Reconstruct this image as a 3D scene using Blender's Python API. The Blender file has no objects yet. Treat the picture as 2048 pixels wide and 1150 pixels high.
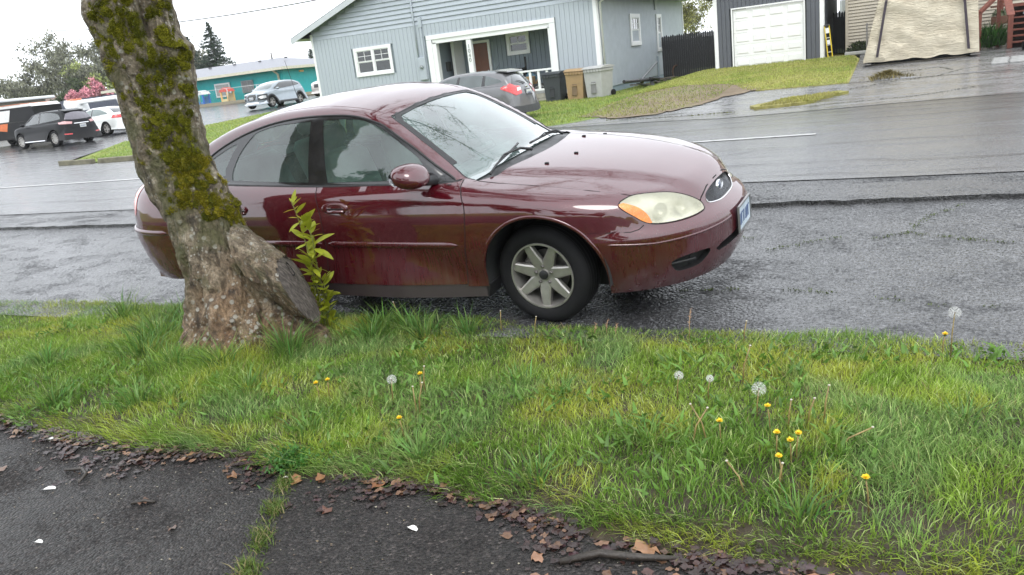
import bpy, bmesh, math, random
import numpy as np
from mathutils import Vector, Matrix, noise as mnoise
from mathutils.geometry import delaunay_2d_cdt

random.seed(7); RNG = np.random.default_rng(11)
sc = bpy.context.scene
COL = sc.collection
rad = math.radians

# ------------------------------------------------------------------ camera
CAMR = np.array([[0.90069324, 0.01276109, -0.43426816],
                 [0.41899212, -0.28982153, 0.86049351],
                 [-0.11487943, -0.95699563, -0.26638709]])   # columns: right, down, forward
cam = bpy.data.cameras.new('camera'); cam.sensor_width = 36.0; cam.lens = 28.125
cam.clip_start = 0.05; cam.clip_end = 2000.0
cam_o = bpy.data.objects.new('camera', cam); COL.objects.link(cam_o)
M = Matrix.Identity(4)
for i in range(3):
    M[i][0] = CAMR[i, 0]; M[i][1] = -CAMR[i, 1]; M[i][2] = -CAMR[i, 2]
M[2][3] = 1.67
cam_o.matrix_world = M
sc.camera = cam_o

# ------------------------------------------------------------------ overcast sky and a weak, wide sun
SUN_EL, SUN_AZ = rad(52), rad(150)
world = bpy.data.worlds.new('World'); sc.world = world; world.use_nodes = True
wn = world.node_tree.nodes; wl = world.node_tree.links; wn.clear()
w_out = wn.new('ShaderNodeOutputWorld'); w_bg = wn.new('ShaderNodeBackground')
w_sky = wn.new('ShaderNodeTexSky'); w_sky.sky_type = 'NISHITA'; w_sky.sun_disc = False
w_sky.sun_elevation = SUN_EL; w_sky.sun_rotation = SUN_AZ
w_sky.air_density = 1.0; w_sky.dust_density = 4.0; w_sky.ozone_density = 1.0
w_hs = wn.new('ShaderNodeHueSaturation'); w_hs.inputs['Saturation'].default_value = 0.12
w_mix = wn.new('ShaderNodeMix'); w_mix.data_type = 'RGBA'
w_mix.inputs[0].default_value = 0.86                       # cloud cover over the clear sky
w_mix.inputs[7].default_value = (10.1, 10.6, 11.3, 1)      # even white cloud
wl.new(w_sky.outputs[0], w_hs.inputs['Color']); wl.new(w_hs.outputs[0], w_mix.inputs[6])
wl.new(w_mix.outputs[2], w_bg.inputs['Color']); w_bg.inputs['Strength'].default_value = 0.1
wl.new(w_bg.outputs[0], w_out.inputs[0])
sun = bpy.data.lights.new('sun', 'SUN'); sun.energy = 0.7; sun.angle = rad(28); sun.color = (1, 0.97, 0.93)
sun_o = bpy.data.objects.new('sun', sun); COL.objects.link(sun_o)
sd = Vector((math.sin(SUN_AZ) * math.cos(SUN_EL), -math.cos(SUN_AZ) * math.cos(SUN_EL) * -1, math.sin(SUN_EL)))
sun_o.rotation_euler = sd.to_track_quat('Z', 'Y').to_euler()
sun_o.location = (0, 0, 30)
sc.view_settings.view_transform = 'Standard'; sc.view_settings.look = 'None'
sc.view_settings.gamma = 1.0; sc.view_settings.exposure = 1.08; sc.view_settings.use_curve_mapping = False
sc.cycles.max_bounces = 8; sc.cycles.transparent_max_bounces = 12; sc.cycles.caustics_reflective = False
sc.cycles.caustics_refractive = False; sc.cycles.volume_bounces = 2; sc.cycles.use_denoising = True; sc.cycles.sample_clamp_indirect = 6

# ------------------------------------------------------------------ small helpers
def link(o, parent=None):
    COL.objects.link(o)
    if parent is not None: o.parent = parent
    return o
def tag(o, label=None, cat=None, group=None, kind=None):
    if label: o['label'] = label
    if cat: o['category'] = cat
    if group: o['group'] = group
    if kind: o['kind'] = kind
    return o
def thing(name, label, cat, loc=(0, 0, 0), rz=0.0, group=None):
    o = bpy.data.objects.new(name, None); link(o); o.location = loc; o.rotation_euler = (0, 0, rz)
    o.empty_display_size = 0.2
    return tag(o, label, cat, group)
def mkmesh(name, v, f, mat=None, smooth=False, normals=None):
    me = bpy.data.meshes.new(name)
    v = np.asarray(v, dtype=np.float32).reshape(-1, 3)
    if isinstance(f, np.ndarray):
        k = f.shape[1]; n = f.shape[0]
        me.vertices.add(len(v)); me.vertices.foreach_set('co', v.ravel())
        me.loops.add(n * k); me.loops.foreach_set('vertex_index', f.astype(np.int32).ravel())
        me.polygons.add(n); me.polygons.foreach_set('loop_start', np.arange(0, n * k, k, dtype=np.int32))
        me.update(calc_edges=True)
    else:
        me.from_pydata(v.tolist(), [], f)
    if smooth: me.polygons.foreach_set('use_smooth', np.ones(len(me.polygons), dtype=bool))
    if mat is not None: me.materials.append(mat)
    me.validate(clean_customdata=False); me.update()
    if normals is not None and len(me.vertices) == len(normals):
        me.normals_split_custom_set_from_vertices([tuple(n) for n in normals])
    return me
def obj(name, me, parent=None, loc=None, rot=None):
    o = bpy.data.objects.new(name, me); link(o, parent)
    if loc is not None: o.location = loc
    if rot is not None: o.rotation_euler = rot
    return o
def copy_tree(o, parent=None):
    c = o.copy(); link(c)
    if parent is not None: c.parent = parent
    for ch in list(o.children): copy_tree(ch, c)
    return c

class MB:
    """collects shapes; build() makes ONE mesh object"""
    def __init__(s): s.v = []; s.f = []; s.ch = []
    def add(s, v, f):
        s.ch.append((list(v), list(f)))
        n = len(s.v); s.v += [tuple(p) for p in v]; s.f += [tuple(i + n for i in q) for q in f]; return s
    def box(s, c, d, rz=0.0, rx=0.0, ry=0.0, bev=0.0):
        hx, hy, hz = d[0] / 2, d[1] / 2, d[2] / 2
        R = Matrix.Rotation(rz, 3, 'Z') @ Matrix.Rotation(ry, 3, 'Y') @ Matrix.Rotation(rx, 3, 'X')
        if bev <= 0:
            p = [(-hx, -hy, -hz), (hx, -hy, -hz), (hx, hy, -hz), (-hx, hy, -hz), (-hx, -hy, hz), (hx, -hy, hz), (hx, hy, hz), (-hx, hy, hz)]
            f = [(0, 3, 2, 1), (4, 5, 6, 7), (0, 1, 5, 4), (1, 2, 6, 5), (2, 3, 7, 6), (3, 0, 4, 7)]
        else:
            b = min(bev, hx * .9, hy * .9, hz * .9); p = []; f = []
            for sx in (-1, 1):
                for sy in (-1, 1):
                    for sz in (-1, 1):
                        p += [(sx * hx, sy * (hy - b), sz * (hz - b)), (sx * (hx - b), sy * hy, sz * (hz - b)), (sx * (hx - b), sy * (hy - b), sz * hz)]
            bm = bmesh.new(); vs = [bm.verts.new(q) for q in p]
            r = bmesh.ops.convex_hull(bm, input=vs); bm.verts.index_update()
            p = [v.co.copy() for v in bm.verts]; f = [[v.index for v in q.verts] for q in bm.faces]; bm.free()
        c = Vector(c)
        return s.add([c + R @ Vector(q) for q in p], f)
    def tube(s, pts, r, n=8, cap=True):
        pts = [Vector(p) for p in pts]; m = len(pts)
        rs = r if hasattr(r, '__len__') else [r] * m
        V = []; F = []; prev = None
        for i, p in enumerate(pts):
            t = (pts[min(i + 1, m - 1)] - pts[max(i - 1, 0)]).normalized()
            if prev is None:
                a = t.orthogonal().normalized()
            else:
                a = (prev - t * prev.dot(t))
                a = a.normalized() if a.length > 1e-6 else t.orthogonal().normalized()
            prev = a; b = t.cross(a)
            for k in range(n):
                an = 2 * math.pi * k / n
                V.append(p + (a * math.cos(an) + b * math.sin(an)) * rs[i])
        for i in range(m - 1):
            for k in range(n):
                k2 = (k + 1) % n
                F.append((i * n + k, i * n + k2, (i + 1) * n + k2, (i + 1) * n + k))
        if cap:
            F.append(tuple(range(n - 1, -1, -1))); F.append(tuple((m - 1) * n + k for k in range(n)))
        return s.add(V, F)
    def lathe(s, prof, n=24, axis='Z', c=(0, 0, 0), closed=False):
        V = []; F = []; m = len(prof)
        for (r, h) in prof:
            for k in range(n):
                a = 2 * math.pi * k / n; x, y = r * math.cos(a), r * math.sin(a)
                if axis == 'Z': q = (x, y, h)
                elif axis == 'Y': q = (x, h, y)
                else: q = (h, x, y)
                V.append((q[0] + c[0], q[1] + c[1], q[2] + c[2]))
        for i in range(m - 1 if not closed else m):
            j = (i + 1) % m
            for k in range(n):
                k2 = (k + 1) % n
                F.append((i * n + k, i * n + k2, j * n + k2, j * n + k))
        return s.add(V, F)
    def prism(s, poly, a, b, plane='XZ'):
        """extrude a 2D polygon between a and b along the third axis"""
        n = len(poly)
        def P(u, v, w): return {'XZ': (u, w, v), 'XY': (u, v, w), 'YZ': (w, u, v)}[plane]
        V = [P(u, v, a) for u, v in poly] + [P(u, v, b) for u, v in poly]
        F = [tuple(range(n - 1, -1, -1)), tuple(range(n, 2 * n))] + [(i, (i + 1) % n, n + (i + 1) % n, n + i) for i in range(n)]
        return s.add(V, F)
    def quad(s, a, b, c, d): return s.add([a, b, c, d], [(0, 1, 2, 3)])
    def build(s, name, mat, parent=None, smooth=False, org=None, ang=None):
        v = np.array(s.v, dtype=float)
        if org is not None: v = v - np.array(org)
        bm = bmesh.new(); vs = [bm.verts.new(p) for p in v]
        for q in s.f:
            try: bm.faces.new([vs[i] for i in q])
            except ValueError: pass
        bmesh.ops.recalc_face_normals(bm, faces=bm.faces)
        me = bpy.data.meshes.new(name); bm.to_mesh(me); bm.free()
        me.materials.append(mat)
        if smooth:
            me.polygons.foreach_set('use_smooth', np.ones(len(me.polygons), dtype=bool))
            if ang: me.set_sharp_from_angle(angle=rad(ang))
        return obj(name, me, parent)

def build_each(mb, name, mat, parent=None, smooth=False, org=None, ang=None):
    """every separately added piece becomes an object of its own"""
    out = []
    for v, f in mb.ch:
        q = MB(); q.add(v, f); out.append(q.build(name, mat, parent, smooth, org, ang))
    return out
def spl(pts, n=600):
    """smooth (Catmull-Rom style, monotone limited) 1-D curve through pts -> vectorised function"""
    p = np.array(pts, float); x, y = p[:, 0], p[:, 1]
    h = np.diff(x); d = np.diff(y) / h; m = np.zeros(len(x)); m[0], m[-1] = d[0], d[-1]
    for i in range(1, len(x) - 1):
        m[i] = 0 if d[i - 1] * d[i] <= 0 else 3 * (h[i - 1] + h[i]) / ((2 * h[i] + h[i - 1]) / d[i - 1] + (h[i] + 2 * h[i - 1]) / d[i])
    X = np.linspace(x[0], x[-1], n); k = np.clip(np.searchsorted(x, X, side='right') - 1, 0, len(x) - 2)
    t = (X - x[k]) / h[k]
    Yv = (2 * t**3 - 3 * t**2 + 1) * y[k] + (t**3 - 2 * t**2 + t) * h[k] * m[k] + (-2 * t**3 + 3 * t**2) * y[k + 1] + (t**3 - t**2) * h[k] * m[k + 1]
    return lambda q: np.interp(q, X, Yv)
def smax(a, b, k):
    h = np.clip(0.5 + 0.5 * (a - b) / k, 0, 1); return b * (1 - h) + a * h + k * h * (1 - h)
def smin(a, b, k): return -smax(-a, -b, k)
def inpoly(P, poly):
    x, y = P[:, 0], P[:, 1]; c = np.zeros(len(P), bool); n = len(poly); j = n - 1
    for i in range(n):
        xi, yi = poly[i]; xj, yj = poly[j]
        t = ((yi > y) != (yj > y))
        with np.errstate(divide='ignore', invalid='ignore'):
            c ^= t & (x < (xj - xi) * (y - yi) / (yj - yi + 1e-30) + xi)
        j = i
    return c
def resample(poly, h, closed=True):
    poly = [np.array(p, float) for p in poly]; out = []
    n = len(poly)
    for i in range(n if closed else n - 1):
        a, b = poly[i], poly[(i + 1) % n]; L = np.linalg.norm(b - a); k = max(1, int(math.ceil(L / h)))
        for j in range(k): out.append(a + (b - a) * j / k)
    if not closed: out.append(poly[-1])
    return out
def smooth_curve(pts, n=8, closed=False):
    """Catmull-Rom through the points (any dimension)"""
    p = [np.array(q, float) for q in pts]; m = len(p); out = []
    for i in range(m if closed else m - 1):
        if closed: a, b, c, d = p[(i - 1) % m], p[i], p[(i + 1) % m], p[(i + 2) % m]
        else: a, b, c, d = p[max(i - 1, 0)], p[i], p[i + 1], p[min(i + 2, m - 1)]
        for j in range(n):
            t = j / n
            out.append(0.5 * ((2 * b) + (c - a) * t + (2 * a - 5 * b + 4 * c - d) * t * t + (-a + 3 * b - 3 * c + d) * t**3))
    if not closed: out.append(p[-1])
    return out
def tri_region(poly, holes, h, jitter=0.0):
    """triangulate a 2-D polygon with holes; returns pts (n,2), tris"""
    P = []; E = []
    for loop in [poly] + list(holes):
        r = resample(loop, h); b = len(P); P += [tuple(q) for q in r]
        E += [(b + i, b + (i + 1) % len(r)) for i in range(len(r))]
    bnd = np.array(P)
    lo, hi = bnd.min(0), bnd.max(0)
    gx = np.arange(lo[0] + h * .37, hi[0], h); gy = np.arange(lo[1] + h * .41, hi[1], h * .9)
    G = np.array([(x + (h / 2 if j % 2 else 0), y) for j, y in enumerate(gy) for x in gx])
    if len(G):
        ok = inpoly(G, poly)
        for hl in holes: ok &= ~inpoly(G, hl)
        G = G[ok]
        if len(G):
            keep = np.ones(len(G), bool)
            for s in range(0, len(G), 2000):
                d = ((G[s:s + 2000, None, :] - bnd[None]) ** 2).sum(2).min(1); keep[s:s + 2000] = d > (h * .45) ** 2
            G = G[keep]
            if jitter: G = G + RNG.uniform(-jitter, jitter, G.shape)
    allp = [Vector(q) for q in P] + [Vector((q[0], q[1])) for q in G]
    v, e, f, *_ = delaunay_2d_cdt(allp, E, [], 0, 1e-6)
    v = np.array([(q.x, q.y) for q in v]); f = np.array([q for q in f if len(q) == 3], dtype=np.int32)
    cen = v[f].mean(1); ok = inpoly(cen, poly)
    for hl in holes: ok &= ~inpoly(cen, hl)
    f = f[ok]
    used = np.unique(f); rem = -np.ones(len(v), int); rem[used] = np.arange(len(used))
    return v[used], rem[f]
# ------------------------------------------------------------------ materials
def newmat(name):
    m = bpy.data.materials.new(name); m.use_nodes = True
    nt = m.node_tree; return m, nt, nt.nodes, nt.links, nt.nodes['Principled BSDF']
def texco(N, L, kind='Object', scale=(1, 1, 1)):
    t = N.new('ShaderNodeTexCoord'); mp = N.new('ShaderNodeMapping'); mp.inputs['Scale'].default_value = scale
    L.new(t.outputs[kind], mp.inputs[0]); return mp.outputs[0]
def wpos(N, L, scale=(1, 1, 1)):
    t = N.new('ShaderNodeNewGeometry'); mp = N.new('ShaderNodeMapping'); mp.inputs['Scale'].default_value = scale
    L.new(t.outputs['Position'], mp.inputs[0]); return mp.outputs[0]
def tnoise(N, L, vec, scale, detail=4, rough=.55, dist=0.0):
    n = N.new('ShaderNodeTexNoise'); n.inputs['Scale'].default_value = scale; n.inputs['Detail'].default_value = detail
    n.inputs['Roughness'].default_value = rough; n.inputs['Distortion'].default_value = dist; L.new(vec, n.inputs['Vector']); return n.outputs[0]
def ramp(N, L, fac, stops):
    r = N.new('ShaderNodeValToRGB'); e = r.color_ramp.elements
    while len(e) < len(stops): e.new(.5)
    for k, (p, c) in enumerate(stops):
        e[k].position = p; e[k].color = c if len(c) == 4 else (*c, 1)
    L.new(fac, r.inputs[0]); return r.outputs[0]
def g3(v): return (v, v, v)
def rgbmix(N, L, fac, a, b, mode='MIX'):
    m = N.new('ShaderNodeMix'); m.data_type = 'RGBA'; m.blend_type = mode
    for sock, val in ((0, fac), (6, a), (7, b)):
        if hasattr(val, 'links') or hasattr(val, 'is_linked'): L.new(val, m.inputs[sock])
        elif sock == 0: m.inputs[0].default_value = val
        else: m.inputs[sock].default_value = val if len(val) == 4 else (*val, 1)
    return m.outputs[2]
def vmath(N, L, op, a, b=None):
    m = N.new('ShaderNodeMath'); m.operation = op
    for k, v in enumerate((a, b)):
        if v is None: continue
        if hasattr(v, 'is_linked'): L.new(v, m.inputs[k])
        else: m.inputs[k].default_value = v
    return m.outputs[0]
def bump(N, L, b, h, strength, dist=.02):
    n = N.new('ShaderNodeBump'); n.inputs['Strength'].default_value = strength; n.inputs['Distance'].default_value = dist
    L.new(h, n.inputs['Height']); L.new(n.outputs[0], b.inputs['Normal']); return n
MATS = {}
def simple(name, col, rough=.6, metal=0.0, var=.12, vscale=6.0, bmp=0.0, bscale=40.0, coat=0.0, spec=.5, co='Object'):
    """plain procedural paint / plastic: slight colour variation and optional fine relief"""
    if name in MATS: return MATS[name]
    m, nt, N, L, b = newmat(name)
    v = texco(N, L, co)
    n = tnoise(N, L, v, vscale, 5)
    lo = tuple(max(0, c * (1 - var)) for c in col); hi = tuple(min(1, c * (1 + var)) for c in col)
    L.new(ramp(N, L, n, [(.3, lo), (.7, hi)]), b.inputs['Base Color'])
    L.new(ramp(N, L, tnoise(N, L, v, vscale * 2.3, 3), [(.3, g3(max(0, rough - .08))), (.7, g3(min(1, rough + .08)))]), b.inputs['Roughness'])
    b.inputs['Metallic'].default_value = metal; b.inputs['Specular IOR Level'].default_value = spec
    b.inputs['Coat Weight'].default_value = coat; b.inputs['Coat Roughness'].default_value = .05
    if bmp: bump(N, L, b, tnoise(N, L, v, bscale, 4), bmp, .01)
    MATS[name] = m; return m
def paint(name, col, flake=.25, coat_r=.03, dirt=.35, streak=True, dirtcol=(.10, .085, .075), ior=1.5, cw=1.0):
    """wet car paint: coloured metallic base, clear coat, rain streaks and road film low down"""
    if name in MATS: return MATS[name]
    m, nt, N, L, b = newmat(name)
    t = texco(N, L, 'Object')
    n = tnoise(N, L, t, 3, 4)
    base = ramp(N, L, n, [(.3, tuple(c * .93 for c in col)), (.7, tuple(min(1, c * 1.07) for c in col))])
    sep = N.new('ShaderNodeSeparateXYZ'); L.new(t, sep.inputs[0])
    low = N.new('ShaderNodeMapRange'); low.inputs[1].default_value = .75; low.inputs[2].default_value = .2
    L.new(sep.outputs[2], low.inputs[0])
    st = tnoise(N, L, texco(N, L, 'Object', (38, 38, 1.1)), 1.0, 3, .6, .3)
    stm = ramp(N, L, st, [(.35, g3(.15)), (.75, g3(1))])
    film = vmath(N, L, 'MULTIPLY', low.outputs[0], dirt)
    film2 = vmath(N, L, 'MULTIPLY', film, stm) if streak else film
    L.new(rgbmix(N, L, film2, base, dirtcol), b.inputs['Base Color'])
    b.inputs['Metallic'].default_value = flake; b.inputs['Roughness'].default_value = .42
    b.inputs['Specular IOR Level'].default_value = .08; b.inputs['Coat Weight'].default_value = cw; b.inputs['Coat IOR'].default_value = ior
    drops = N.new('ShaderNodeTexVoronoi'); drops.inputs['Scale'].default_value = 95; L.new(texco(N, L, 'Object', (1, 1, .8)), drops.inputs['Vector'])
    dm = ramp(N, L, drops.outputs[0], [(.0, g3(1)), (.22, g3(0))])
    dmask = ramp(N, L, tnoise(N, L, t, 14, 3), [(.5, g3(0)), (.62, g3(1))])
    dh = vmath(N, L, 'MULTIPLY', dm, dmask)
    L.new(ramp(N, L, stm, [(0, g3(coat_r)), (1, g3(coat_r + (.10 if streak else .02)))]), b.inputs['Coat Roughness'])
    bp = N.new('ShaderNodeBump'); bp.inputs['Strength'].default_value = .25; bp.inputs['Distance'].default_value = .002
    L.new(dh, bp.inputs['Height']); L.new(bp.outputs[0], b.inputs['Coat Normal'])
    MATS[name] = m; return m
def glassmat(name, tint=(.62, .76, .72), fog=.06, fogcol=(.55, .66, .63), ior=1.55, rough=.0):
    """window glass: Fresnel reflection over tinted see-through, with a little rain haze and droplets"""
    if name in MATS: return MATS[name]
    m, nt, N, L, b = newmat(name); out = N['Material Output']; N.remove(b)
    tr = N.new('ShaderNodeBsdfTransparent'); tr.inputs[0].default_value = (*tint, 1)
    gl = N.new('ShaderNodeBsdfGlossy'); gl.inputs['Roughness'].default_value = rough; gl.inputs[0].default_value = (1, 1, 1, 1)
    df = N.new('ShaderNodeBsdfDiffuse'); df.inputs[0].default_value = (*fogcol, 1)
    t = texco(N, L, 'Object')
    vor = N.new('ShaderNodeTexVoronoi'); vor.inputs['Scale'].default_value = 70; L.new(t, vor.inputs['Vector'])
    spots = ramp(N, L, vor.outputs[0], [(.10, g3(1)), (.2, g3(0))])
    patchy = ramp(N, L, tnoise(N, L, t, 3, 4), [(.35, g3(fog * .5)), (.7, g3(fog * 1.6))])
    fz = N.new('ShaderNodeMath'); fz.operation = 'MULTIPLY_ADD'; L.new(spots, fz.inputs[0]); fz.inputs[1].default_value = .10 if fog > 0.01 else 0; L.new(patchy, fz.inputs[2])
    m1 = N.new('ShaderNodeMixShader'); L.new(fz.outputs[0], m1.inputs[0]); L.new(tr.outputs[0], m1.inputs[1]); L.new(df.outputs[0], m1.inputs[2])
    fr = N.new('ShaderNodeFresnel'); fr.inputs[0].default_value = ior
    f2 = vmath(N, L, 'MINIMUM', vmath(N, L, 'MULTIPLY', fr.outputs[0], 1.7), .97)
    m2 = N.new('ShaderNodeMixShader'); L.new(f2, m2.inputs[0]); L.new(m1.outputs[0], m2.inputs[1]); L.new(gl.outputs[0], m2.inputs[2])
    L.new(m2.outputs[0], out.inputs[0]); MATS[name] = m; return m
def vcolmat(name, attr='Col', rough=.5, trans=.3, spec=.3, bright=1.0):
    """leaf / blade material: per-leaf colour attribute, partly translucent"""
    if name in MATS: return MATS[name]
    m, nt, N, L, b = newmat(name); out = N['Material Output']
    a = N.new('ShaderNodeAttribute'); a.attribute_name = attr
    col = a.outputs['Color']
    L.new(col, b.inputs['Base Color']); b.inputs['Roughness'].default_value = rough; b.inputs['Specular IOR Level'].default_value = spec
    if trans > 0:
        t = N.new('ShaderNodeBsdfTranslucent'); L.new(col, t.inputs[0])
        mx = N.new('ShaderNodeMixShader'); mx.inputs[0].default_value = trans
        L.new(b.outputs[0], mx.inputs[1]); L.new(t.outputs[0], mx.inputs[2]); L.new(mx.outputs[0], out.inputs[0])
    MATS[name] = m; return m
def setcol(me, cols, attr='Col'):
    """per-vertex colours"""
    a = me.color_attributes.new(attr, 'FLOAT_COLOR', 'POINT')
    c = np.ones((len(me.vertices), 4), np.float32); c[:, :3] = cols; a.data.foreach_set('color', c.ravel())
def emis(name, col, s):
    m, nt, N, L, b = newmat(name); b.inputs['Base Color'].default_value = (*col, 1)
    b.inputs['Emission Color'].default_value = (*col, 1); b.inputs['Emission Strength'].default_value = s; return m
BLACK_PL = simple('black_plastic', (.018, .018, .019), .45, bmp=.1)
GLOSS_BLACK = simple('gloss_black_trim', (.012, .012, .013), .18, coat=.6)
RUBBER = simple('rubber', (.010, .010, .011), .8, var=.3, spec=.25, bmp=.15, bscale=120)
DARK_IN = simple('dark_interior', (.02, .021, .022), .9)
CHROME = simple('chrome', (.75, .75, .76), .15, 1.0, var=.03)
ALLOY = simple('alloy_wheel', (.40, .385, .36), .36, .7, var=.12, vscale=20)
STEEL = simple('dull_steel', (.20, .19, .18), .5, .8, var=.3, vscale=30)
# ------------------------------------------------------------------ ground
_P = spl([(-400, .03), (-5, .03), (2.2, .03), (2.5, .045), (3.3, .085), (4.2, .066), (4.35, .072), (6.8, .303), (7.2, .318), (9, .36), (11, .365), (14, .29), (17, .16), (19, .10), (22, .10), (30, .08), (500, .08)], 20000)
def sstep(a, b, x): t = np.clip((x - a) / (b - a), 0, 1); return t * t * (3 - 2 * t)
def gz(X, Y):
    X = np.asarray(X, float); Y = np.asarray(Y, float)
    z = _P(Y)
    z = z + .46 * sstep(-9.5, -6.5, X) * np.clip((Y - 21) / 11, 0, 1)
    z = z + sstep(-24, -28, X) * (.035 * np.clip(Y - 20, 0, 30) + .004 * np.clip(-22 - X, 0, 60))
    return z
def g1(x, y): return float(gz(x, y))
def asphalt(name, base, rough, grain, bstr, stretch=(1, 1, 1), film=.5, tint=(1, 1, 1.04), dry=.5):
    """asphalt: stones of varying tone, wet film between dull pits, fine relief"""
    m, nt, N, L, b = newmat(name); w = wpos(N, L); ws = wpos(N, L, stretch)
    vor = N.new('ShaderNodeTexVoronoi'); vor.inputs['Scale'].default_value = grain; L.new(w, vor.inputs['Vector'])
    sp = ramp(N, L, vor.outputs['Color'], [(.1, tuple(base * .3 * t for t in tint)), (.55, tuple(base * t for t in tint)), (.8, tuple(base * 1.6 * t for t in tint)), (.97, tuple(min(.5, base * 4.5) * t for t in tint))])
    big = tnoise(N, L, ws, .9, 6, .6, .3)
    col = rgbmix(N, L, .45, sp, ramp(N, L, big, [(.3, g3(base * .5)), (.7, g3(base * 1.5))]))
    L.new(col, b.inputs['Base Color'])
    wet = tnoise(N, L, ws, 2.2, 5, .65, .4); fine = tnoise(N, L, wpos(N, L, (1, .75, 1)), grain * .95, 5, .75, .5)
    pit = vmath(N, L, 'ADD', fine, vmath(N, L, 'MULTIPLY', vmath(N, L, 'SUBTRACT', wet, .5), .80))
    shiny = ramp(N, L, pit, [(.47, g3(1)), (.66, g3(0))])                      # 1 = water film, 0 = dull pit
    rr = N.new('ShaderNodeMapRange'); rr.inputs[3].default_value = min(.95, rough * (1 + dry * 2)); rr.inputs[4].default_value = rough * .55; L.new(shiny, rr.inputs[0]); L.new(rr.outputs[0], b.inputs['Roughness'])
    sl_ = N.new('ShaderNodeMapRange'); sl_.inputs[3].default_value = max(.02, .5 - dry * .48); sl_.inputs[4].default_value = .5 + film * .5; L.new(shiny, sl_.inputs[0]); L.new(sl_.outputs[0], b.inputs['Specular IOR Level'])
    h = vmath(N, L, 'ADD', vmath(N, L, 'MULTIPLY', vor.outputs[0], -.8), vmath(N, L, 'MULTIPLY', tnoise(N, L, w, grain * .35, 5, .6), .9))
    bump(N, L, b, h, bstr, .012)
    MATS[name] = m; return m
SHOULDER = asphalt('wet_coarse_asphalt', .040, .26, 52, .65, (1, 1.6, 1), 1.0, (1, 1, 1.06), .62)
ROADM = asphalt('wet_road_asphalt', .042, .24, 60, .30, (.16, 1.5, 1), 1.0, (1, 1, 1.06), .30)
BANDM = asphalt('wet_dark_asphalt_band', .032, .34, 55, .5, (.5, 1.4, 1), .6, (1, 1, 1.04), .7)
PATHM = asphalt('damp_path_asphalt', .030, .62, 95, .8, (1, 1, 1), -.6, (1.16, .98, .90), .95)
SLABM = asphalt('wet_driveway_concrete', .16, .28, 30, .18, (.5, 1, 1), .5, (1, .98, .97), .6)
m, nt, N, L, b = newmat('wet_soil'); w = wpos(N, L)
L.new(ramp(N, L, tnoise(N, L, w, 9, 6), [(.3, (.018, .012, .007)), (.7, (.055, .04, .022))]), b.inputs['Base Color']); b.inputs['Roughness'].default_value = .7
bump(N, L, b, tnoise(N, L, w, 30, 5), .6, .02); SOIL = m
def lawnmat(name, a, b_, c):
    m, nt, N, L, b = newmat(name); w = wpos(N, L)
    n1 = tnoise(N, L, w, .55, 5, .6); n2 = tnoise(N, L, w, 9, 4, .7)
    L.new(rgbmix(N, L, ramp(N, L, n2, [(.35, g3(.0)), (.65, g3(.5))]), ramp(N, L, n1, [(.30, a), (.5, b_), (.70, c)]), tuple(x * .5 for x in a)), b.inputs['Base Color'])
    b.inputs['Roughness'].default_value = .8; b.inputs['Specular IOR Level'].default_value = .2
    bump(N, L, b, n2, .7, .05); MATS[name] = m; return m
TURF = lawnmat('turf', (.14, .21, .045), (.19, .25, .06), (.25, .26, .08))
DRYTURF = lawnmat('mown_yellow_turf', (.22, .23, .06), (.29, .27, .085), (.35, .31, .13))
m, nt, N, L, b = newmat('worn_white_line'); w = wpos(N, L)
wear = ramp(N, L, tnoise(N, L, wpos(N, L, (3, 14, 1)), 2, 6, .7), [(.36, g3(0)), (.5, g3(1))])
L.new(rgbmix(N, L, wear, (.09, .09, .095), (.50, .50, .49)), b.inputs['Base Color']); b.inputs['Roughness'].default_value = .4; LINE = m

def terrain():
    xs = np.unique(np.concatenate([np.linspace(-230, -70, 12), np.linspace(-70, -14, 40), np.linspace(-14, 8, 60), np.linspace(8, 60, 16), np.linspace(60, 190, 6)]))
    ys = np.unique(np.concatenate([np.linspace(-100, -6, 12), np.linspace(-6, 2, 10), np.linspace(2, 8, 40), np.linspace(8, 60, 80), np.linspace(60, 220, 14)]))
    XX, YY = np.meshgrid(xs, ys, indexing='ij'); Z = gz(XX, YY) - .09
    v = np.stack([XX, YY, Z], 2).reshape(-1, 3); ny = len(ys)
    i, j = np.meshgrid(np.arange(len(xs) - 1), np.arange(ny - 1), indexing='ij'); a = (i * ny + j).ravel()
    f = np.stack([a, a + ny, a + ny + 1, a + 1], 1)
    return tag(obj('ground', mkmesh('ground', v, f, TURF, True)), kind='structure')
terrain()
def sheet(name, poly, mat, off=.0, h=.5, skirt=0.0, holes=()):
    v, f = tri_region(poly, holes, h)
    z = gz(v[:, 0], v[:, 1]) + off
    V = np.concatenate([v, z[:, None]], 1); a = np.cross(V[f[:, 1]] - V[f[:, 0]], V[f[:, 2]] - V[f[:, 0]])[:, 2] < 0
    f = f.copy(); f[a] = f[a][:, ::-1]
    if skirt:
        r = np.array(resample(poly, h)); n0 = len(V); m_ = len(r); zt = gz(r[:, 0], r[:, 1]) + off
        V = np.concatenate([V, np.concatenate([r, zt[:, None]], 1), np.concatenate([r, zt[:, None] - skirt], 1)])
        q = [(n0 + i, n0 + (i + 1) % m_, n0 + m_ + (i + 1) % m_) for i in range(m_)] + [(n0 + i, n0 + m_ + (i + 1) % m_, n0 + m_ + i) for i in range(m_)]
        f = np.concatenate([f, np.array(q)])
    return tag(obj(name, mkmesh(name, V, f, mat, not skirt)), kind='structure')
def jag(pts, amp, step, seed=0):
    r = np.random.default_rng(seed); out = []
    for p in resample(pts, step, False): out.append((p[0] + r.normal(0, amp * .5), p[1] + r.normal(0, amp)))
    return out
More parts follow.
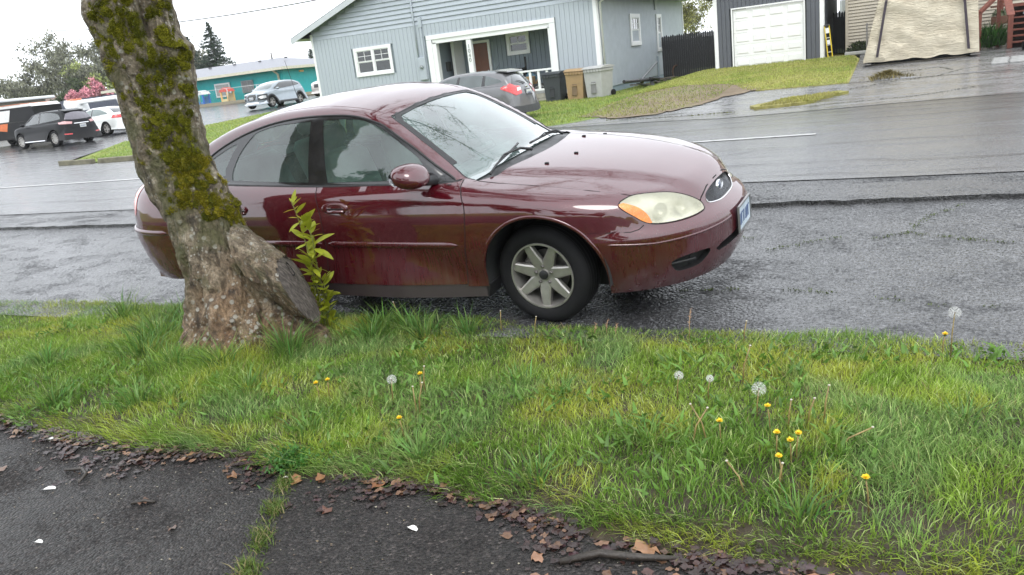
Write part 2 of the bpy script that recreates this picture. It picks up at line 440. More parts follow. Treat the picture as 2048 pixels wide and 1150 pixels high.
SWE = [(-14, 2.52), (-8, 2.55), (-4.64, 2.50), (-4.06, 2.46), (-3.52, 2.43), (-3.1, 2.47), (-2.7, 2.46), (-2.3, 2.39), (-1.99, 2.46), (-1.62, 2.44), (-1.25, 2.37), (-.93, 2.30), (-.58, 2.28), (-.12, 2.29), (1.5, 2.28), (9, 2.3)]
swx = np.array(SWE)
def swedge(x): return np.interp(x, swx[:, 0], swx[:, 1])
GRE = [(-40, 4.52), (-7.5, 4.50), (-6.2, 4.52), (-5.3, 4.49), (-3.46, 4.38), (-2.72, 4.46), (-1.95, 4.40), (-1.29, 4.35), (-.47, 4.37), (.54, 4.36), (9, 4.36)]
grx = np.array(GRE)
def gredge(x): return np.interp(x, grx[:, 0], grx[:, 1])
sheet('sidewalk', [(-14, -8), (9, -8)] + jag(SWE[::-1], .015, .15, 1), PATHM, .0, .4)
sheet('verge_soil', jag(SWE, .01, .3, 2) + [(9, 4.40), (-14, 4.52)], SOIL, -.012, .3)
sheet('road_shoulder', [(-60, 4.2), (40, 4.1), (40, 6.95), (-60, 6.95)], SHOULDER, .0, .7)
seam = jag([(-60, 6.80), (-8, 6.78), (-4, 6.75), (-1.2, 6.80), (1, 6.86), (40, 6.9)], .012, .12, 3)
sheet('road_edge_band', seam + [(40, 7.75), (-60, 7.75)], BANDM, .028, .6, skirt=.06)
sheet('road', [(-90, 7.62), (-30, 7.66), (-8, 7.60), (-3, 7.7), (0, 7.62), (40, 7.7), (90, 7.7), (90, 15.6), (3, 16.5), (0, 16.1), (-2, 15.5), (-3, 15.4), (-5, 16.6), (-7.6, 17.4), (-12, 17.9), (-24, 18.1), (-27, 19.5), (-29, 21), (-90, 22)], ROADM, .034, .9)
sheet('side_street', [(-29.2, 18.5), (-26.4, 18.0), (-31.0, 25), (-31.5, 60), (-31.5, 100), (-38.5, 100), (-38.5, 50), (-38, 30), (-37, 20)], ROADM, .030, 1.0)
sheet('corner_pavement', [(-36.6, 20), (-37.6, 30), (-38, 51), (-75, 51), (-75, 19)], ROADM, .026, 1.2)
for (xa, xb) in ((-60, -.95),):
    sheet('road_line', [(xa, 10.70), (xb, 10.72), (xb, 10.83), (xa, 10.81)], LINE, .041, .5)
# lots across the street
sheet('house_lawn', [(-24.6, 18.3), (-12, 18.1), (-7.7, 17.7), (-7.2, 18.6), (-6.6, 20.2), (-6.2, 22.4), (-7.4, 24.5), (-8.2, 31), (-8.6, 47), (-10, 47), (-26.5, 47), (-25.2, 22)], TURF, .045, .6, skirt=.05)
sheet('driveway_apron', [(-7.9, 17.2), (-5, 16.4), (-3, 15.3), (-2, 15.4), (0, 16.0), (3, 16.4), (12, 16), (12, 24), (-.9, 23.6), (-1.1, 23.1), (-3.6, 23.15), (-4.4, 23.6), (-7.0, 24.2), (-7.0, 20)], SLABM, .040, .6)
BARE = lawnmat('bare_earth', (.16, .12, .08), (.24, .19, .13), (.22, .21, .11))
sheet('bare_ground', jag([(-7.6, 20.3), (-6.2, 18.6), (-5.2, 18.9), (-4.6, 20.6), (-4.2, 22.2), (-3.4, 23.3), (-4.3, 25.2), (-6.2, 26.8), (-7.9, 25.6), (-7.6, 20.3)], .10, .3, 8)[:-1], BARE, .062, .4)
sheet('garage_lawn', [(-8.4, 26.6), (-6.4, 26.8), (-5.0, 26.0), (-4.3, 25.0), (-3.9, 23.6), (-3.5, 23.02)] + jag([(-3.4, 23.02), (-1.2, 22.92)], .025, .12, 9)[1:] + [(-1.25, 30.2), (-1.6, 33), (-1.6, 36), (-8.4, 36)], DRYTURF, .060, .5, skirt=.06)
sheet('tent_pad', [(-1.2, 22.9), (5.5, 22.4), (12, 22), (12, 40), (-1.6, 40), (-1.25, 30.2)], SLABM, .046, .6)
sheet('turf_patch', jag([(-2.75, 17.75), (-2.2, 17.9), (-1.7, 18.5), (-1.55, 19.4), (-1.1, 20.6), (-1.4, 20.9), (-1.9, 20.2), (-2.3, 20.5), (-2.5, 19.6), (-3.0, 18.6), (-2.75, 17.75)], .06, .15, 5)[:-1], DRYTURF, .10, .25, skirt=.10)
sheet('corner_lawn', [(-25.6, 18.35), (-24.6, 18.15), (-22, 17.95), (-20.0, 18.0), (-20, 26), (-24.5, 40), (-31.2, 40), (-30.9, 25), (-26.3, 18.9)], TURF, .075, .5, skirt=.1)
for (a_, b_, kl_) in (((-25.7, 18.2), (-23.7, 17.93), 'short mossy kerb stone at the tip of the corner lawn'), ((-23.3, 17.86), (-19.6, 17.78), 'longer grey kerb stone along the corner lawn after the short one')):
    kb = MB(); cx, cy = (a_[0] + b_[0]) / 2, (a_[1] + b_[1]) / 2; z0 = g1(cx, cy)
    kb.box((0, 0, .04), (math.hypot(b_[0] - a_[0], b_[1] - a_[1]), .16, .26), bev=.02)
    o = kb.build('kerb_stone', simple('mossy_kerb', (.16, .15, .10), .8, var=.35, vscale=5, bmp=.4), None); o.location = (cx, cy, z0 + .02); o.rotation_euler = (0, 0, math.atan2(b_[1] - a_[1], b_[0] - a_[0]))
    tag(o, kl_, 'kerb', 'broken kerb stones at the corner lawn')

# ------------------------------------------------------------------ grass
BLADE = vcolmat('grass_blade', rough=.42, trans=.35, spec=.35)
def fbm(P, sc_, seed=0):
    r = np.random.default_rng(seed + 100); out = np.zeros(len(P)); amp = 1.0; tot = 0
    for o in range(4):
        G = r.random((256, 256)); q = P * sc_ * (2 ** o) + r.random(2) * 50; i = np.floor(q).astype(int); f = q - i; f = f * f * (3 - 2 * f)
        a = G[i[:, 0] % 256, i[:, 1] % 256]; b = G[(i[:, 0] + 1) % 256, i[:, 1] % 256]; c = G[i[:, 0] % 256, (i[:, 1] + 1) % 256]; d = G[(i[:, 0] + 1) % 256, (i[:, 1] + 1) % 256]
        out += amp * ((a * (1 - f[:, 0]) + b * f[:, 0]) * (1 - f[:, 1]) + (c * (1 - f[:, 0]) + d * f[:, 0]) * f[:, 1]); tot += amp; amp *= .55
    return out / tot
def blades(xyz, hgt, wid, lean_dir, lean, col, rng, tipcol=None):
    """5-vertex bent blades"""
    n = len(xyz); az = rng.uniform(0, 2 * np.pi, n); wx, wy = np.cos(az) * wid / 2, np.sin(az) * wid / 2
    lx, ly = np.cos(lean_dir) * lean * hgt, np.sin(lean_dir) * lean * hgt
    V = np.zeros((n, 5, 3), np.float32)
    up = hgt * np.sqrt(np.clip(1 - (lean * .75) ** 2, .12, 1))
    b = xyz
    V[:, 0] = b + np.stack([-wx, -wy, 0 * wx], 1); V[:, 1] = b + np.stack([wx, wy, 0 * wx], 1)
    mid = b + np.stack([lx * .32, ly * .32, up * .58], 1)
    V[:, 2] = mid + np.stack([wx * .8, wy * .8, 0 * wx], 1); V[:, 3] = mid - np.stack([wx * .8, wy * .8, 0 * wx], 1)
    V[:, 4] = b + np.stack([lx, ly, up], 1)
    base = (np.arange(n) * 5)[:, None]
    F = np.concatenate([base + np.array([0, 1, 2]), base + np.array([0, 2, 3]), base + np.array([3, 2, 4])])
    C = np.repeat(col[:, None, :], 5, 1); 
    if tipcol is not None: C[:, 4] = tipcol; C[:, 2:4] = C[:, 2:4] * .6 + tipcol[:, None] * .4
    return V.reshape(-1, 3), F, C.reshape(-1, 3)
def grass_obj(name, V, F, C, label, mat=None):
    me = mkmesh(name, V, F, mat or BLADE); setcol(me, C)
    return tag(obj(name, me), label, 'grass', kind='stuff')
TREE_XY = (-4.02, 3.90)
def verge_grass():
    rng = np.random.default_rng(5); n = 430000
    # denser towards the camera side in view
    x = rng.uniform(-10.5, 2.2, n); y = rng.uniform(2.2, 4.62, n)
    pick = rng.random(n); x = np.where(pick < .55, rng.uniform(-5.5, 1.4, n), np.where(pick < .80, rng.uniform(-9.6, -5.5, n), x))
    P = np.stack([x, y], 1)
    e1 = y - swedge(x) + .02 - .13 * (fbm(P, 3.0, 1) - .42); e2 = gredge(x) - y + .10 * (fbm(P, 4.0, 2) - .5)
    thin = fbm(P, 2.6, 9); den = np.clip(.55 + 1.7 * (thin - .36), .18, 1)
    ok = (e1 > 0) & (e2 > 0) & (rng.random(n) < np.clip(e1 / .10, .25, 1)) & (rng.random(n) < den)
    ok &= ~((y > 4.34) & (np.abs(x + 1.95) < .26)) & ~((y > 4.46) & (np.abs(x + 4.70) < .26))
    ok &= ((x - TREE_XY[0]) ** 2 / .40 ** 2 + (y - TREE_XY[1]) ** 2 / .32 ** 2) > 1
    P = P[ok]; x, y = P[:, 0], P[:, 1]; n = len(x); e1 = e1[ok]; e2 = e2[ok]
    hn = fbm(P, 1.7, 3); kind = fbm(P, 1.15, 4); k2 = fbm(P, 3.3, 6)
    hgt = (.027 + .042 * np.clip((hn - .3) * 2.2, 0, 1)) * rng.uniform(.55, 1.35, n)
    hgt *= np.where(e1 < .22, 1.55, 1.0) * np.where(e2 < .2, .95, 1)
    dt = np.hypot(x - TREE_XY[0], y - TREE_XY[1]); hgt *= 1 + .9 * np.exp(-((dt - .5) / .28) ** 2)
    wid = rng.uniform(.0018, .0048, n) * np.where(rng.random(n) < .08, 1.7, 1.0)
    ld = 2 * np.pi * fbm(P, 2.6, 7) * 2 + rng.normal(0, 1.6, n); ld = np.where(e1 < .22, -np.pi / 2 + rng.normal(0, .7, n), ld)
    lean = np.clip(rng.normal(.66, .28, n) + np.where(e1 < .22, .35, 0), .05, 1.15)
    deep = np.array([.125, .245, .032]); mid = np.array([.235, .37, .050]); yel = np.array([.38, .43, .062]); blue = np.array([.17, .30, .10]); dry = np.array([.30, .25, .12])
    t = np.clip((kind - .33) / .34, 0, 1)[:, None]; u = np.clip((k2 - .5) / .2, 0, 1)[:, None]
    col = deep * (1 - t) + mid * t; col = col * (1 - .75 * u) + yel * .75 * u
    bl = np.clip((fbm(P, 2.1, 8) - .53) / .12, 0, 1)[:, None]; col = col * (1 - .7 * bl) + blue * .7 * bl
    col *= .98 * rng.uniform(.6, 1.35, n)[:, None]; dm = (rng.random(n) < .03 + .05 * (k2 > .55)) ; col[dm] = dry * rng.uniform(.5, 1.1, dm.sum())[:, None]
    hi = rng.random(n) < .10; col[hi] = np.array([.46, .58, .22]) * rng.uniform(.7, 1.2, hi.sum())[:, None]  # scattered pale blades carry a wet highlight in their colour
    tip = col * np.array([1.45, 1.30, 1.35])  # tips lightened in the colour as wet glints
    z = gz(x, y) - .012
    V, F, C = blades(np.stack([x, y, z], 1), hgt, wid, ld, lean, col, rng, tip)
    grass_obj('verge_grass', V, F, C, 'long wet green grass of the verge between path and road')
    # coarse broad-bladed tussocks
    spots = [(-2.75, 4.12, .2, 90), (-2.45, 4.18, .18, 80), (-2.95, 4.22, .2, 80), (-3.1, 4.02, .2, 110), (-3.45, 3.62, .28, 150), (-3.75, 3.35, .24, 120), (-4.1, 3.3, .22, 120), (-4.55, 3.45, .26, 130), (-4.75, 3.75, .3, 130), (-5.2, 3.2, .2, 80),
             (-5.0, 4.2, .22, 80), (-5.7, 4.25, .24, 80), (-3.3, 3.1, .16, 80), (-1.75, 3.45, .14, 40), (-1.5, 3.35, .14, 40), (-6.0, 2.9, .16, 80), (-4.5, 2.75, .18, 100), (-.95, 3.0, .14, 60), (-3.9, 2.85, .16, 90), (-.3, 2.6, .13, 70), (-1.9, 2.65, .14, 70), (-1.3, 2.6, .14, 70), (-2.6, 2.75, .14, 70), (.25, 3.4, .12, 60), (-3.15, 4.26, .24, 60)]
    Vs = []; Fs = []; Cs = []; o = 0
    for (sx, sy, hh, k) in spots:
        a = rng.uniform(0, 2 * np.pi, k); r = np.abs(rng.normal(0, .07, k)); px, py = sx + r * np.cos(a), sy + r * np.sin(a)
        c = np.array([.11, .225, .05]) * rng.uniform(.6, 1.5, (k, 1)); c[:, 0] *= rng.uniform(.8, 1.5, k)
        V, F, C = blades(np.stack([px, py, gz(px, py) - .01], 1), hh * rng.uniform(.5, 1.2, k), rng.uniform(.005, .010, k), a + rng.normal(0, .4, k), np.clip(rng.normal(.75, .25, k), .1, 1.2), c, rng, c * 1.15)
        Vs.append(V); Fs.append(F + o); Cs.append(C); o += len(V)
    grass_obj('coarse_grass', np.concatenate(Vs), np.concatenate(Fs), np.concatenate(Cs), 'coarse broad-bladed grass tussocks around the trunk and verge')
    # broad-leaved weeds: clover and dandelion leaves low in the grass
    k = 6000; px = rng.uniform(-6, 1.5, k); py = rng.uniform(2.45, 4.25, k); q = np.stack([px, py], 1); ok = (fbm(q, 2.6, 21) > .53); px, py = px[ok], py[ok]; k = len(px)
    c = np.array([.12, .235, .04]) * rng.uniform(.6, 1.4, (k, 1))
    V, F, C = blades(np.stack([px, py, gz(px, py) + .015], 1), rng.uniform(.03, .07, k), rng.uniform(.012, .024, k), rng.uniform(0, 6.28, k), rng.uniform(.8, 1.25, k), c, rng)
    grass_obj('low_weeds', V, F, C, 'low broad-leaved weeds among the verge grass')
    # grass in the path crack, and a little fern-like weed at its head
    k = 2600; t = rng.random(k); cx = np.interp(t, [0, .3, .5, .75, 1], [-2.06, -2.18, -2.26, -2.34, -2.43]); cy = np.interp(t, [0, .3, .5, .75, 1], [1.72, 1.94, 2.09, 2.23, 2.42])
    keep = np.sin(t * 23) + .6 * np.sin(t * 57) + rng.normal(0, .5, k) > .05; cx, cy = cx[keep] + rng.normal(0, .026, keep.sum()), cy[keep] + rng.normal(0, .012, keep.sum()); k = len(cx)
    c = np.array([.11, .17, .03]) * rng.uniform(.6, 1.4, (k, 1)); c[rng.random(k) < .2] = (.3, .25, .12)
    V, F, C = blades(np.stack([cx, cy, gz(cx, cy)], 1), rng.uniform(.015, .05, k), rng.uniform(.002, .005, k), rng.uniform(0, 6.28, k), rng.uniform(.4, 1.2, k), c, rng)
    grass_obj('crack_grass', V, F, C, 'thin grass growing out of the crack across the path')
    k = 900; a = rng.uniform(0, 6.28, k); r = np.abs(rng.normal(0, .06, k)); px, py = -2.46 + r * np.cos(a) * 1.3, 2.47 + r * np.sin(a)
    c = np.array([.055, .16, .028]) * rng.uniform(.6, 1.5, (k, 1))
    V, F, C = blades(np.stack([px, py, gz(px, py) + rng.uniform(0, .06, k)], 1), rng.uniform(.012, .03, k), rng.uniform(.006, .014, k), rng.uniform(0, 6.28, k), rng.uniform(.6, 1.2, k), c, rng)
    o = grass_obj('feathery_weed', V, F, C, 'feathery bright green weed at the edge of the path by the grassy crack'); o['category'] = 'weed'; del o['kind']
def far_grass(name, poly, n, h0, cols, label, seed, off=.04, wid=.02):
    rng = np.random.default_rng(seed); pl = np.array(poly); lo, hi = pl.min(0), pl.max(0)
    P = rng.uniform(lo, hi, (n, 2)); P = P[inpoly(P, poly)]; n = len(P)
    t = np.clip((fbm(P, .7, seed) - .3) / .4, 0, 1)[:, None]; u = np.clip((fbm(P, 2.2, seed + 1) - .45) / .25, 0, 1)[:, None]
    c = np.array(cols[0]) * (1 - t) + np.array(cols[1]) * t; c = c * (1 - .5 * u) + np.array(cols[2]) * .5 * u; c *= rng.uniform(.6, 1.4, n)[:, None]
    V, F, C = blades(np.concatenate([P, (gz(P[:, 0], P[:, 1]) + off)[:, None]], 1), h0 * rng.uniform(.5, 1.3, n), np.full(n, wid) * rng.uniform(.6, 1.3, n), rng.uniform(0, 6.28, n), rng.uniform(.2, .9, n), c, rng)
    grass_obj(name, V, F, C, label)
verge_grass()
far_grass('lawn_grass', [(-17, 18.2), (-7.7, 17.75), (-6.8, 20.2), (-6.3, 22.4), (-7.6, 24.8), (-8.3, 33), (-8.6, 45), (-10.4, 45), (-10.4, 30.4), (-17, 29)], 60000, .075, [(.20, .29, .06), (.29, .34, .08), (.38, .35, .13)], 'soft green lawn in front of the blue-grey house', 31)
far_grass('garage_grass', [(-8.3, 26.4), (-6.4, 26.6), (-5.0, 25.8), (-4.4, 25.0), (-4.0, 23.6), (-3.5, 23.05), (-1.25, 22.95), (-1.3, 30), (-1.7, 32.2), (-8.3, 33.5)], 42000, .05, [(.26, .33, .07), (.36, .38, .10), (.43, .40, .16)], 'yellowish mown lawn in front of the white garage door', 33, .055)
far_grass('sparse_grass', [(-7.4, 20.3), (-6.2, 18.9), (-5.3, 19.2), (-4.8, 20.8), (-4.4, 22.4), (-4.5, 25.0), (-6.2, 26.4), (-7.7, 25.4)], 4500, .05, [(.20, .26, .06), (.28, .28, .10), (.34, .28, .15)], 'thin straggly grass on the bare ground before the lawns', 39, .06)
far_grass('turf_patch_grass', [(-2.7, 17.85), (-1.6, 18.5), (-1.25, 20.2), (-1.5, 20.5), (-2.5, 19.6)], 3500, .05, [(.30, .30, .08), (.38, .34, .11), (.27, .22, .10)], 'yellow-green turf patch left on the driveway apron', 35, .1)
far_grass('corner_grass', [(-25.5, 18.5), (-20, 18.15), (-17, 18.3), (-17, 26), (-25, 40), (-31, 40), (-30.8, 25)], 42000, .07, [(.24, .34, .07), (.31, .38, .09), (.36, .36, .13)], 'bright lawn at the street corner left of the blue-grey house', 37, .07, .025)
# ------------------------------------------------------------------ car bodies: an implicit surface that panels are laid onto
class CarShape:
    def __init__(s, d):
        g = lambda k: spl(d[k])
        s.W = g('W'); s.xe = g('xe'); s.xr = g('xr'); s.top = g('top'); s.crown = g('crown')
        s.Wg = g('Wg'); s.gp = g('gplan'); s.roof = g('roof')
        s.fs = d.get('fs', 0.0); s.rs = d.get('rs', -2.9); s.pf = d.get('pf', 2.5); s.pr = d.get('pr', 2.8)
        s.kl = d.get('kl', .07); s.kg = d.get('kg', .06); s.kj = d.get('kj', .02)
        s.bend = d.get('bend', .10); s.bx = d.get('bx', -.4); s.rcrown = d.get('rcrown', .035); s.extra = d.get('extra')
        s.dome = spl(d['dome']) if 'dome' in d else None
        s.rbend = d.get('rbend', .10); s.rx = d.get('rx', -3.3); s.mid = d.get('mid', -1.7)
    def F(s, P):
        x, y, z = P[:, 0], np.abs(P[:, 1]), P[:, 2]
        W = s.W(z); xe = s.xe(z); xr = s.xr(z)
        tf = np.clip((x - s.fs) / (xe - s.fs), 0, None); tr = np.clip((s.rs - x) / (s.rs - xr), 0, None)
        yy = y / W
        p = np.where(x > s.mid, s.pf, s.pr); t = np.maximum(tf, tr)
        side = ((yy ** p + t ** p) ** (1 / p) - 1) * W
        top = z - (s.top(x) - s.crown(x) * (y / .85) ** 2.3)
        if s.dome is not None:
            q = np.clip((s.dome(x) - y) / .07, -1, 1); top = top - .009 * (q * (3 - q * q) / 2)
        lo = smax(side, top, s.kl)
        if s.extra is not None: lo = s.extra(lo, x, y, z)
        # greenhouse
        gs = y - s.Wg(z) * s.gp(x)
        fr = np.clip((x - s.mid) / (s.bx - s.mid), 0, 1.3) ** 2; rr = np.clip((s.mid - x) / (s.mid - s.rx), 0, 1.3) ** 2
        xs = x + s.bend * fr * (y / .7) ** 2 - s.rbend * rr * (y / .7) ** 2
        gt = z - (s.roof(xs) - s.rcrown * (y / .6) ** 2)
        gr = smax(gs, gt, s.kg)
        return smin(lo, gr, s.kj)
    def march(s, O, D, L=3.0, n=260):
        """first hit along rays O + t D, 0..L"""
        O = np.asarray(O, float); D = np.broadcast_to(np.asarray(D, float), O.shape)
        t0 = np.zeros(len(O)); hit = np.full(len(O), np.nan); prev = s.F(O)
        done = np.zeros(len(O), bool); st = L / n
        for i in range(1, n + 1):
            t = i * st; cur = s.F(O + D * t)
            new = (~done) & (prev > 0) & (cur <= 0)
            t0[new] = t - st; done |= new; prev = cur
            if done.all(): break
        a = t0.copy(); b = t0 + st
        for _ in range(26):
            m = (a + b) / 2; inside = s.F(O + D * m[:, None]) <= 0
            b = np.where(inside, m, b); a = np.where(inside, a, m)
        hit = np.where(done, (a + b) / 2, np.nan)
        return O + D * hit[:, None]
    def normal(s, P, e=2e-3):
        g = np.zeros_like(P)
        for i in range(3):
            d = np.zeros(3); d[i] = e; g[:, i] = s.F(P + d) - s.F(P - d)
        return g / (np.linalg.norm(g, axis=1, keepdims=True) + 1e-12)
    # projections: 2-D panel coordinates <-> surface.  y > 0 is the side on which the panel is drawn
    def proj(s, uv, kind):
        uv = np.asarray(uv, float); n = len(uv); u, v = uv[:, 0], uv[:, 1]
        if kind == 'side': O = np.stack([u, np.full(n, 1.6), v], 1); D = np.array([0, -1., 0])
        elif kind == 'top': O = np.stack([u, v, np.full(n, 2.6)], 1); D = np.array([0, 0, -1.])
        elif kind == 'diag':                # v runs down-outward to up-inward
            q = math.sqrt(.5); O = np.stack([u, -v * q + 1.8 * q, v * q + 1.8 * q], 1); D = np.array([0, -q, -q])
        elif kind == 'front' or kind == 'rear':
            sg = 1 if kind == 'front' else -1; xa = s.fs if sg > 0 else s.rs
            d = np.stack([np.cos(u) * sg, np.sin(u), 0 * u], 1); O = np.stack([xa + d[:, 0] * 2.2, d[:, 1] * 2.2, v], 1); D = -d
        return s.march(O, D)
    def unproj(s, P, kind):
        P = np.asarray(P, float)
        if kind == 'side': return P[:, [0, 2]]
        if kind == 'top': return P[:, [0, 1]]
        if kind == 'diag':
            q = math.sqrt(.5); return np.stack([P[:, 0], (P[:, 2] - P[:, 1]) * q], 1)
        sg = 1 if kind == 'front' else -1; xa = s.fs if sg > 0 else s.rs
        return np.stack([np.arctan2(P[:, 1], (P[:, 0] - xa) * sg), P[:, 2]], 1)
HERO = dict(
    W=[(.05, .78), (.15, .81), (.22, .845), (.30, .872), (.45, .905), (.58, .924), (.70, .927), (.80, .912), (.88, .888), (.94, .85), (1.0, .80), (1.6, .5)],
    xe=[(.0, .85), (.15, .95), (.22, 1.0), (.32, 1.04), (.42, 1.055), (.50, 1.055), (.545, 1.045), (.58, 1.00), (.61, .955), (.66, .93), (.72, .90), (.80, .84), (.95, .70), (1.6, .5)],
    xr=[(.0, -3.7), (.2, -3.83), (.3, -3.94), (.45, -3.985), (.60, -3.99), (.65, -3.97), (.69, -3.925), (.80, -3.915), (.92, -3.88), (1.0, -3.80), (1.1, -3.70), (1.6, -3.5)],
    top=[(-4.2, .90), (-3.9, .985), (-3.6, 1.035), (-3.3, 1.06), (-2.6, 1.03), (-1.5, .98), (-.6, .965), (-.35, .950), (-.1, .935), (.2, .905), (.5, .855), (.7, .80), (.82, .755), (.92, .70), (1.05, .60), (1.3, .4)],
    crown=[(-4.2, .05), (-3.4, .05), (-2.4, .03), (-.8, .03), (-.4, .045), (0, .06), (.5, .075), (.9, .05), (1.3, .04)],
    Wg=[(.0, 1.0), (.80, .855), (.93, .812), (1.05, .772), (1.2, .705), (1.35, .625), (1.45, .56), (1.8, .3)],
    gplan=[(-4.5, .70), (-3.6, .80), (-3.0, .90), (-2.4, .965), (-1.8, 1.0), (-1.1, 1.0), (-.7, .965), (-.4, .915), (0, .85), (.5, .8)],
    roof=[(-5, -2), (-4.0, -1), (-3.86, .45), (-3.75, .93), (-3.5, 1.05), (-3.2, 1.165), (-2.9, 1.285), (-2.6, 1.375), (-2.3, 1.43), (-2.0, 1.46), (-1.7, 1.466), (-1.4, 1.438), (-1.2, 1.395), (-1.05, 1.335), (-.8, 1.198), (-.5, 1.01), (-.3, .875), (.2, .53), (1.0, -.2)],
    dome=[(-4.5, -1), (-.9, -1), (-.35, .56), (.3, .47), (.75, .36), (.95, .30), (1.4, .25)],
    fs=-.05, rs=-3.12, pf=2.35, pr=2.9, bend=.09, bx=-.35, rcrown=.04, rbend=.14, rx=-3.4, mid=-1.7)
# ------------------------------------------------------------------ laying panels onto a car shape
def mir(v, f, n):
    v = v.copy(); v[:, 1] *= -1; n2 = n.copy(); n2[:, 1] *= -1; return v, f[:, ::-1].copy(), n2
class CarKit:
    def __init__(s, shape, root, h=.04): s.S = shape; s.root = root; s.h = h
    def curve(s, pts, kind):      # 2-D points -> 3-D on surface
        return s.S.proj(np.array(pts, float), kind)
    def surf(s, poly, kind, holes=(), h=None, off=0.0):
        v, f = tri_region([tuple(p) for p in poly], [[tuple(q) for q in hl] for hl in holes], h or s.h)
        P = s.S.proj(v, kind); bad = np.isnan(P).any(1)
        if bad.any():
            ok = ~bad[f].any(1); f = f[ok]; P[bad] = P[~bad][0] if (~bad).any() else 0
        Nn = s.S.normal(P)
        if off: P = P + Nn * off
        a = np.cross(P[f[:, 1]] - P[f[:, 0]], P[f[:, 2]] - P[f[:, 0]])
        flip = (a * Nn[f].mean(1)).sum(1) < 0; f = f.copy(); f[flip] = f[flip][:, ::-1]
        return P, f, Nn
    def panel(s, name, poly, kind, mat, holes=(), both=True, parent=None, h=None, off=0.0, left=True):
        P, f, Nn = s.surf(poly, kind, holes, h, off); out = []
        par = parent if isinstance(parent, (list, tuple)) else [parent or s.root] * 2
        if left: out.append(obj(name, mkmesh(name, P, f, mat, True, Nn), par[0]))
        if both: out.append(obj(name, mkmesh(name, *mir(P, f, Nn)[:2], mat, True, mir(P, f, Nn)[2]), par[-1]))
        return out
    def ribbon(s, mb, P, w, lift=.001, closed=False):
        P = np.asarray(P, float); P = P[~np.isnan(P).any(1)]; Nn = s.S.normal(P); m = len(P); V = []; F = []
        for i in range(m):
            t = (P[(i + 1) % m] - P[i - 1]) if closed else (P[min(i + 1, m - 1)] - P[max(i - 1, 0)])
            t = t / (np.linalg.norm(t) + 1e-9); b = np.cross(Nn[i], t); b /= np.linalg.norm(b) + 1e-9
            V += [P[i] - b * w / 2 + Nn[i] * lift, P[i] + b * w / 2 + Nn[i] * lift]
        k = m if closed else m - 1
        F = [(2 * i, 2 * i + 1, 2 * ((i + 1) % m) + 1, 2 * ((i + 1) % m)) for i in range(k)]
        mb.add(V, F); mb.add([(v[0], -v[1], v[2]) for v in V], [q[::-1] for q in F]); return mb
    def bead(s, mb, P, w, hgt, n=5, both=True):
        """raised rounded strip along a surface curve"""
        P = np.asarray(P, float); P = P[~np.isnan(P).any(1)]; Nn = s.S.normal(P); m = len(P); V = []; F = []
        for i in range(m):
            t = P[min(i + 1, m - 1)] - P[max(i - 1, 0)]; t /= np.linalg.norm(t) + 1e-9; b = np.cross(Nn[i], t)
            e = .25 if i in (0, m - 1) else 1.0
            for k in range(n + 1):
                a = math.pi * k / n; V.append(P[i] + b * math.cos(a) * w / 2 * e + Nn[i] * (math.sin(a) * hgt * e - .002))
        for i in range(m - 1):
            for k in range(n): F.append((i * (n + 1) + k, i * (n + 1) + k + 1, (i + 1) * (n + 1) + k + 1, (i + 1) * (n + 1) + k))
        mb.add(V, F)
        if both: mb.add([(v[0], -v[1], v[2]) for v in V], [q[::-1] for q in F])
        return mb
    def recess(s, name, poly, kind, depth, mat, floor=None, parent=None, both=True, dirv=None):
        """wall going inwards from an opening plus its floor"""
        r = np.array(resample(poly, .02)); P = s.S.proj(r, kind); Nn = s.S.normal(P)
        d = -Nn.mean(0) if dirv is None else np.array(dirv, float); d /= np.linalg.norm(d)
        Q = P + d * depth; m = len(P); c = Q.mean(0)
        V = np.concatenate([P, Q, [c]]); F = [(i, (i + 1) % m, m + (i + 1) % m, m + i) for i in range(m)] + [(m + i, m + (i + 1) % m, 2 * m) for i in range(m)]
        mb = MB(); mb.add(V, F)
        if both: mb.add([(v[0], -v[1], v[2]) for v in V], [q[::-1] for q in F])
        return build_each(mb, name, mat, parent or s.root)

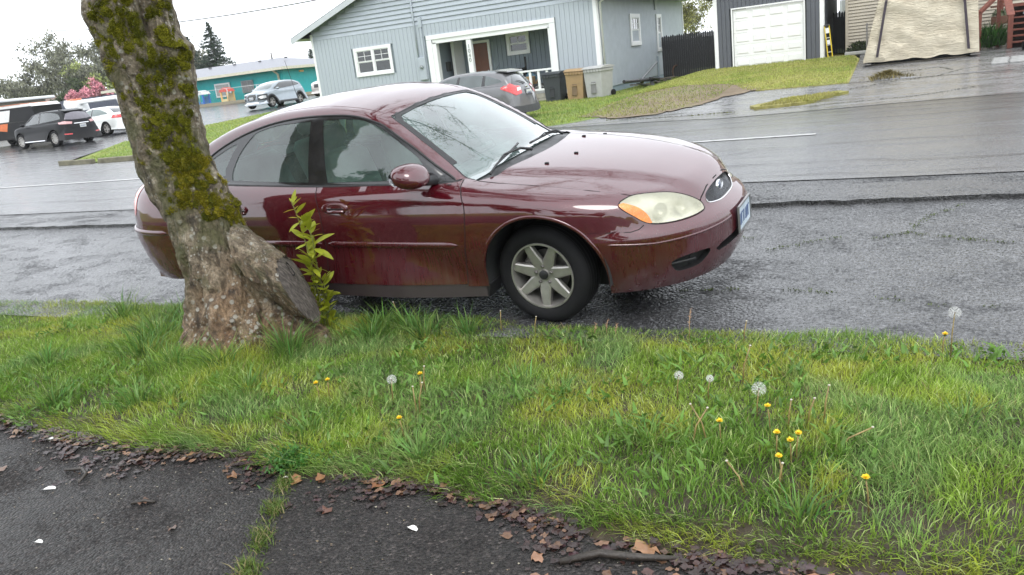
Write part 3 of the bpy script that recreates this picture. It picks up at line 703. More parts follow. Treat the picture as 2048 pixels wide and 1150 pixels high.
def make_wheel(R, rw, rr, spokes, matrim, parent, steer=0.0, hub_detail=True, pos=(0, 0, 0), side=1, style='star'):
    """wheel with the outer face towards +y*side; tyre > rim parts.  R tyre radius, rw width, rr rim radius"""
    w = bpy.data.objects.new('wheel', None); link(w, parent); w.location = pos; w.rotation_euler = (0, 0, steer + (0 if side > 0 else math.pi))
    h = rw / 2; t = MB()
    t.lathe([(rr - .004, h - .018), (rr + .004, h - .004), (rr + .02, h + .004), (rr + (R - rr) * .5, h + .012), (R - .03, h + .002), (R - .012, h - .014), (R - .002, h - .04), (R, 0),
             (R - .002, -h + .04), (R - .012, -h + .014), (R - .03, -h), (rr + .02, -h), (rr - .004, -h + .018)], 56, 'Y')
    ty = t.build('tyre', RUBBER, w, True, ang=50)
    if hub_detail:
        g = MB()
        for k in range(5):
            yy = -h + .03 + (2 * h - .06) * k / 4; g.lathe([(R + .0006, yy - .002), (R + .0006, yy + .002)], 56, 'Y')
        g.build('tread_groove', BLACK_PL, ty)
    r = MB()
    r.lathe([(rr - .002, h - .010), (rr + .006, h - .006), (rr + .003, h + .003), (rr - .007, h + .003), (rr - .012, h - .012), (rr - .02, h - .07), (rr - .028, -h + .02)], 56, 'Y')
    # spokes
    def spoke(a, w0, w1, r0, r1, y0, y1, th=.03):
        ca, sa = math.cos(a), math.sin(a)
        V = []
        for (rad_, hw, yy) in ((r0, w0, y0), ((r0 + r1) / 2, (w0 * .45 + w1 * .55), (y0 + y1) / 2 + .004), (r1, w1, y1)):
            for (sx, dy) in ((-1, -th), (-1, -.006), (-.72, 0), (.72, 0), (1, -.006), (1, -th)):
                x, z = rad_, sx * hw
                V.append((x * ca - z * sa, yy + dy, x * sa + z * ca))
        F = []
        for i in range(2):
            for k in range(5): F.append((i * 6 + k, i * 6 + k + 1, (i + 1) * 6 + k + 1, (i + 1) * 6 + k))
        r.add(V, F)
    off = math.pi / 2 if style == 'star' else 0
    for k in range(spokes):
        a = -math.pi / 2 + .03 + 2 * math.pi * k / spokes
        if style == 'star': spoke(a, .044, .026, .05, rr - .004, h - .030, h - .010, .035)
        else: spoke(a, .028, .016, .04, rr - .004, h - .022, h - .006, .025)
    rim = r.build('rim', matrim, w, True, ang=28)
    hb = MB(); hb.lathe([(.080, h - .05), (.078, h - .034), (.070, h - .028), (.046, h - .034), (.036, h - .034), (.033, h - .028), (.0, h - .026)], 32, 'Y')
    hb.build('hub', matrim, w, True, ang=30)
    if hub_detail:
        cp = MB(); cp.lathe([(.030, h - .03), (.029, h - .018), (.022, h - .014), (0, h - .013)], 24, 'Y'); cp.build('centre_cap', BLACK_PL, w, True, ang=40)
        for k in range(5):
            a = 2 * math.pi * k / 5 + .3; n = MB(); n.lathe([(.011, h - .036), (.011, h - .02), (.007, h - .016), (0, h - .016)], 6, 'Y', (.056 * math.cos(a), 0, .056 * math.sin(a)))
            n.build('lug_nut', STEEL, w)
    d = MB(); d.lathe([(.145, h - .105), (.145, h - .095), (.07, h - .095), (.07, h - .07), (0, h - .07)], 40, 'Y'); d.build('brake_disc', STEEL, w, True, ang=30)
    if hub_detail:
        c = MB(); c.box((.105, h - .085, .07), (.07, .05, .13), ry=-.6, bev=.012); c.build('brake_caliper', STEEL, w)
    dk = MB(); dk.lathe([(rr - .03, -h + .03), (0, -h + .03)], 32, 'Y'); dk.build('wheel_back', DARK_IN, w)
    return w
# ------------------------------------------------------------------ the maroon sedan
def arc(cx, cz, R, a0, a1, n=22): return [(cx + R * math.cos(rad(a0 + (a1 - a0) * i / n)), cz + R * math.sin(rad(a0 + (a1 - a0) * i / n))) for i in range(n + 1)]
def sym(half):  # half outline in (u, v) with v or u mirrored for top panels: points with y>=0 from front to back
    return half + [(x, -y) for x, y in half[::-1] if abs(y) > 1e-6]
def hero_car():
    S = CarShape(HERO)
    root = thing('maroon_sedan', 'wet dark red four-door sedan parked beside the mossy tree', 'car')
    O = np.array([-1.94314894, 5.19779322, 0.15171444])
    fw = (0.99853842, -0.05400266, -0.0021785); lf = (0.05396955, 0.99415343, 0.09352137); up = (-0.00288464, -0.09350225, 0.99561489)
    Mx = Matrix.Identity(4)
    for i in range(3): Mx[i][0], Mx[i][1], Mx[i][2], Mx[i][3] = fw[i], lf[i], up[i], O[i]
    root.matrix_world = Mx
    K = CarKit(S, root, .035)
    RED = paint('maroon_wet_paint', (.070, .0022, .0075), .25, .008, .40, ior=1.9)
    GLS = glassmat('car_glass', (.60, .80, .73), .085, (.44, .61, .56))
    WSG = glassmat('windscreen_glass', (.50, .70, .64), .11, (.58, .80, .76), 1.7)
    GAP = simple('panel_gap', (.006, .004, .004), .8)
    c3 = lambda pts, k: K.curve(pts, k)
    # --- outlines, right and left alike
    gapF = [(-.505, .926), (-.45, .899), (-.426, .854), (-.408, .783), (-.425, .64), (-.455, .51), (-.488, .343), (-.495, .285)]
    gapB = [(-1.632, .945), (-1.612, .915), (-1.585, .835), (-1.566, .73), (-1.574, .594), (-1.598, .40), (-1.605, .285)]
    gapF = [tuple(p) for p in smooth_curve(gapF, 4)]; gapB = [tuple(p) for p in smooth_curve(gapB, 4)]
    gapR = [tuple(p) for p in smooth_curve([(-2.441, .581), (-2.40, .70), (-2.415, .84), (-2.49, .955), (-2.535, .980)], 4)]
    belt = [tuple(p) for p in smooth_curve([(-2.535, .980), (-1.632, .945), (-1.034, .938), (-.505, .926)], 6)]
    bi = min(range(len(belt)), key=lambda i: abs(belt[i][0] + 1.632))
    AF = (.05, .335, .405); AR = (-2.756, .335, .40)
    dlo_up = [tuple(p) for p in smooth_curve([(-2.60, .984), (-2.80, 1.0), (-2.885, 1.04), (-2.86, 1.105), (-2.706, 1.195), (-2.52, 1.268), (-2.336, 1.322), (-2.128, 1.364), (-1.912, 1.386), (-1.68, 1.390), (-1.448, 1.380), (-1.306, 1.361), (-1.164, 1.322), (-1.073, 1.283), (-.937, 1.203), (-.812, 1.123), (-.691, 1.037), (-.609, .979), (-.545, .932)], 3)]
    dlo = [(-2.535, .980)] + dlo_up + [(-.505, .926)] + belt[::-1][1:-1]
    hl3 = [(.541, .762, .753), (.557, .728, .770), (.615, .652, .778), (.742, .517, .752), (.827, .428, .710), (.889, .354, .651), (.915, .348, .610), (.912, .392, .597), (.847, .530, .594), (.741, .650, .605), (.674, .703, .629), (.608, .744, .686), (.556, .766, .731)]
    hl = [tuple(p) for p in smooth_curve(S.unproj(np.array(hl3), 'front'), 4, True)]
    hlP = S.proj(np.array(hl), 'front')
    hoodside = [(.615, .652), (.55, .672), (.35, .703), (0, .727), (-.25, .727), (-.40, .710)]
    hoodsideP = c3(hoodside, 'top')
    # --- fender (drawn along the 45 degree direction so that crest and flank are even)
    fen = [c3(gapF, 'side'), c3([(-.495, .27), (-.37, .27)], 'side'), c3(arc(*AF, 189, 45), 'side'), c3([(.484, .608), (.60, .594), (.640, .600), (.662, .618)], 'side')]
    i_lo = 10 * 4; lowback = hlP[i_lo:] ; up1 = hlP[:2 * 4 + 1]
    fen += [lowback, up1, hoodsideP[1:], c3([(-.43, .735), (-.47, .765)], 'top')]
    fenP = np.concatenate(fen); fenP = fenP[~np.isnan(fenP).any(1)]
    K.panel('front_fender', S.unproj(fenP, 'diag'), 'diag', RED, h=.03)
    # --- doors
    fd = gapF + gapB[::-1] + belt[bi + 1:-1]
    rd = gapB + [(-2.359, .285)] + arc(*AR, -7, 38, 10) + gapR[1:] + belt[1:bi]
    dF = K.panel('front_door', fd, 'side', RED); dR = K.panel('rear_door', rd, 'side', RED)
    K.panel('rocker_panel', [(-.372, .285), (-.37, .20), (-2.37, .20), (-2.359, .285)], 'side', simple('rocker_film', (.035, .026, .027), .4, coat=.4), off=-.006)
    # --- body side frame: A-pillar, roof rail, C-pillar, quarter
    ws_edge = [(-.41, .702), (-.62, .636), (-.86, .586), (-1.06, .530), (-1.12, .50)]
    ditch = [(-1.3, .50), (-1.6, .492), (-2.0, .48), (-2.4, .47), (-2.66, .465)]
    bl_edge = [(-2.74, .478), (-2.95, .53), (-3.2, .575), (-3.38, .60)]
    deck_edge = [(-3.42, .64), (-3.55, .655)]
    qs = [c3(resample(smooth_curve(ws_edge, 4) , .05, False), 'top'), c3(smooth_curve(ditch, 3), 'top'), c3(smooth_curve(bl_edge, 3), 'top'), c3(deck_edge, 'top'),
          c3([(-3.55, .9), (-3.55, .8), (-3.55, .67), (-3.3, .645), (-3.06, .627)], 'side'), c3(arc(*AR, 133, 38), 'side'), c3(gapR[1:], 'side'), c3(dlo_up, 'side'), c3([(-.52, .93)], 'side'), c3([(-.47, .765), (-.43, .735)], 'top')]
    qP = np.concatenate(qs); qP = qP[~np.isnan(qP).any(1)]
    K.panel('quarter_and_roof_rail', S.unproj(qP, 'diag'), 'diag', RED, h=.035)
    # --- glass and its black surround
    gF = smooth_curve([(-1.612, 1.362), (-1.344, 1.352), (-1.194, 1.318), (-1.061, 1.259), (-.881, 1.145), (-.80, 1.088)], 4) + [np.array(q) for q in ((-.77, 1.05), (-.745, .965), (-1.0, .962), (-1.545, .966))]
    gR = smooth_curve([(-2.492, 1.003), (-2.490, 1.06), (-2.415, 1.186), (-2.30, 1.29), (-2.22, 1.325), (-2.03, 1.355), (-1.726, 1.363)], 4) + [np.array((-1.715, .972))]
    gQ = smooth_curve([(-2.59, 1.03), (-2.565, 1.085), (-2.50, 1.185), (-2.455, 1.25), (-2.62, 1.198), (-2.78, 1.125), (-2.815, 1.07), (-2.76, 1.035)], 3, True)
    K.panel('window_surround', dlo, 'side', GLOSS_BLACK, holes=[gF, gR, gQ], off=-.003)
    K.panel('front_door_glass', gF, 'side', GLS, off=-.007); K.panel('rear_door_glass', gR, 'side', GLS, off=-.007); K.panel('quarter_glass', gQ, 'side', GLS, off=-.007)
    # --- roof, screens, bonnet, boot
    hdr = [(-1.105, 0), (-1.105, .30), (-1.108, .44), (-1.12, .50)]
    bltop = [(-2.66, .465), (-2.61, .25), (-2.60, 0)]
    K.panel('roof', sym(hdr + ditch[:-1] + bltop), 'top', RED, both=False, h=.045)
    wb = [(-.43, .69), (-.405, .55), (-.375, .30), (-.365, 0)]
    K.panel('windscreen', sym([(-1.115, 0), (-1.115, .30), (-1.118, .43), (-1.115, .492), (-1.06, .522), (-.86, .578), (-.62, .628)] + wb[0:]), 'top', WSG, both=False, h=.05, off=-.004)
    K.panel('rear_window', sym([(-2.612, 0), (-2.62, .25), (-2.67, .455), (-2.75, .47), (-2.95, .522), (-3.2, .567), (-3.37, .59), (-3.395, .4), (-3.40, 0)]), 'top', GLS, both=False, h=.05, off=-.004)
    hoodrear = [(-.40, .710), (-.312, .60), (-.24, .306), (-.215, .12), (-.21, 0)]
    hoodfront = [(.895, 0), (.893, .193), (.895, .27), (.892, .325)]
    hlup = [tuple(q[:2]) for q in hlP[2 * 4:5 * 4 + 1:2]]
    hood = hoodfront + hlup[::-1] + hoodside[1:] + hoodrear[1:]
    K.panel('hood', sym(hood), 'top', RED, both=False, h=.035)
    K.panel('cowl', sym([(-.212, 0), (-.217, .12), (-.242, .306), (-.314, .60), (-.402, .705), (-.43, .69), (-.405, .55), (-.375, .30), (-.365, 0)]), 'top', BLACK_PL, both=False, h=.03, off=-.012)
    K.panel('boot_lid', sym([(-3.405, 0), (-3.405, .4), (-3.39, .60), (-3.42, .64), (-3.55, .655), (-3.70, .65), (-3.76, .60), (-3.785, .4), (-3.80, 0)]), 'top', RED, both=False, h=.045)
    # --- front bumper cover with grille and intakes
    half3 = [c3([(.895, 0), (.893, .10), (.893, .193), (.895, .27)], 'top'), np.array([(.894, .333, .652)]), hlP[5 * 4 + 1:10 * 4 + 1], c3([(.640, .600), (.60, .594), (.484, .608)], 'side'), c3(arc(*AF, 45, -18, 14), 'side')]
    bh = [tuple(q) for q in S.unproj(np.concatenate(half3), 'front')]
    bh += [(math.atan2(.80, .62), .205), (math.atan2(.62, .83), .20), (.35, .198), (0, .198)]
    def both_th(h_): return h_ + [(-u, v) for u, v in h_[::-1] if abs(u) > 1e-6]
    gr3 = np.array([(.905, 0, .690), (.905, .12, .686), (.905, .20, .678), (.90, .262, .664), (.915, .285, .640), (.93, .275, .615), (.947, .177, .600), (.95, .09, .597), (.952, 0, .597)])
    gr = both_th([tuple(p) for p in smooth_curve(S.unproj(gr3, 'front'), 3)])
    sl = smooth_curve(S.unproj(np.array([(.787, .647, .368), (.848, .593, .388), (.947, .455, .386), (.96, .44, .360), (.934, .46, .331), (.896, .502, .300), (.813, .598, .294), (.789, .638, .325)]), 'front'), 3, True)
    sl = [tuple(p) for p in sl]; slm = [(-u, v) for u, v in sl]
    cs = both_th([(0, .412), (.15, .405), (.30, .385), (.36, .36), (.33, .338), (.15, .345), (0, .347)])
    K.panel('front_bumper', both_th(bh), 'front', RED, holes=[gr, sl, slm, cs], both=False, h=.028)
    K.recess('fog_slot', sl, 'front', .05, BLACK_PL, dirv=(-.75, -.66, 0.05)); K.recess('lower_intake', cs, 'front', .08, BLACK_PL, both=False, dirv=(-1, 0, .05))
    K.recess('grille_box', gr, 'front', .05, BLACK_PL, both=False, dirv=(-1, 0, 0.1))
    mb = MB(); slP = S.proj(np.array([(u, .338 + .035 * (u - .45)) for u in np.linspace(.50, .685, 8)]), 'front'); mb.tube([tuple(p - S.normal(p[None])[0] * .018) for p in slP], .009, 6)
    mb.tube([(p[0], -p[1], p[2]) for p in [p - S.normal(p[None])[0] * .018 for p in slP]], .009, 6); build_each(mb, 'fog_slot_bar', BLACK_PL, root, True)
    # grille mesh: crossed wires behind the opening, on the bumper's curve
    gm = MB(); gp = np.array(gr)
    umax = gp[:, 0].max()
    for sgn in (1, -1):
        for k in range(-34, 35):
            line = []
            for j in range(26):
                v = .585 + .12 * j / 25; u = k * .022 + sgn * (v - .64) * 1.15
                if inpoly(np.array([(u, v)]), gr)[0]: line.append((u, v))
            if len(line) > 1:
                P = S.proj(np.array([line[0], line[-1]]), 'front'); P = P + np.array([-.016, 0, 0])
                gm.tube([tuple(q) for q in P], .0020, 4)
    gm.build('grille', simple('dark_chrome_mesh', (.16, .165, .175), .3, .8), root)
    rimP = S.proj(np.array(resample([q for q in gr if q[1] < .645], .02, False)), 'front')
    rimP = rimP[np.argsort(np.arctan2(rimP[:, 1], rimP[:, 0]))]; mb = MB(); mb.tube([tuple(q) for q in rimP], .005, 6); mb.build('grille_surround', CHROME, root, True)
    em = MB(); em.lathe([(0, .016), (.05, .015), (.056, .010), (.058, 0)], 28, 'X', (0, 0, 0)); e = em.build('emblem', simple('emblem_blue', (.03, .05, .10), .2, .4, coat=.8), root, True, ang=40)
    e.location = (.915, 0, .652); e.scale = (1, .95, .45); e.rotation_euler = (0, -.12, 0)
    em = MB(); em.lathe([(.056, 0), (.056, .014), (.062, .016), (.066, .010), (.066, 0)], 28, 'X'); e2 = em.build('emblem_ring', CHROME, e, True, ang=40)
    # --- headlamps: bucket, reflector, amber corner, cloudy lens
    CREAM = newmat('cloudy_lens'); m, nt, N, L, b = CREAM; tx = texco(N, L)
    L.new(ramp(N, L, tnoise(N, L, tx, 9, 4), [(.3, (.66, .65, .50)), (.7, (.80, .79, .66))]), b.inputs['Base Color']); b.inputs['Roughness'].default_value = .3
    b.inputs['Coat Weight'].default_value = .8; b.inputs['Coat Roughness'].default_value = .08
    tr = N.new('ShaderNodeBsdfTransparent'); tr.inputs[0].default_value = (.93, .92, .84, 1); mx = N.new('ShaderNodeMixShader')
    L.new(ramp(N, L, tnoise(N, L, tx, 5, 3), [(.3, g3(.30)), (.7, g3(.48))]), mx.inputs[0]); L.new(tr.outputs[0], mx.inputs[1]); L.new(b.outputs[0], mx.inputs[2]); L.new(mx.outputs[0], N['Material Output'].inputs[0])
    CREAM = m
    AMB = simple('amber_lens', (.80, .23, .03), .25, coat=1.0, var=.2, vscale=30)
    div = [tuple(p) for p in smooth_curve(S.unproj(np.array([(.700, .683, .622), (.675, .689, .676), (.63, .711, .724), (.560, .742, .757)]), 'front'), 4)]
    hlp = np.array(hl); lens = K.panel('headlamp', hl, 'front', CREAM, h=.015, off=.004)
    # amber: the part of the lamp outside the dividing curve
    lowpart = [q for q in hl[10 * 4 - 1:]] ; amb = [tuple(p) for p in div[::1]] + [hl[0]] + [q for q in hl[:0:-1] if q[1] < .75 and q[0] > div[0][0] + .002]
    K.panel('amber_corner', amb, 'front', AMB, h=.012, off=.0055, parent=lens)
    K.recess('lamp_bucket', hl, 'front', .05, simple('lamp_silver', (.78, .78, .74), .35, .2, var=.05), dirv=(-.8, -.45, -.2))
    for sy, par in ((1, lens[0]), (-1, lens[1])):
        for (u, v, rr_) in ((.66, .675, .045), (.50, .665, .05)):
            P = S.proj(np.array([(u, v)]), 'front')[0]; Nn = S.normal(P[None])[0]
            lb = MB(); lb.lathe([(rr_, 0), (rr_ * .98, -.01), (rr_ * .7, -.03), (rr_ * .3, -.04), (0, -.042)], 20, 'Z'); o = lb.build('reflector_bowl', simple('lamp_bowl', (.60, .60, .55), .3, .3), par, True)
            o.location = (P[0] - Nn[0] * .012, sy * (P[1] - Nn[1] * .012), P[2] - Nn[2] * .012); o.rotation_euler = Vector((Nn[0], sy * Nn[1], Nn[2] * .4)).to_track_quat('Z', 'Y').to_euler()
    # --- rear bumper, rear fascia, tail lamps
    rb = [tuple(q) for q in S.unproj(np.concatenate([c3([(-3.06, .625)], 'side') if False else c3([(-3.13, .628), (-3.3, .643), (-3.55, .668)], 'side')]), 'rear')]
    rbl = [(.95, .665), (.6, .668), (0, .67)]; a_lo = S.unproj(c3(arc(*AR, 166, 196, 6), 'side'), 'rear')
    rbp = both_th([(0, .67), (.6, .668)] + [q for q in rb[::-1]] + [(1.56, .55), (1.56, .24), (1.2, .215), (.6, .21), (0, .21)])
    K.panel('rear_bumper', rbp, 'rear', RED, both=False, h=.035)
    K.panel('rear_bumper_side', [(-3.055, .625), (-3.135, .628), (-3.135, .24), (-3.145, .235)] + arc(*AR, 194, 134, 10), 'side', RED, h=.03)
    th = S.unproj(c3([(-3.55, .8)], 'side'), 'rear')[0][0]
    lampo = smooth_curve([(th - .015, .80), (th - .02, .95), (th - .12, .985), (.72, .96), (.62, .90), (.62, .80), (.75, .765), (th - .10, .765)], 3, True); lampo = [tuple(q) for q in lampo]
    lampm = [(-u, v) for u, v in lampo]
    K.panel('rear_fascia', both_th([(0, .99), (.3, .99), (.6, .985), (th - .1, .998), (th, .985), (th, .80), (th, .672), (.6, .672), (0, .672)]), 'rear', RED, holes=[lampo, lampm], both=False, h=.035)
    K.panel('tail_lamp', lampo, 'rear', simple('red_lens', (.70, .10, .08), .2, coat=1.0, var=.2), h=.03, off=.003)
    # --- seams, mouldings, lips
    g = MB()
    for cv in (c3(gapF, 'side'), c3(gapB, 'side'), c3(gapR, 'side'), hoodsideP, c3(arc(*AR, 38, -7, 8), 'side')): K.ribbon(g, resample(cv, .03, False), .006, .0012)
    K.ribbon(g, resample(c3([(.338, .62), (.484, .608), (.60, .594), (.640, .600), (.662, .618)], 'side'), .03, False), .005, .0012)
    K.ribbon(g, resample(c3([(-3.06, .627), (-3.3, .645), (-3.55, .67)], 'side'), .03, False), .007, .0012)
    K.ribbon(g, resample(c3([(.895, 0), (.893, .193), (.895, .27), (.892, .325)], 'top'), .03, False), .008, .0012)
    K.ribbon(g, resample(c3([(-.495, .284), (-2.359, .284)], 'side'), .06, False), .007, .0012)
    K.ribbon(g, resample(list(hlP) , .02, True), .007, .0045, closed=True)
    build_each(g, 'panel_gap', GAP, root)
    t = MB(); K.bead(t, c3(resample(dlo_up, .04, False), 'side'), .016, .006); K.bead(t, c3(resample(belt, .05, False), 'side'), .018, .006)
    K.bead(t, c3(resample(smooth_curve(ws_edge, 3), .04, False), 'top'), .014, .004); K.bead(t, c3([(-1.108, y) for y in np.linspace(0, .5, 14)], 'top'), .014, .004); build_each(t, 'window_seal', simple('seal_rubber', (.012, .012, .013), .5), root, True)
    t = MB(); K.bead(t, c3(resample(smooth_curve([(-1.15, .497)] + ditch, 3), .05, False), 'top'), .012, .004); build_each(t, 'roof_ditch_moulding', RED, root, True)
    fr_ = MB(); K.ribbon(fr_, resample(c3([(-.61, .61), (-.86, .562), (-1.05, .51), (-1.10, .45), (-1.10, .2), (-1.10, 0)], 'top'), .015, False), .045, .0005); build_each(fr_, 'windscreen_frit', BLACK_PL, root)
    md = MB(); K.bead(md, c3([(x, .557 + .006 * (-.5 - x)) for x in np.linspace(-.50, -1.555, 24)], 'side'), .044, .014, 7); K.bead(md, c3([(x, .557 + .006 * (-.5 - x)) for x in np.linspace(-1.61, -2.40, 18)], 'side'), .044, .014, 7); build_each(md, 'side_moulding', RED, root, True, ang=60)
    bd = MB(); K.bead(bd, S.proj(np.array([(u, .515 + .022 * max(0, u - .75) / .25 - .012 * math.sin(u * 3)) for u in np.linspace(.17, 1.02, 36)]), 'front'), .016, .006); 
    K.bead(bd, c3(arc(*AF, 186, -14, 40), 'side'), .022, .006); K.bead(bd, c3(arc(*AR, 192, -5, 40), 'side'), .022, .006)
    K.bead(bd, S.proj(np.array([(u, .645) for u in np.linspace(.0, 1.5, 34)]), 'rear'), .045, .016); build_each(bd, 'body_bead', RED, root, True)
    # --- door handles
    for parent, cx in ((dF, -1.435), (dR, -2.36)):
        for k, sy in ((0, 1), (1, -1)):
            P = c3([(cx, .812)], 'side')[0]; hd = MB()
            hb_ = MB(); ring = []
            for i in range(28):
                a = 2 * math.pi * i / 28; ring.append((cx + .115 * math.copysign(abs(math.cos(a)) ** .8, math.cos(a)), .815 + .036 * math.sin(a)))
            RP = c3(ring, 'side'); Nn = S.normal(RP); V = np.concatenate([RP + Nn * .001, RP + Nn * .008 + (P - RP) * .08, RP * .55 + P * .45 + np.array([0, .004, 0]), [P + np.array([0, -.006, 0])]]); V[:, 1] *= sy
            F = []
            for q in range(2): F += [(q * 28 + i, q * 28 + (i + 1) % 28, (q + 1) * 28 + (i + 1) % 28, (q + 1) * 28 + i) for i in range(28)]
            F += [(56 + i, 56 + (i + 1) % 28, 84) for i in range(28)]
            hb_.add(V, F); hb_.build('handle_surround', RED, parent[k], True)
            cv = MB(); cv.box((cx + .005, sy * (P[1] + .004), .805), (.15, .006, .018), bev=.003); cv.build('handle_slot', GAP, parent[k])
            hd.box((cx + .01, sy * (P[1] + .013), .792), (.145, .018, .024), bev=.008); hd.build('door_handle', RED, parent[k], True, ang=40)
    # --- mirrors
    for sy in (-1,):          # only the near side still has its mirror
        mb = MB(); V = []; F = []; nu, nv = 14, 18
        for i in range(nu + 1):
            a = math.pi * i / nu
            for j in range(nv):
                b_ = 2 * math.pi * j / nv
                x = -math.cos(a); ra = math.sin(a) ** .7
                V.append((-.705 + x * .10 - .03 * (math.sin(b_) * ra), sy * (.985 + .125 * ra * math.copysign(abs(math.cos(b_)) ** .8, math.cos(b_))), 1.03 + .075 * ra * math.copysign(abs(math.sin(b_)) ** .8, math.sin(b_))))
        for i in range(nu):
            for j in range(nv): F.append((i * nv + j, i * nv + (j + 1) % nv, (i + 1) * nv + (j + 1) % nv, (i + 1) * nv + j))
        mb.add(V, F); mo = mb.build('wing_mirror', RED, root, True)
        s_ = MB(); s_.tube([(-.66, sy * .79, .955), (-.69, sy * .86, .965), (-.70, sy * .93, .99)], [.035, .03, .03], 8); s_.build('mirror_arm', BLACK_PL, mo, True)
        gl = MB(); gl.lathe([(0, -.078), (.085, -.077), (.09, -.07)], 20, 'X'); o = gl.build('mirror_glass', CHROME, mo, True); o.location = (-.725, sy * .985, 1.03); o.scale = (1, 1.15, .66)
    # --- wipers, washer jets, plate, aerial
    def onS(x, y, up_=.01):
        P = S.proj(np.array([(x, y)]), 'top')[0]; return tuple(P + S.normal(P[None])[0] * up_)
    for (a, b_, piv) in (((-.355, -.62), (-.46, -.02), (-.31, -.10)), ((-.40, .06), (-.42, .60), (-.31, .42))):
        wb_ = MB(); wb_.tube([onS(a[0] + (b_[0] - a[0]) * t_, a[1] + (b_[1] - a[1]) * t_, .014) for t_ in np.linspace(0, 1, 10)], .008, 6)
        m_ = ((a[0] + b_[0]) / 2, (a[1] + b_[1]) / 2)
        wb_.tube([onS(*piv, .01), onS(piv[0] * .6 + m_[0] * .4, piv[1] * .6 + m_[1] * .4, .04), onS(*m_, .028)], [.012, .009, .006], 6)
        wb_.tube([onS(a[0] * .75 + b_[0] * .25, a[1] * .75 + b_[1] * .25, .014), onS(*m_, .032), onS(a[0] * .25 + b_[0] * .75, a[1] * .25 + b_[1] * .75, .014)], .005, 5)
        wb_.build('wiper', BLACK_PL, root, True)
    for (x, y) in ((.037, -.146), (-.119, .364), (-.06, -.40), (-.03, .542)):
        j = MB(); j.box(onS(x, y, .004), (.03, .016, .012), bev=.004); j.build('washer_jet', BLACK_PL, root)
    ang_ = math.atan2(0.0, 1); pl = MB(); pl.box((1.066, 0, .462), (.006, .305, .152), bev=.002); p_o = pl.build('licence_plate', simple('plate_pale_blue', (.50, .58, .64), .4, var=.25, vscale=12), root)
    pf = MB()
    for (c_, d_) in (((1.07, 0, .541), (.012, .32, .010)), ((1.07, 0, .383), (.012, .32, .010)), ((1.07, .156, .462), (.012, .010, .168)), ((1.07, -.156, .462), (.012, .010, .168))): pf.box(c_, d_)
    pf.build('plate_frame', simple('plate_frame_grey', (.22, .22, .22), .4, .5), p_o)
    tx_ = MB()
    for i, (y, kind_) in enumerate(((-.11, 0), (-.07, 1), (-.03, 2), (.03, 0), (.07, 2), (.11, 1))):
        tx_.box((1.0705, y - .012, .455), (.002, .007, .07)); 
        if kind_ != 1: tx_.box((1.0705, y + .012, .455), (.002, .007, .07))
        tx_.box((1.0705, y, .49 if kind_ else .422), (.002, .026, .008))
    tx_.build('plate_marks', simple('plate_ink', (.06, .10, .22), .5), p_o)
    ae = MB(); ae.tube([(-3.0 + 0, .74, 1.0), (-3.06, .75, 1.35), (-3.12, .76, 1.72)], [.004, .0025, .0018], 5); ae.build('aerial', BLACK_PL, root)
    # --- wheels and wells
    for (x, sy) in ((0, 1), (0, -1), (-2.756, 1), (-2.756, -1)):
        w = make_wheel(.322, .205, .212, 7, ALLOY, root, pos=(x, sy * .70, .317), side=sy, steer=(-.02 if x == 0 else 0))
    wl_ = MB()
    for (cx, cz, R_) in (AF, AR):
        for sy in (1, -1):
            pr = arc(cx, cz, R_ + .012, 188, -8, 24); V = [(x, sy * .50, z) for x, z in pr] + [(x, sy * .85, z) for x, z in pr]; n = len(pr)
            wl_.add(V, [(i, i + 1, n + i + 1, n + i) for i in range(n - 1)]); wl_.add([(x, sy * .50, z) for x, z in pr], [tuple(range(n))])
    build_each(wl_, 'wheel_well', DARK_IN, root)
    ub = MB(); ub.box((-1.38, 0, .26), (1.95, 1.60, .10)); ub.box((.45, 0, .30), (.8, 1.0, .14)); ub.box((-1.4, 0, .21), (3.9, .95, .14)); ub.box((-1.4, .45, .16), (1.9, .5, .10)); ub.box((-3.45, 0, .32), (.7, 1.2, .16)); ub.box((.30, 0, .55), (.6, 1.05, .45)); ub.build('underbody', DARK_IN, root)  # lower boxes added to block light and deepen the shade under the car
    fl = MB(); fl.box((-.375, .78, .235), (.03, .16, .09), ry=.25); fl.box((-.375, -.78, .235), (.03, .16, .09), ry=.25); build_each(fl, 'mud_flap', BLACK_PL, root)
    # --- cabin
    CL = simple('grey_cloth', (.20, .225, .215), .95, bmp=.2, bscale=200)
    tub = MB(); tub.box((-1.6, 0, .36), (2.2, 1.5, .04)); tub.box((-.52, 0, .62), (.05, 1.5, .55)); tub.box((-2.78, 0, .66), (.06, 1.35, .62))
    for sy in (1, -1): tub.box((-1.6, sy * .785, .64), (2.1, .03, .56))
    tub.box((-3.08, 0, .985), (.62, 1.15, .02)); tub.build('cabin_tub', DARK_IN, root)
    ds = MB(); ds.prism([(-.45, .90), (-.70, .935), (-.86, .90), (-.88, .72), (-.50, .60)], -.72, .72, 'XZ'); ds.build('dashboard', simple('dash_grey', (.05, .055, .055), .8, bmp=.2, bscale=150), root)
    sw = MB(); sw.lathe([(.175, -.014), (.19, 0), (.175, .014), (.16, 0)], 28, 'X', closed=True); sw.box((0, 0, 0), (.02, .32, .04)); o = sw.build('steering_wheel', BLACK_PL, root, True); o.location = (-.98, .37, .90); o.rotation_euler = (0, -.45, 0)
    for sy in (1, -1):
        for (x, wdt) in ((-1.55, .50), (-2.45, .56)):
            st = MB(); st.box((x + .18, sy * .37, .50), (.52, wdt, .18), bev=.06, ry=-.08); st.box((x - .10, sy * .37, .82), (.16, wdt, .58), bev=.06, ry=-.30); so = st.build('seat', CL, root, True, ang=50)
            hr = MB(); hr.box((x - .23, sy * .37, 1.20), (.10, .26, .17), bev=.045, ry=-.15); hr.build('headrest', CL, so, True, ang=50)
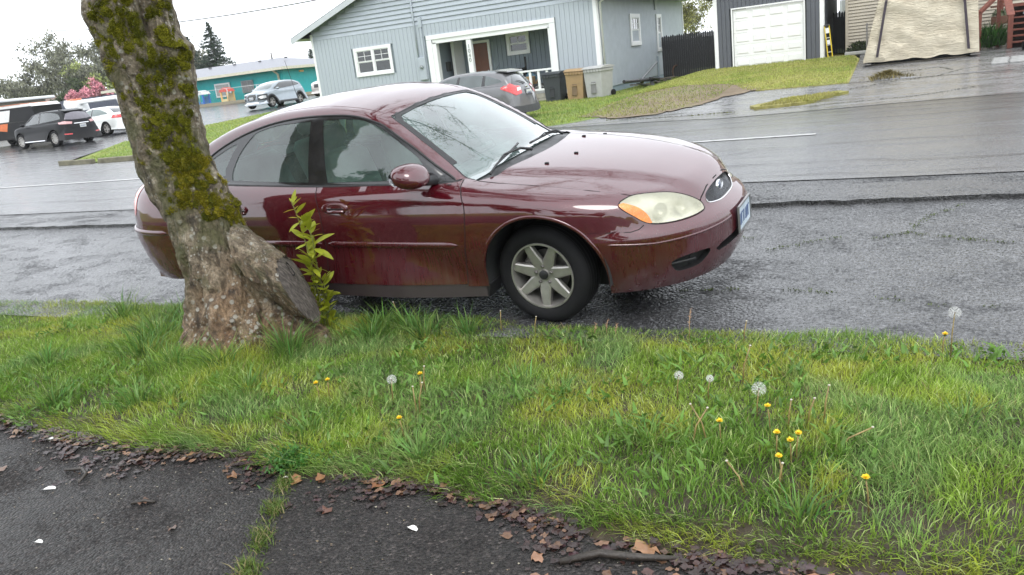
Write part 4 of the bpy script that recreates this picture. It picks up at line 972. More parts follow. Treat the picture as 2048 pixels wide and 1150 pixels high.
    rm = MB(); rm.box((-1.0, 0, 1.27), (.03, .22, .06), bev=.01); rm.build('inside_mirror', BLACK_PL, root)
    return root
hero_car()
# ------------------------------------------------------------------ the leaning mossy tree
def n3(p, s=1.0): return mnoise.noise(Vector(p) * s)
def tree_mats():
    m, nt, N, L, b = newmat('old_bark'); w = wpos(N, L)
    wst = wpos(N, L, (1, 1, .35))
    n1 = tnoise(N, L, wst, 16, 7, .65, .4); n2 = tnoise(N, L, w, 4.5, 5)
    grey = ramp(N, L, n1, [(.30, (.018, .014, .010)), (.44, (.12, .095, .062)), (.58, (.245, .205, .145)), (.76, (.44, .40, .32))])
    brown = ramp(N, L, n1, [(.28, (.022, .013, .007)), (.47, (.15, .085, .042)), (.70, (.36, .235, .13))])
    sep = N.new('ShaderNodeSeparateXYZ'); L.new(w, sep.inputs[0])
    hz = N.new('ShaderNodeMapRange'); hz.inputs[1].default_value = .95; hz.inputs[2].default_value = .25; L.new(sep.outputs[2], hz.inputs[0])
    fac = vmath(N, L, 'MULTIPLY', hz.outputs[0], ramp(N, L, n2, [(.3, g3(.2)), (.6, g3(1))]))
    c = rgbmix(N, L, fac, grey, brown)
    gran = tnoise(N, L, wpos(N, L, (1, 1, .6)), 60, 6, .75, .3)
    c = rgbmix(N, L, .75, c, ramp(N, L, gran, [(.32, g3(.25)), (.5, g3(.85)), (.68, g3(1.6))]), 'MULTIPLY')
    vo = N.new('ShaderNodeTexVoronoi'); vo.inputs['Scale'].default_value = 17; L.new(w, vo.inputs['Vector'])
    lich = vmath(N, L, 'MULTIPLY', ramp(N, L, vo.outputs[0], [(.20, g3(1)), (.30, g3(0))]), ramp(N, L, tnoise(N, L, w, 3.2, 3), [(.42, g3(0)), (.50, g3(1))]))
    vo2 = N.new('ShaderNodeTexVoronoi'); vo2.inputs['Scale'].default_value = 42; L.new(w, vo2.inputs['Vector'])
    lich2 = vmath(N, L, 'MULTIPLY', ramp(N, L, vo2.outputs[0], [(.22, g3(1)), (.32, g3(0))]), ramp(N, L, tnoise(N, L, w, 6, 3), [(.5, g3(0)), (.6, g3(.8))]))
    c = rgbmix(N, L, vmath(N, L, 'MULTIPLY', vmath(N, L, 'MAXIMUM', lich, lich2), .75), c, (.40, .39, .34))
    gr = vmath(N, L, 'MULTIPLY', ramp(N, L, tnoise(N, L, w, 5.5, 6), [(.48, g3(0)), (.62, g3(.8))]), ramp(N, L, vmath(N, L, 'SUBTRACT', 1.0, hz.outputs[0]), [(.05, g3(0)), (.5, g3(1))])); c = rgbmix(N, L, gr, c, (.075, .075, .025))
    L.new(c, b.inputs['Base Color']); b.inputs['Roughness'].default_value = .72
    bump(N, L, b, vmath(N, L, 'ADD', n1, vmath(N, L, 'MULTIPLY', tnoise(N, L, w, 55, 5), .35)), 1.0, .05)
    return m
BARK = tree_mats()
MOSS = vcolmat('moss', rough=.85, trans=.2, spec=.1)
LEAFM = vcolmat('leaf', rough=.4, trans=.4, spec=.3)
TK = 1.021
zc = lambda z: 1.67 - (1.67 - z) * TK
TL = spl([(zc(z), x * TK) for z, x in ((-.12, -4.60), (.072, -4.50), (.22, -4.43), (.337, -4.384), (.499, -4.383), (.679, -4.434), (.948, -4.499), (1.192, -4.556), (1.496, -4.619), (1.774, -4.673), (2.121, -4.700), (2.383, -4.735), (2.8, -4.80))])
TR = spl([(zc(z), x * TK) for z, x in ((-.12, -3.22), (.1, -3.34), (.3, -3.46), (.5, -3.56), (.719, -3.63), (.867, -3.70), (.951, -3.712), (1.117, -3.785), (1.326, -3.861), (1.487, -3.883), (1.686, -3.891), (1.9, -3.86), (2.02, -3.83), (2.11, -3.90), (2.3, -3.90), (2.8, -3.88))])
def trunk_pt(z, a, full=True):
    """a: 0 = +X (right), -pi/2 = towards the path"""
    l, r = float(TL(z)), float(TR(z)); cx = (l + r) / 2; cx -= .035 * min(1, max(0, z - .1) / .6); hx = (r - l) / 2 * (.625 + .30 * max(0, .6 - z)); hy = hx * .95
    cy = TREE_XY[1] + (-.10 * max(0, .35 - z))
    ca, sa = math.cos(a), math.sin(a)
    k = 1.0
    # cleft of the fork, deepening upwards, on both faces
    cl = max(0, min(1, (z - 1.25) / 1.2)); dx = (ca * hx + cx + 4.19) / .085
    aw = (a + math.pi) % (2 * math.pi) - math.pi
    k -= .42 * cl * (math.exp(-((aw + .42 + .1 * (z - 2)) / .17) ** 2) + math.exp(-((abs(aw) - 2.6) / .3) ** 2))
    p = Vector((cx + ca * hx * k, cy + sa * hy * k, z))
    if full:
        lowf = max(0, 1 - z / .8)
        # root flutes and shaggy low bark
        fl = math.sin(a * 5 + 1.3) * .065 * lowf + math.sin(a * 9 + .5 + z * 3) * .022 * (lowf + .15)
        d = fl + .034 * n3((p.x * 3, p.y * 3, p.z * 1.6)) * 1.5 + (.020 + .030 * lowf) * (abs(n3((p.x * 11, p.y * 11, p.z * 4.0 + 7))) * 2 - .6) + (.010 + .010 * lowf) * (abs(n3((p.x * 26, p.y * 26, p.z * 9))) * 2 - .5) + .006 * n3((p.x * 60, p.y * 60, p.z * 30))
        aw = (a + math.pi) % (2 * math.pi) - math.pi
        d += .20 * math.exp(-((aw + .05) / .65) ** 2) * max(0, 1 - z / .72) ** .9 + .07 * math.exp(-((aw + 2.2) / .5) ** 2) * max(0, 1 - z / .4)
        p += Vector((ca, sa, 0)) * d
    return p
def old_tree():
    root = thing('leaning_tree', 'thick leaning old tree trunk with green moss and pale lichen', 'tree', (TREE_XY[0], TREE_XY[1], 0.0))
    org = (TREE_XY[0], TREE_XY[1], 0.0)
    nz, na = 300, 230; zs = np.linspace(-.12, 2.75, nz); V = []; F = []
    for z in zs:
        for k in range(na): V.append(trunk_pt(z, 2 * math.pi * k / na))
    for i in range(nz - 1):
        for k in range(na): F.append((i * na + k, i * na + (k + 1) % na, (i + 1) * na + (k + 1) % na, (i + 1) * na + k))
    V = np.array([tuple(v) for v in V]) - np.array(org)
    trunk = obj('trunk', mkmesh('trunk', V, np.array(F), BARK, True), root)
    # cut stub at the foot, with weathered end grain and a hole
    c = Vector((-3.425, 3.80, zc(.49))); nrm = Vector((.847, .37, .38)).normalized(); mj = Vector((.41, 0, -.91)); mj = (mj - nrm * mj.dot(nrm)).normalized(); mn = nrm.cross(mj)
    st = MB(); V = []; F = []; n = 90; rows = 24
    for i in range(rows):
        t = i / (rows - 1); ce = Vector((-3.86, 3.93, .60)).lerp(c, t)
        for k in range(n):
            a = 2 * math.pi * k / n; rr = (1.30 - .32 * t ** .7) * (1 + .06 * math.sin(3 * a + 1) + .05 * n3((math.cos(a) * 3, math.sin(a) * 3, t * 3)))
            bark = .05 * (abs(n3((math.cos(a) * 7, math.sin(a) * 7, t * 3))) * 2 - .5) + .03 * n3((math.cos(a) * 19, math.sin(a) * 19, t * 9))
            V.append(ce + (mj * math.cos(a) * .245 + mn * math.sin(a) * .20) * (rr + bark * 2))
    for i in range(rows - 1):
        for k in range(n): F.append((i * n + k, i * n + (k + 1) % n, (i + 1) * n + (k + 1) % n, (i + 1) * n + k))
    st.add(V, F); stub = st.build('cut_stub', BARK, root, True, org)
    m, nt, N, L, b = newmat('weathered_end_grain'); co = texco(N, L)
    mp = N.new('ShaderNodeMapping'); mp.inputs['Rotation'].default_value = (0, rad(-24), 0); mp.inputs['Scale'].default_value = (95, 40, 4); L.new(co, mp.inputs[0])
    gn = tnoise(N, L, mp.outputs[0], 1.0, 4, .6, .2)
    L.new(ramp(N, L, gn, [(.3, (.022, .019, .017)), (.5, (.085, .072, .062)), (.75, (.19, .165, .145))]), b.inputs['Base Color']); b.inputs['Roughness'].default_value = .7; bump(N, L, b, gn, .9, .01)
    fc = MB(); V = [c + nrm * .004]; F = []
    for ring, q in enumerate((.35, .7, .93, .985)):
        for k in range(n):
            a = 2 * math.pi * k / n; rr = .98 * q * (1 + .06 * math.sin(3 * a + 1) + .05 * n3((math.cos(a) * 3, math.sin(a) * 3, 3)))
            V.append(c + (mj * math.cos(a) * .245 + mn * math.sin(a) * .20) * rr + nrm * (.006 * n3((a * 2, q * 5, 1)) + (.004 if q < .9 else -.004)))
    for k in range(n): F.append((0, 1 + k, 1 + (k + 1) % n))
    for ring in range(3):
        for k in range(n): F.append((1 + ring * n + k, 1 + ring * n + (k + 1) % n, 1 + (ring + 1) * n + (k + 1) % n, 1 + (ring + 1) * n + k))
    fc.add(V, F); face = fc.build('cut_face', m, stub, True, org)
    hole = MB(); hc = c - mj * .135 - mn * -.02 + nrm * .009; V = [hc - nrm * .03]; F = []
    for k in range(16):
        a = 2 * math.pi * k / 16; V.append(hc + (mj * math.cos(a) * .042 + mn * math.sin(a) * .03) * (1 + .3 * math.sin(2.3 * a)))
    F = [(0, 1 + k, 1 + (k + 1) % 16) for k in range(16)]; hole.add(V, F); hole.build('knot_hole', simple('hole_shade_black', (.006, .005, .004), .9), stub, False, org)  # near-black colour stands for the shade inside the hole
    # moss: fuzzy cushions in patches on the path side
    rng = np.random.default_rng(3)
    patches = []   # (u across 0..1, z, radius)
    def add(u0, u1, z0, z1, k, r0=.012, r1=.052):
        for _ in range(int(k * 1.55)): patches.append((rng.uniform(u0, u1), rng.uniform(z0, z1), rng.uniform(r0, r1)))
    add(.12, .55, 2.12, 2.5, 46); add(.30, .62, 1.98, 2.15, 16); add(.10, .2, 2.0, 2.1, 6); add(.72, .98, 1.95, 2.45, 26); add(.80, 1.0, 1.90, 2.05, 8); add(.42, .66, 1.75, 2.0, 14); add(.66, .92, 1.55, 1.95, 20)
    add(.30, .60, 1.45, 1.72, 24); add(.28, .5, 1.36, 1.5, 10); add(.55, .85, 1.3, 1.7, 26); add(.40, .92, 1.15, 1.38, 52); add(.38, .80, 1.02, 1.18, 34); add(.55, .80, .95, 1.05, 12); add(.84, 1.0, .90, 1.04, 16); add(.88, 1.0, .80, .90, 8); add(.05, .12, 1.9, 2.4, 6); add(.08, .98, 1.0, 2.4, 60, .008, .03)
    # cushion bases joined with fuzz
    Vb = []; Fb = []; Cb = []; Vf = []; Cf = []; o = 0
    for (u, z, r) in patches:
        a = -math.acos(max(-1, min(1, (u - .5) * 2))) + rad(43); P = trunk_pt(z, a); Q = trunk_pt(z, a + .03); U_ = trunk_pt(z + .03, a)
        t1 = (Q - P).normalized(); t2 = (U_ - P).normalized(); nn = t1.cross(t2).normalized()
        cen = Vector(((float(TL(z)) + float(TR(z))) / 2, TREE_XY[1], z))
        if nn.dot(P - cen) < 0: nn = -nn
        tint = rng.uniform(0, 1); yel = 1.0 if z < 1.35 else .5
        c0 = np.array([.095, .105, .012]) * (1 - tint) + np.array([.27, .23, .020]) * tint * yel + np.array([.16, .19, .018]) * tint * (1 - yel)
        hgt = r * rng.uniform(.10, .22); base = len(Vb)
        for i in range(4):
            q = i / 3
            for k in range(9):
                an = 2 * math.pi * k / 9; rr = r * q * (1 + .35 * n3((P.x * 9 + math.cos(an), P.z * 9 + math.sin(an), 3)))
                Vb.append(P + (t1 * math.cos(an) + t2 * math.sin(an) * .8) * rr + nn * (hgt * (1 - q * q) - .006)); Cb.append(c0 * .55)
        for i in range(3):
            for k in range(9): Fb.append((base + i * 9 + k, base + i * 9 + (k + 1) % 9, base + (i + 1) * 9 + (k + 1) % 9, base + (i + 1) * 9 + k))
        nf = int(r / .05 * 230)
        rho = r * np.sqrt(rng.random(nf)) * 1.12; an = rng.uniform(0, 6.28, nf)
        for q in range(nf):
            pos = P + (t1 * math.cos(an[q]) + t2 * math.sin(an[q]) * .8) * rho[q] + nn * (hgt * max(0, 1 - (rho[q] / r) ** 2) - .004)
            d = (nn + t1 * rng.normal(0, .6) + t2 * rng.normal(0, .6)).normalized(); w_ = d.cross(Vector(rng.normal(0, 1, 3))).normalized() * rng.uniform(.001, .0024); ln = rng.uniform(.006, .02)
            Vf += [pos - w_, pos + w_, pos + d * ln]; cc = c0 * rng.uniform(.45, 2.3); Cf += [cc * .7, cc * .7, cc]
    VV = np.array([tuple(v) for v in Vb] + [tuple(v) for v in Vf]) - np.array(org); nb = len(Vb)
    fb = np.array([(a, b, c) for a, b, c, d in Fb] + [(a, c, d) for a, b, c, d in Fb]); ff = np.arange(len(Vf)).reshape(-1, 3) + nb
    me = mkmesh('moss', VV, np.concatenate([fb, ff]), MOSS); setcol(me, np.array(Cb + Cf)); o = obj('moss', me, root); o['kind'] = 'stuff'
    # stems above the fork and the crown over the road (above the picture, but it shades and reflects)
    br = random.Random(4); tips = []; tb = MB()
    def limb(p, d, r, ln, depth):
        pts = [p]; rs = [r]; k = 5
        for i in range(k):
            d = (d + Vector((br.gauss(0, .12), br.gauss(0, .12), br.gauss(.03, .08)))).normalized()
            if p.z < 3.6 and depth: d.z = max(d.z, .55); d.normalize()
            p = p + d * ln / k; pts.append(p); rs.append(r * (1 - .5 * (i + 1) / k))
        tb.tube(pts, rs, 8 if depth < 2 else 4, False)
        if depth >= 2: tips.extend(pts[1:])
        if depth < 4:
            for q in range(3 if depth < 3 else 3):
                j = br.randint(2, k); a = br.uniform(0, 6.28); s = Vector((math.cos(a), math.sin(a), br.uniform(-.1, .5)))
                limb(pts[j], (d * .55 + s * .75).normalized(), rs[j] * .62, ln * br.uniform(.55, .8), depth + 1)
    limb(Vector((-4.48, 3.92, 2.45)), Vector((-.16, .15, 1)), .20, 2.8, 0); limb(Vector((-4.20, 3.92, 2.45)), Vector((.02, .35, 1)), .15, 2.8, 0); limb(Vector((-4.1, 4.6, 4.6)), Vector((-.1, 1, .42)), .13, 4.4, 1); limb(Vector((-4.3, 4.5, 4.9)), Vector((-.5, .9, .5)), .12, 4.2, 1); limb(Vector((-4.0, 4.4, 5.0)), Vector((.5, .8, .5)), .11, 3.8, 1); limb(Vector((-4.4, 3.6, 4.2)), Vector((-.3, -.9, .6)), .10, 3.4, 1); limb(Vector((-4.3, 5.2, 5.6)), Vector((-.25, 1, .14)), .11, 7.0, 1)
    me = tb.build('limbs', BARK, root, True, org)
    rngl = np.random.default_rng(8); T = np.array([tuple(p) for p in tips]); k = 30000; pk = T[rngl.integers(0, len(T), k)] + rngl.normal(0, .13, (k, 3)); c = np.array([.07, .115, .022]) * rngl.uniform(.6, 1.5, (k, 1))
    V, F, C = blades(pk, rngl.uniform(.03, .08, k), rngl.uniform(.02, .045, k), rngl.uniform(0, 6.28, k), rngl.uniform(.2, 1.2, k), c, rngl)
    me = mkmesh('crown', V - np.array(org), F, LEAFM); setcol(me, C); obj('crown', me, root)
old_tree()
def leaf_mesh(name, ln, wd, fold=.15, curl=.15, n=5):
    """a pointed leaf along +x with a folded midrib"""
    V = []; F = []
    for i in range(n + 1):
        t = i / n; w_ = wd / 2 * math.sin(math.pi * min(1, t * .92 + .06)) ** .8; x = ln * t; z = -curl * ln * t * t
        V += [(x, -w_, z + fold * w_), (x, 0, z), (x, w_, z + fold * w_)]
    for i in range(n):
        a = i * 3; F += [(a, a + 1, a + 4, a + 3), (a + 1, a + 2, a + 5, a + 4)]
    me = bpy.data.meshes.new(name); me.from_pydata(V, [], F); me.polygons.foreach_set('use_smooth', np.ones(len(F), bool)); return me
def sapling():
    b0 = Vector((-3.505, 4.08, .06)); root = thing('sapling', 'yellow-green leafy sapling growing beside the cut stub of the tree', 'sapling', b0)
    m, nt, N, L, b = newmat('young_leaf'); t = texco(N, L); L.new(ramp(N, L, tnoise(N, L, t, 25, 3), [(.3, (.26, .31, .018)), (.7, (.42, .45, .04))]), b.inputs['Base Color']); b.inputs['Roughness'].default_value = .42
    tr = N.new('ShaderNodeBsdfTranslucent'); tr.inputs[0].default_value = (.42, .46, .04, 1); mx = N.new('ShaderNodeMixShader'); mx.inputs[0].default_value = .4; L.new(b.outputs[0], mx.inputs[1]); L.new(tr.outputs[0], mx.inputs[2]); L.new(mx.outputs[0], N['Material Output'].inputs[0])
    LM = [leaf_mesh('leaf', .085, .030), leaf_mesh('leaf', .055, .022), leaf_mesh('leaf', .115, .042, .2, .22)]
    for q in LM: q.materials.append(m)
    SM = simple('green_twig', (.16, .17, .04), .5); r = random.Random(2)
    stems = [[(0, 0, 0), (.0, -.01, .3), (-.01, -.02, .55), (-.03, -.03, .78), (-.065, -.03, .93)], [(.02, 0, 0), (.035, 0, .25), (.03, -.01, .5), (.04, -.02, .68), (.0, -.02, .80)], [(-.03, .01, 0), (-.03, -.01, .2), (-.015, -.02, .42), (.01, -.03, .56)], [(.04, .01, 0), (.06, 0, .2), (.055, -.01, .4)]]
    for si, s in enumerate(stems):
        pts = smooth_curve(s, 6); mb = MB(); mb.tube([tuple(p) for p in pts], list(np.linspace(.006, .0025, len(pts))), 6); mb.build('stem', SM, root, True)
        nleaf = (36, 50, 52, 44)[si]
        for k in range(nleaf):
            t = (.12 + .88 * (k + .5) / nleaf) if si else (.10 + .9 * ((k + .5) / nleaf) ** .8); p = pts[min(len(pts) - 1, int(t * (len(pts) - 1)))]
            me = LM[2] if (t > .6 and r.random() < .25) else LM[0] if r.random() < .5 else LM[1]
            o = obj('leaf', me, root); o.location = tuple(p); az = r.uniform(0, 6.28); el = r.gauss(.55, .45) if t < .9 else r.uniform(.7, 1.2)
            o.rotation_euler = (r.uniform(-.8, .8), -el, az); s_ = r.uniform(.7, 1.5); o.scale = (s_, s_, s_)
sapling()
# ------------------------------------------------------------------ litter along the path
m, nt, N, L, b = newmat('dead_leaf'); oi = N.new('ShaderNodeObjectInfo'); at = N.new('ShaderNodeAttribute'); at.attribute_name = 'Col'
L.new(at.outputs['Color'], b.inputs['Base Color']); b.inputs['Roughness'].default_value = .38; DEAD = m
def crumple(rng, size, n=7):
    V = [(0, 0, rng.uniform(0, .25) * size)]; k = 11
    for i in range(k):
        a = 2 * math.pi * i / k; r = size * rng.uniform(.5, 1.0) * (1.0 if (i * 7) % 3 else .75); V.append((r * math.cos(a), r * math.sin(a) * .75, rng.uniform(-.05, .38) * size))
    return V, [(0, 1 + i, 1 + (i + 1) % k) for i in range(k)]
def litter():
    rng = np.random.default_rng(12); V = []; F = []; C = []; o = 0
    cols = [(.045, .022, .018), (.060, .028, .022), (.026, .014, .012), (.032, .018, .016), (.15, .08, .045), (.040, .018, .020)]
    spans = [(-5.3, -4.2, 620, .07), (-4.2, -3.3, 700, .09), (-3.4, -2.5, 760, .08), (-2.3, -1.7, 260, .06), (-1.75, -1.15, 380, .055), (-1.2, -.5, 520, .065), (-.5, .2, 300, .06), (-7, -5.3, 300, .05)]
    for (xa, xb, k, sp) in spans:
        for _ in range(k):
            x = rng.uniform(xa, xb)
            if math.sin(x * 9.1) + .8 * math.sin(x * 23 + 1) + rng.normal(0, .9) < -.35: continue
            y = swedge(x) + .025 - abs(rng.normal(0, sp * (1.2 + .6 * math.sin(x * 5)))) + rng.normal(0, .02)
            v, f = crumple(rng, rng.uniform(.006, .034)); a = rng.uniform(0, 6.28); ca, sa = math.cos(a), math.sin(a); z = g1(x, y) + .004 + abs(rng.normal(0, .006))
            V += [(x + ca * p[0] - sa * p[1], y + sa * p[0] + ca * p[1], z + p[2] * .7) for p in v]; F += [tuple(i + o for i in q) for q in f]; o += len(v)
            c = np.array(cols[rng.integers(0, 6)]) * rng.uniform(.5, 1.3); C += [c * rng.uniform(.7, 1.2) for _ in v]
    me = mkmesh('leaf_litter', V, np.array(F), DEAD); setcol(me, np.array(C)); tag(obj('leaf_litter', me), 'wet matted brown leaf litter along the edge of the path', 'leaf litter', kind='stuff')
    # crumbs on the path
    V = []; F = []; C = []; o = 0
    for _ in range(900):
        x = rng.uniform(-5, .3); y = swedge(x) - abs(rng.normal(0, .45)) - .03; v, f = crumple(rng, rng.uniform(.002, .007)); z = g1(x, y) + .002
        V += [(x + p[0] * rng.uniform(.6, 1.8), y + p[1], z + p[2]) for p in v]; F += [tuple(i + o for i in q) for q in f]; o += len(v)
        c = np.array([(.10, .07, .05), (.22, .17, .11), (.03, .025, .02), (.3, .27, .2)][rng.integers(0, 4)]); C += [c] * len(v)
    me = mkmesh('path_crumbs', V, np.array(F), DEAD); setcol(me, np.array(C)); tag(obj('path_crumbs', me), 'fine plant crumbs and grit scattered over the path', 'debris', kind='stuff')
    # single leaves that stand out
    spots = [(-2.93, 2.04, .045, (.13, .07, .045)), (-2.68, 2.33, .05, (.17, .085, .04)), (-2.35, 2.36, .05, (.25, .13, .06)), (-2.25, 2.40, .045, (.23, .11, .05)), (-1.95, 2.41, .05, (.22, .09, .04)), (-2.06, 2.20, .04, (.10, .045, .03)), (-.75, 2.26, .07, (.27, .14, .07)), (-1.1, 2.13, .05, (.27, .14, .08)), (-1.05, 2.02, .045, (.20, .11, .07)), (-3.62, 2.37, .045, (.24, .14, .08)), (-3.05, 2.42, .05, (.23, .12, .06)), (-.62, 2.14, .05, (.20, .10, .05)), (-2.62, 1.92, .03, (.13, .08, .06)), (-.2, 2.22, .08, (.24, .11, .05)), (-3.95, 2.42, .05, (.22, .13, .08)), (-4.35, 2.42, .05, (.20, .12, .07)), (-.3, 2.16, .06, (.19, .085, .04)), (-4.0, 2.1, .04, (.16, .10, .07))]
    lab = 'curled tan-brown dead leaf lying on the dark path by the grass edge'
    for (x, y, s, c) in spots:
        v, f = crumple(rng, s); me = mkmesh('dead_leaf', v, np.array(f), DEAD, True); setcol(me, np.array(c)[None] * rng.uniform(.8, 1.2, (len(v), 1)))
        tag(obj('dead_leaf', me, None, (x, y, g1(x, y) + .006), (0, 0, rng.uniform(0, 6))), lab, 'dead leaf', 'dead leaves on the path')
    pm = simple('pale_petal', (.72, .70, .66), .45, var=.08, vscale=60)
    for (x, y, s) in ((-3.53, 2.02, .032), (-4.05, 2.40, .032), (-1.64, 2.18, .026), (-3.13, 1.69, .022), (-2.42, 2.37, .014)):
        mb = MB(); V = [(0, 0, .006)]
        for k in range(10):
            a = 2 * math.pi * k / 10; V.append((s * math.cos(a) * (1.0 + .2 * math.sin(2 * a)), s * .5 * math.sin(a), .002 + .008 * abs(math.sin(a))))
        mb.add(V, [(0, 1 + k, 1 + (k + 1) % 10) for k in range(10)]); o = mb.build('petal', pm, None, True); o.location = (x, y, g1(x, y) + .003); o.rotation_euler = (0, 0, rng.uniform(-.5, .8))
        tag(o, 'fallen white petal lying on the dark path', 'petal', 'white petals on the path')
    tm = simple('wet_twig', (.035, .028, .022), .5, var=.4, vscale=40, bmp=.5)
    def twig(pts, r, label):
        mb = MB(); p0 = pts[0]; z0 = g1(*p0[:2]); mb.tube([(x - p0[0], y - p0[1], g1(x, y) - z0 + dz) for x, y, dz in pts], r, 6); o = mb.build('twig', tm, None, True); o.location = (p0[0], p0[1], z0); tag(o, label, 'twig')
    twig([(-3.62, 2.17, .012), (-3.52, 2.19, .02), (-3.45, 2.16, .018), (-3.43, 2.10, .008)], [.008, .009, .009, .006], 'hooked dark twig lying on the path near the leaf litter')
    twig([(-2.98, 2.02, .01), (-2.93, 2.05, .015), (-2.88, 2.06, .01)], [.007, .009, .006], 'short stubby dark twig on the open path')
    twig([(-1.02, 2.13, .01), (-.9, 2.20, .02), (-.78, 2.21, .02), (-.64, 2.25, .012)], [.012, .015, .014, .008], 'rough bark-covered stick along the grass edge of the path')
litter()
# ------------------------------------------------------------------ dandelions
SEED = simple('dandelion_down', (.78, .78, .76), .8, var=.06); YEL = simple('dandelion_yellow', (.82, .60, .02), .6, var=.15, vscale=80)
STM = simple('dandelion_stem', (.26, .19, .07), .5, var=.3, vscale=30); HEADM = simple('seed_core', (.10, .06, .03), .8)
def dandelions():
    r = random.Random(9)
    def stem(root, h, bx, by, mat=STM, rr=.0028):
        mb = MB(); mb.tube([(0, 0, -.01), (bx * .3, by * .3, h * .55), (bx, by, h)], [rr * 1.2, rr, rr * .9], 5); mb.build('stem', mat, root, True)
    def flower(x, y, h, label, grp=None):
        t = thing('dandelion', label, 'dandelion', (x, y, g1(x, y)), r.uniform(0, 6), grp); stem(t, h, .01, 0)
        mb = MB()
        for ring, (rr, n_, el) in enumerate(((.013, 22, .25), (.010, 16, .6), (.006, 10, 1.0))):
            for k in range(n_):
                a = 2 * math.pi * k / n_ + ring * .3; d = Vector((math.cos(a) * math.cos(el), math.sin(a) * math.cos(el), math.sin(el))); s_ = Vector((-math.sin(a), math.cos(a), 0)) * .0022
                p = Vector((.01, 0, h + .002)); q = p + d * (.013 + r.uniform(-.003, .003)); mb.quad(p - s_ * .5, p + s_ * .5, q + s_, q - s_)
        f = mb.build('flower_head', YEL, t)
        cu = MB(); cu.lathe([(.002, -.008), (.007, -.004), (.008, .002), (.0, .003)], 8, 'Z', (.01, 0, h)); cu.build('calyx', simple('calyx_green', (.08, .14, .03), .6), f)
    def clock(x, y, h, R, label):
        t = thing('dandelion_clock', label, 'dandelion', (x, y, g1(x, y)), 0); stem(t, h, .012, .004)
        co = MB(); co.lathe([(0, -.004), (.004, -.003), (.005, 0), (.003, .004), (0, .005)], 8, 'Z', (.012, .004, h)); co.build('seed_core', HEADM, t, True)
        mb = MB(); c = Vector((.012, .004, h)); n_ = 52
        for k in range(n_):
            zz = 1 - 2 * (k + .5) / n_; 
            if zz < -.75: continue
            a = k * 2.39996; q = math.sqrt(1 - zz * zz); d = Vector((q * math.cos(a), q * math.sin(a), zz)); e = c + d * R * .72
            o1 = d.orthogonal().normalized(); s_ = o1 * .0002; mb.quad(c + d * .004 - s_, c + d * .004 + s_, e + s_, e - s_)
            for j in range(6):
                b_ = 2 * math.pi * j / 6; f = (d + (o1 * math.cos(b_) + d.cross(o1) * math.sin(b_)) * .95).normalized(); w_ = f.cross(d).normalized() * .00028
                mb.quad(e - w_, e + w_, e + f * R * .36 + w_, e + f * R * .36 - w_)
        mb.build('seed_head', SEED, t)
    def bare(x, y, h, bx, by, label, grp): t = thing('dandelion_stalk', label, 'dandelion stalk', (x, y, g1(x, y)), 0, grp); stem(t, h, bx, by, STM, .0034); k = MB(); k.lathe([(0, -.003), (.005, -.001), (.005, .003), (0, .005)], 8, 'Z', (bx, by, h)); k.build('bare_head', simple('bare_head_white', (.55, .50, .42), .7), t, True)
    yl = 'small yellow dandelion flower standing in the verge grass'; G = 'yellow dandelions in the verge'
    for (x, y, h) in ((-2.75, 3.05, .10), (-2.71, 3.08, .11), (-2.21, 3.20, .12), (-2.06, 2.79, .10), (-.47, 3.14, .12), (-.42, 2.95, .10), (-.65, 3.02, .09), (.20, 4.15, .11)): flower(x, y, h, yl, G)
    for (x, y, h) in ((-.36, 2.90, .11), (-.38, 2.79, .10), (-.345, 2.93, .12)): flower(x, y, h, 'yellow dandelion flower in the dense cluster beside broad leaves', 'clustered dandelions')
    flower(-.08, 2.66, .13, 'lone yellow dandelion on a pale bent stalk near the path edge')
    clock(-2.32, 3.10, .13, .026, 'round white dandelion clock behind the yellow dandelions nearest the tree'); clock(-.92, 3.39, .12, .022, 'small half-blown white dandelion clock in the verge grass')
    clock(-.54, 3.25, .14, .032, 'large round white dandelion clock above the dandelion cluster'); clock(.235, 4.13, .23, .030, 'tall thin dandelion clock standing against the wet asphalt'); clock(-.78, 3.40, .11, .018, 'tattered brownish dandelion clock low in the grass')
    for (x, y, h, bx, by) in ((-2.10, 3.0, .17, .03, .02), (-2.13, 3.02, .13, -.02, .03), (-2.2, 3.22, .16, .02, .0), (-.66, 3.60, .20, .04, .02), (-.76, 2.98, .15, .06, .05), (-.70, 3.0, .16, -.07, .03), (-.40, 3.15, .15, .015, 0), (-.33, 3.2, .14, .03, 0), (-.27, 3.25, .17, .02, .02), (-.50, 2.69, .10, -.07, .04), (-.38, 2.70, .13, .015, .0), (-.2, 3.05, .09, .12, .04), (-3.02, 4.26, .17, -.03, .0), (-2.25, 4.24, .13, .0, .02), (-2.0, 4.2, .12, .02, 0), (.55, 4.1, .18, .07, .0), (-.75, 4.18, .14, .02, .0)):
        bare(x, y, h, bx, by, 'leafless pale dandelion stalk poking out of the verge grass', 'bare dandelion stalks in the verge')
    # straw-coloured seed grass at the road edge
    for (x, y, h) in ((-1.62, 4.22, .08), (-1.55, 4.23, .10), (-1.49, 4.22, .085), (-1.05, 4.2, .19)):
        t = thing('dry_grass_stalk', 'dry straw-pink seed grass stalk at the road edge of the verge', 'grass stalk', (x, y, g1(x, y)), 0, 'dry seed stalks'); stem(t, h, .015, 0, simple('straw', (.42, .27, .15), .7), .002)
        mb = MB()
        for k in range(26):
            p = Vector((.004 + .011 * k / 26, 0, h * (.45 + .58 * k / 26))); d = Vector((r.gauss(0, 1), r.gauss(0, 1), .9)).normalized(); w_ = d.cross(Vector((1, .3, 0))).normalized() * .0016; mb.quad(p - w_, p + w_, p + d * .015 + w_, p + d * .015 - w_)
        mb.build('seed_spike', simple('straw_pink', (.45, .28, .18), .8), t)
dandelions()
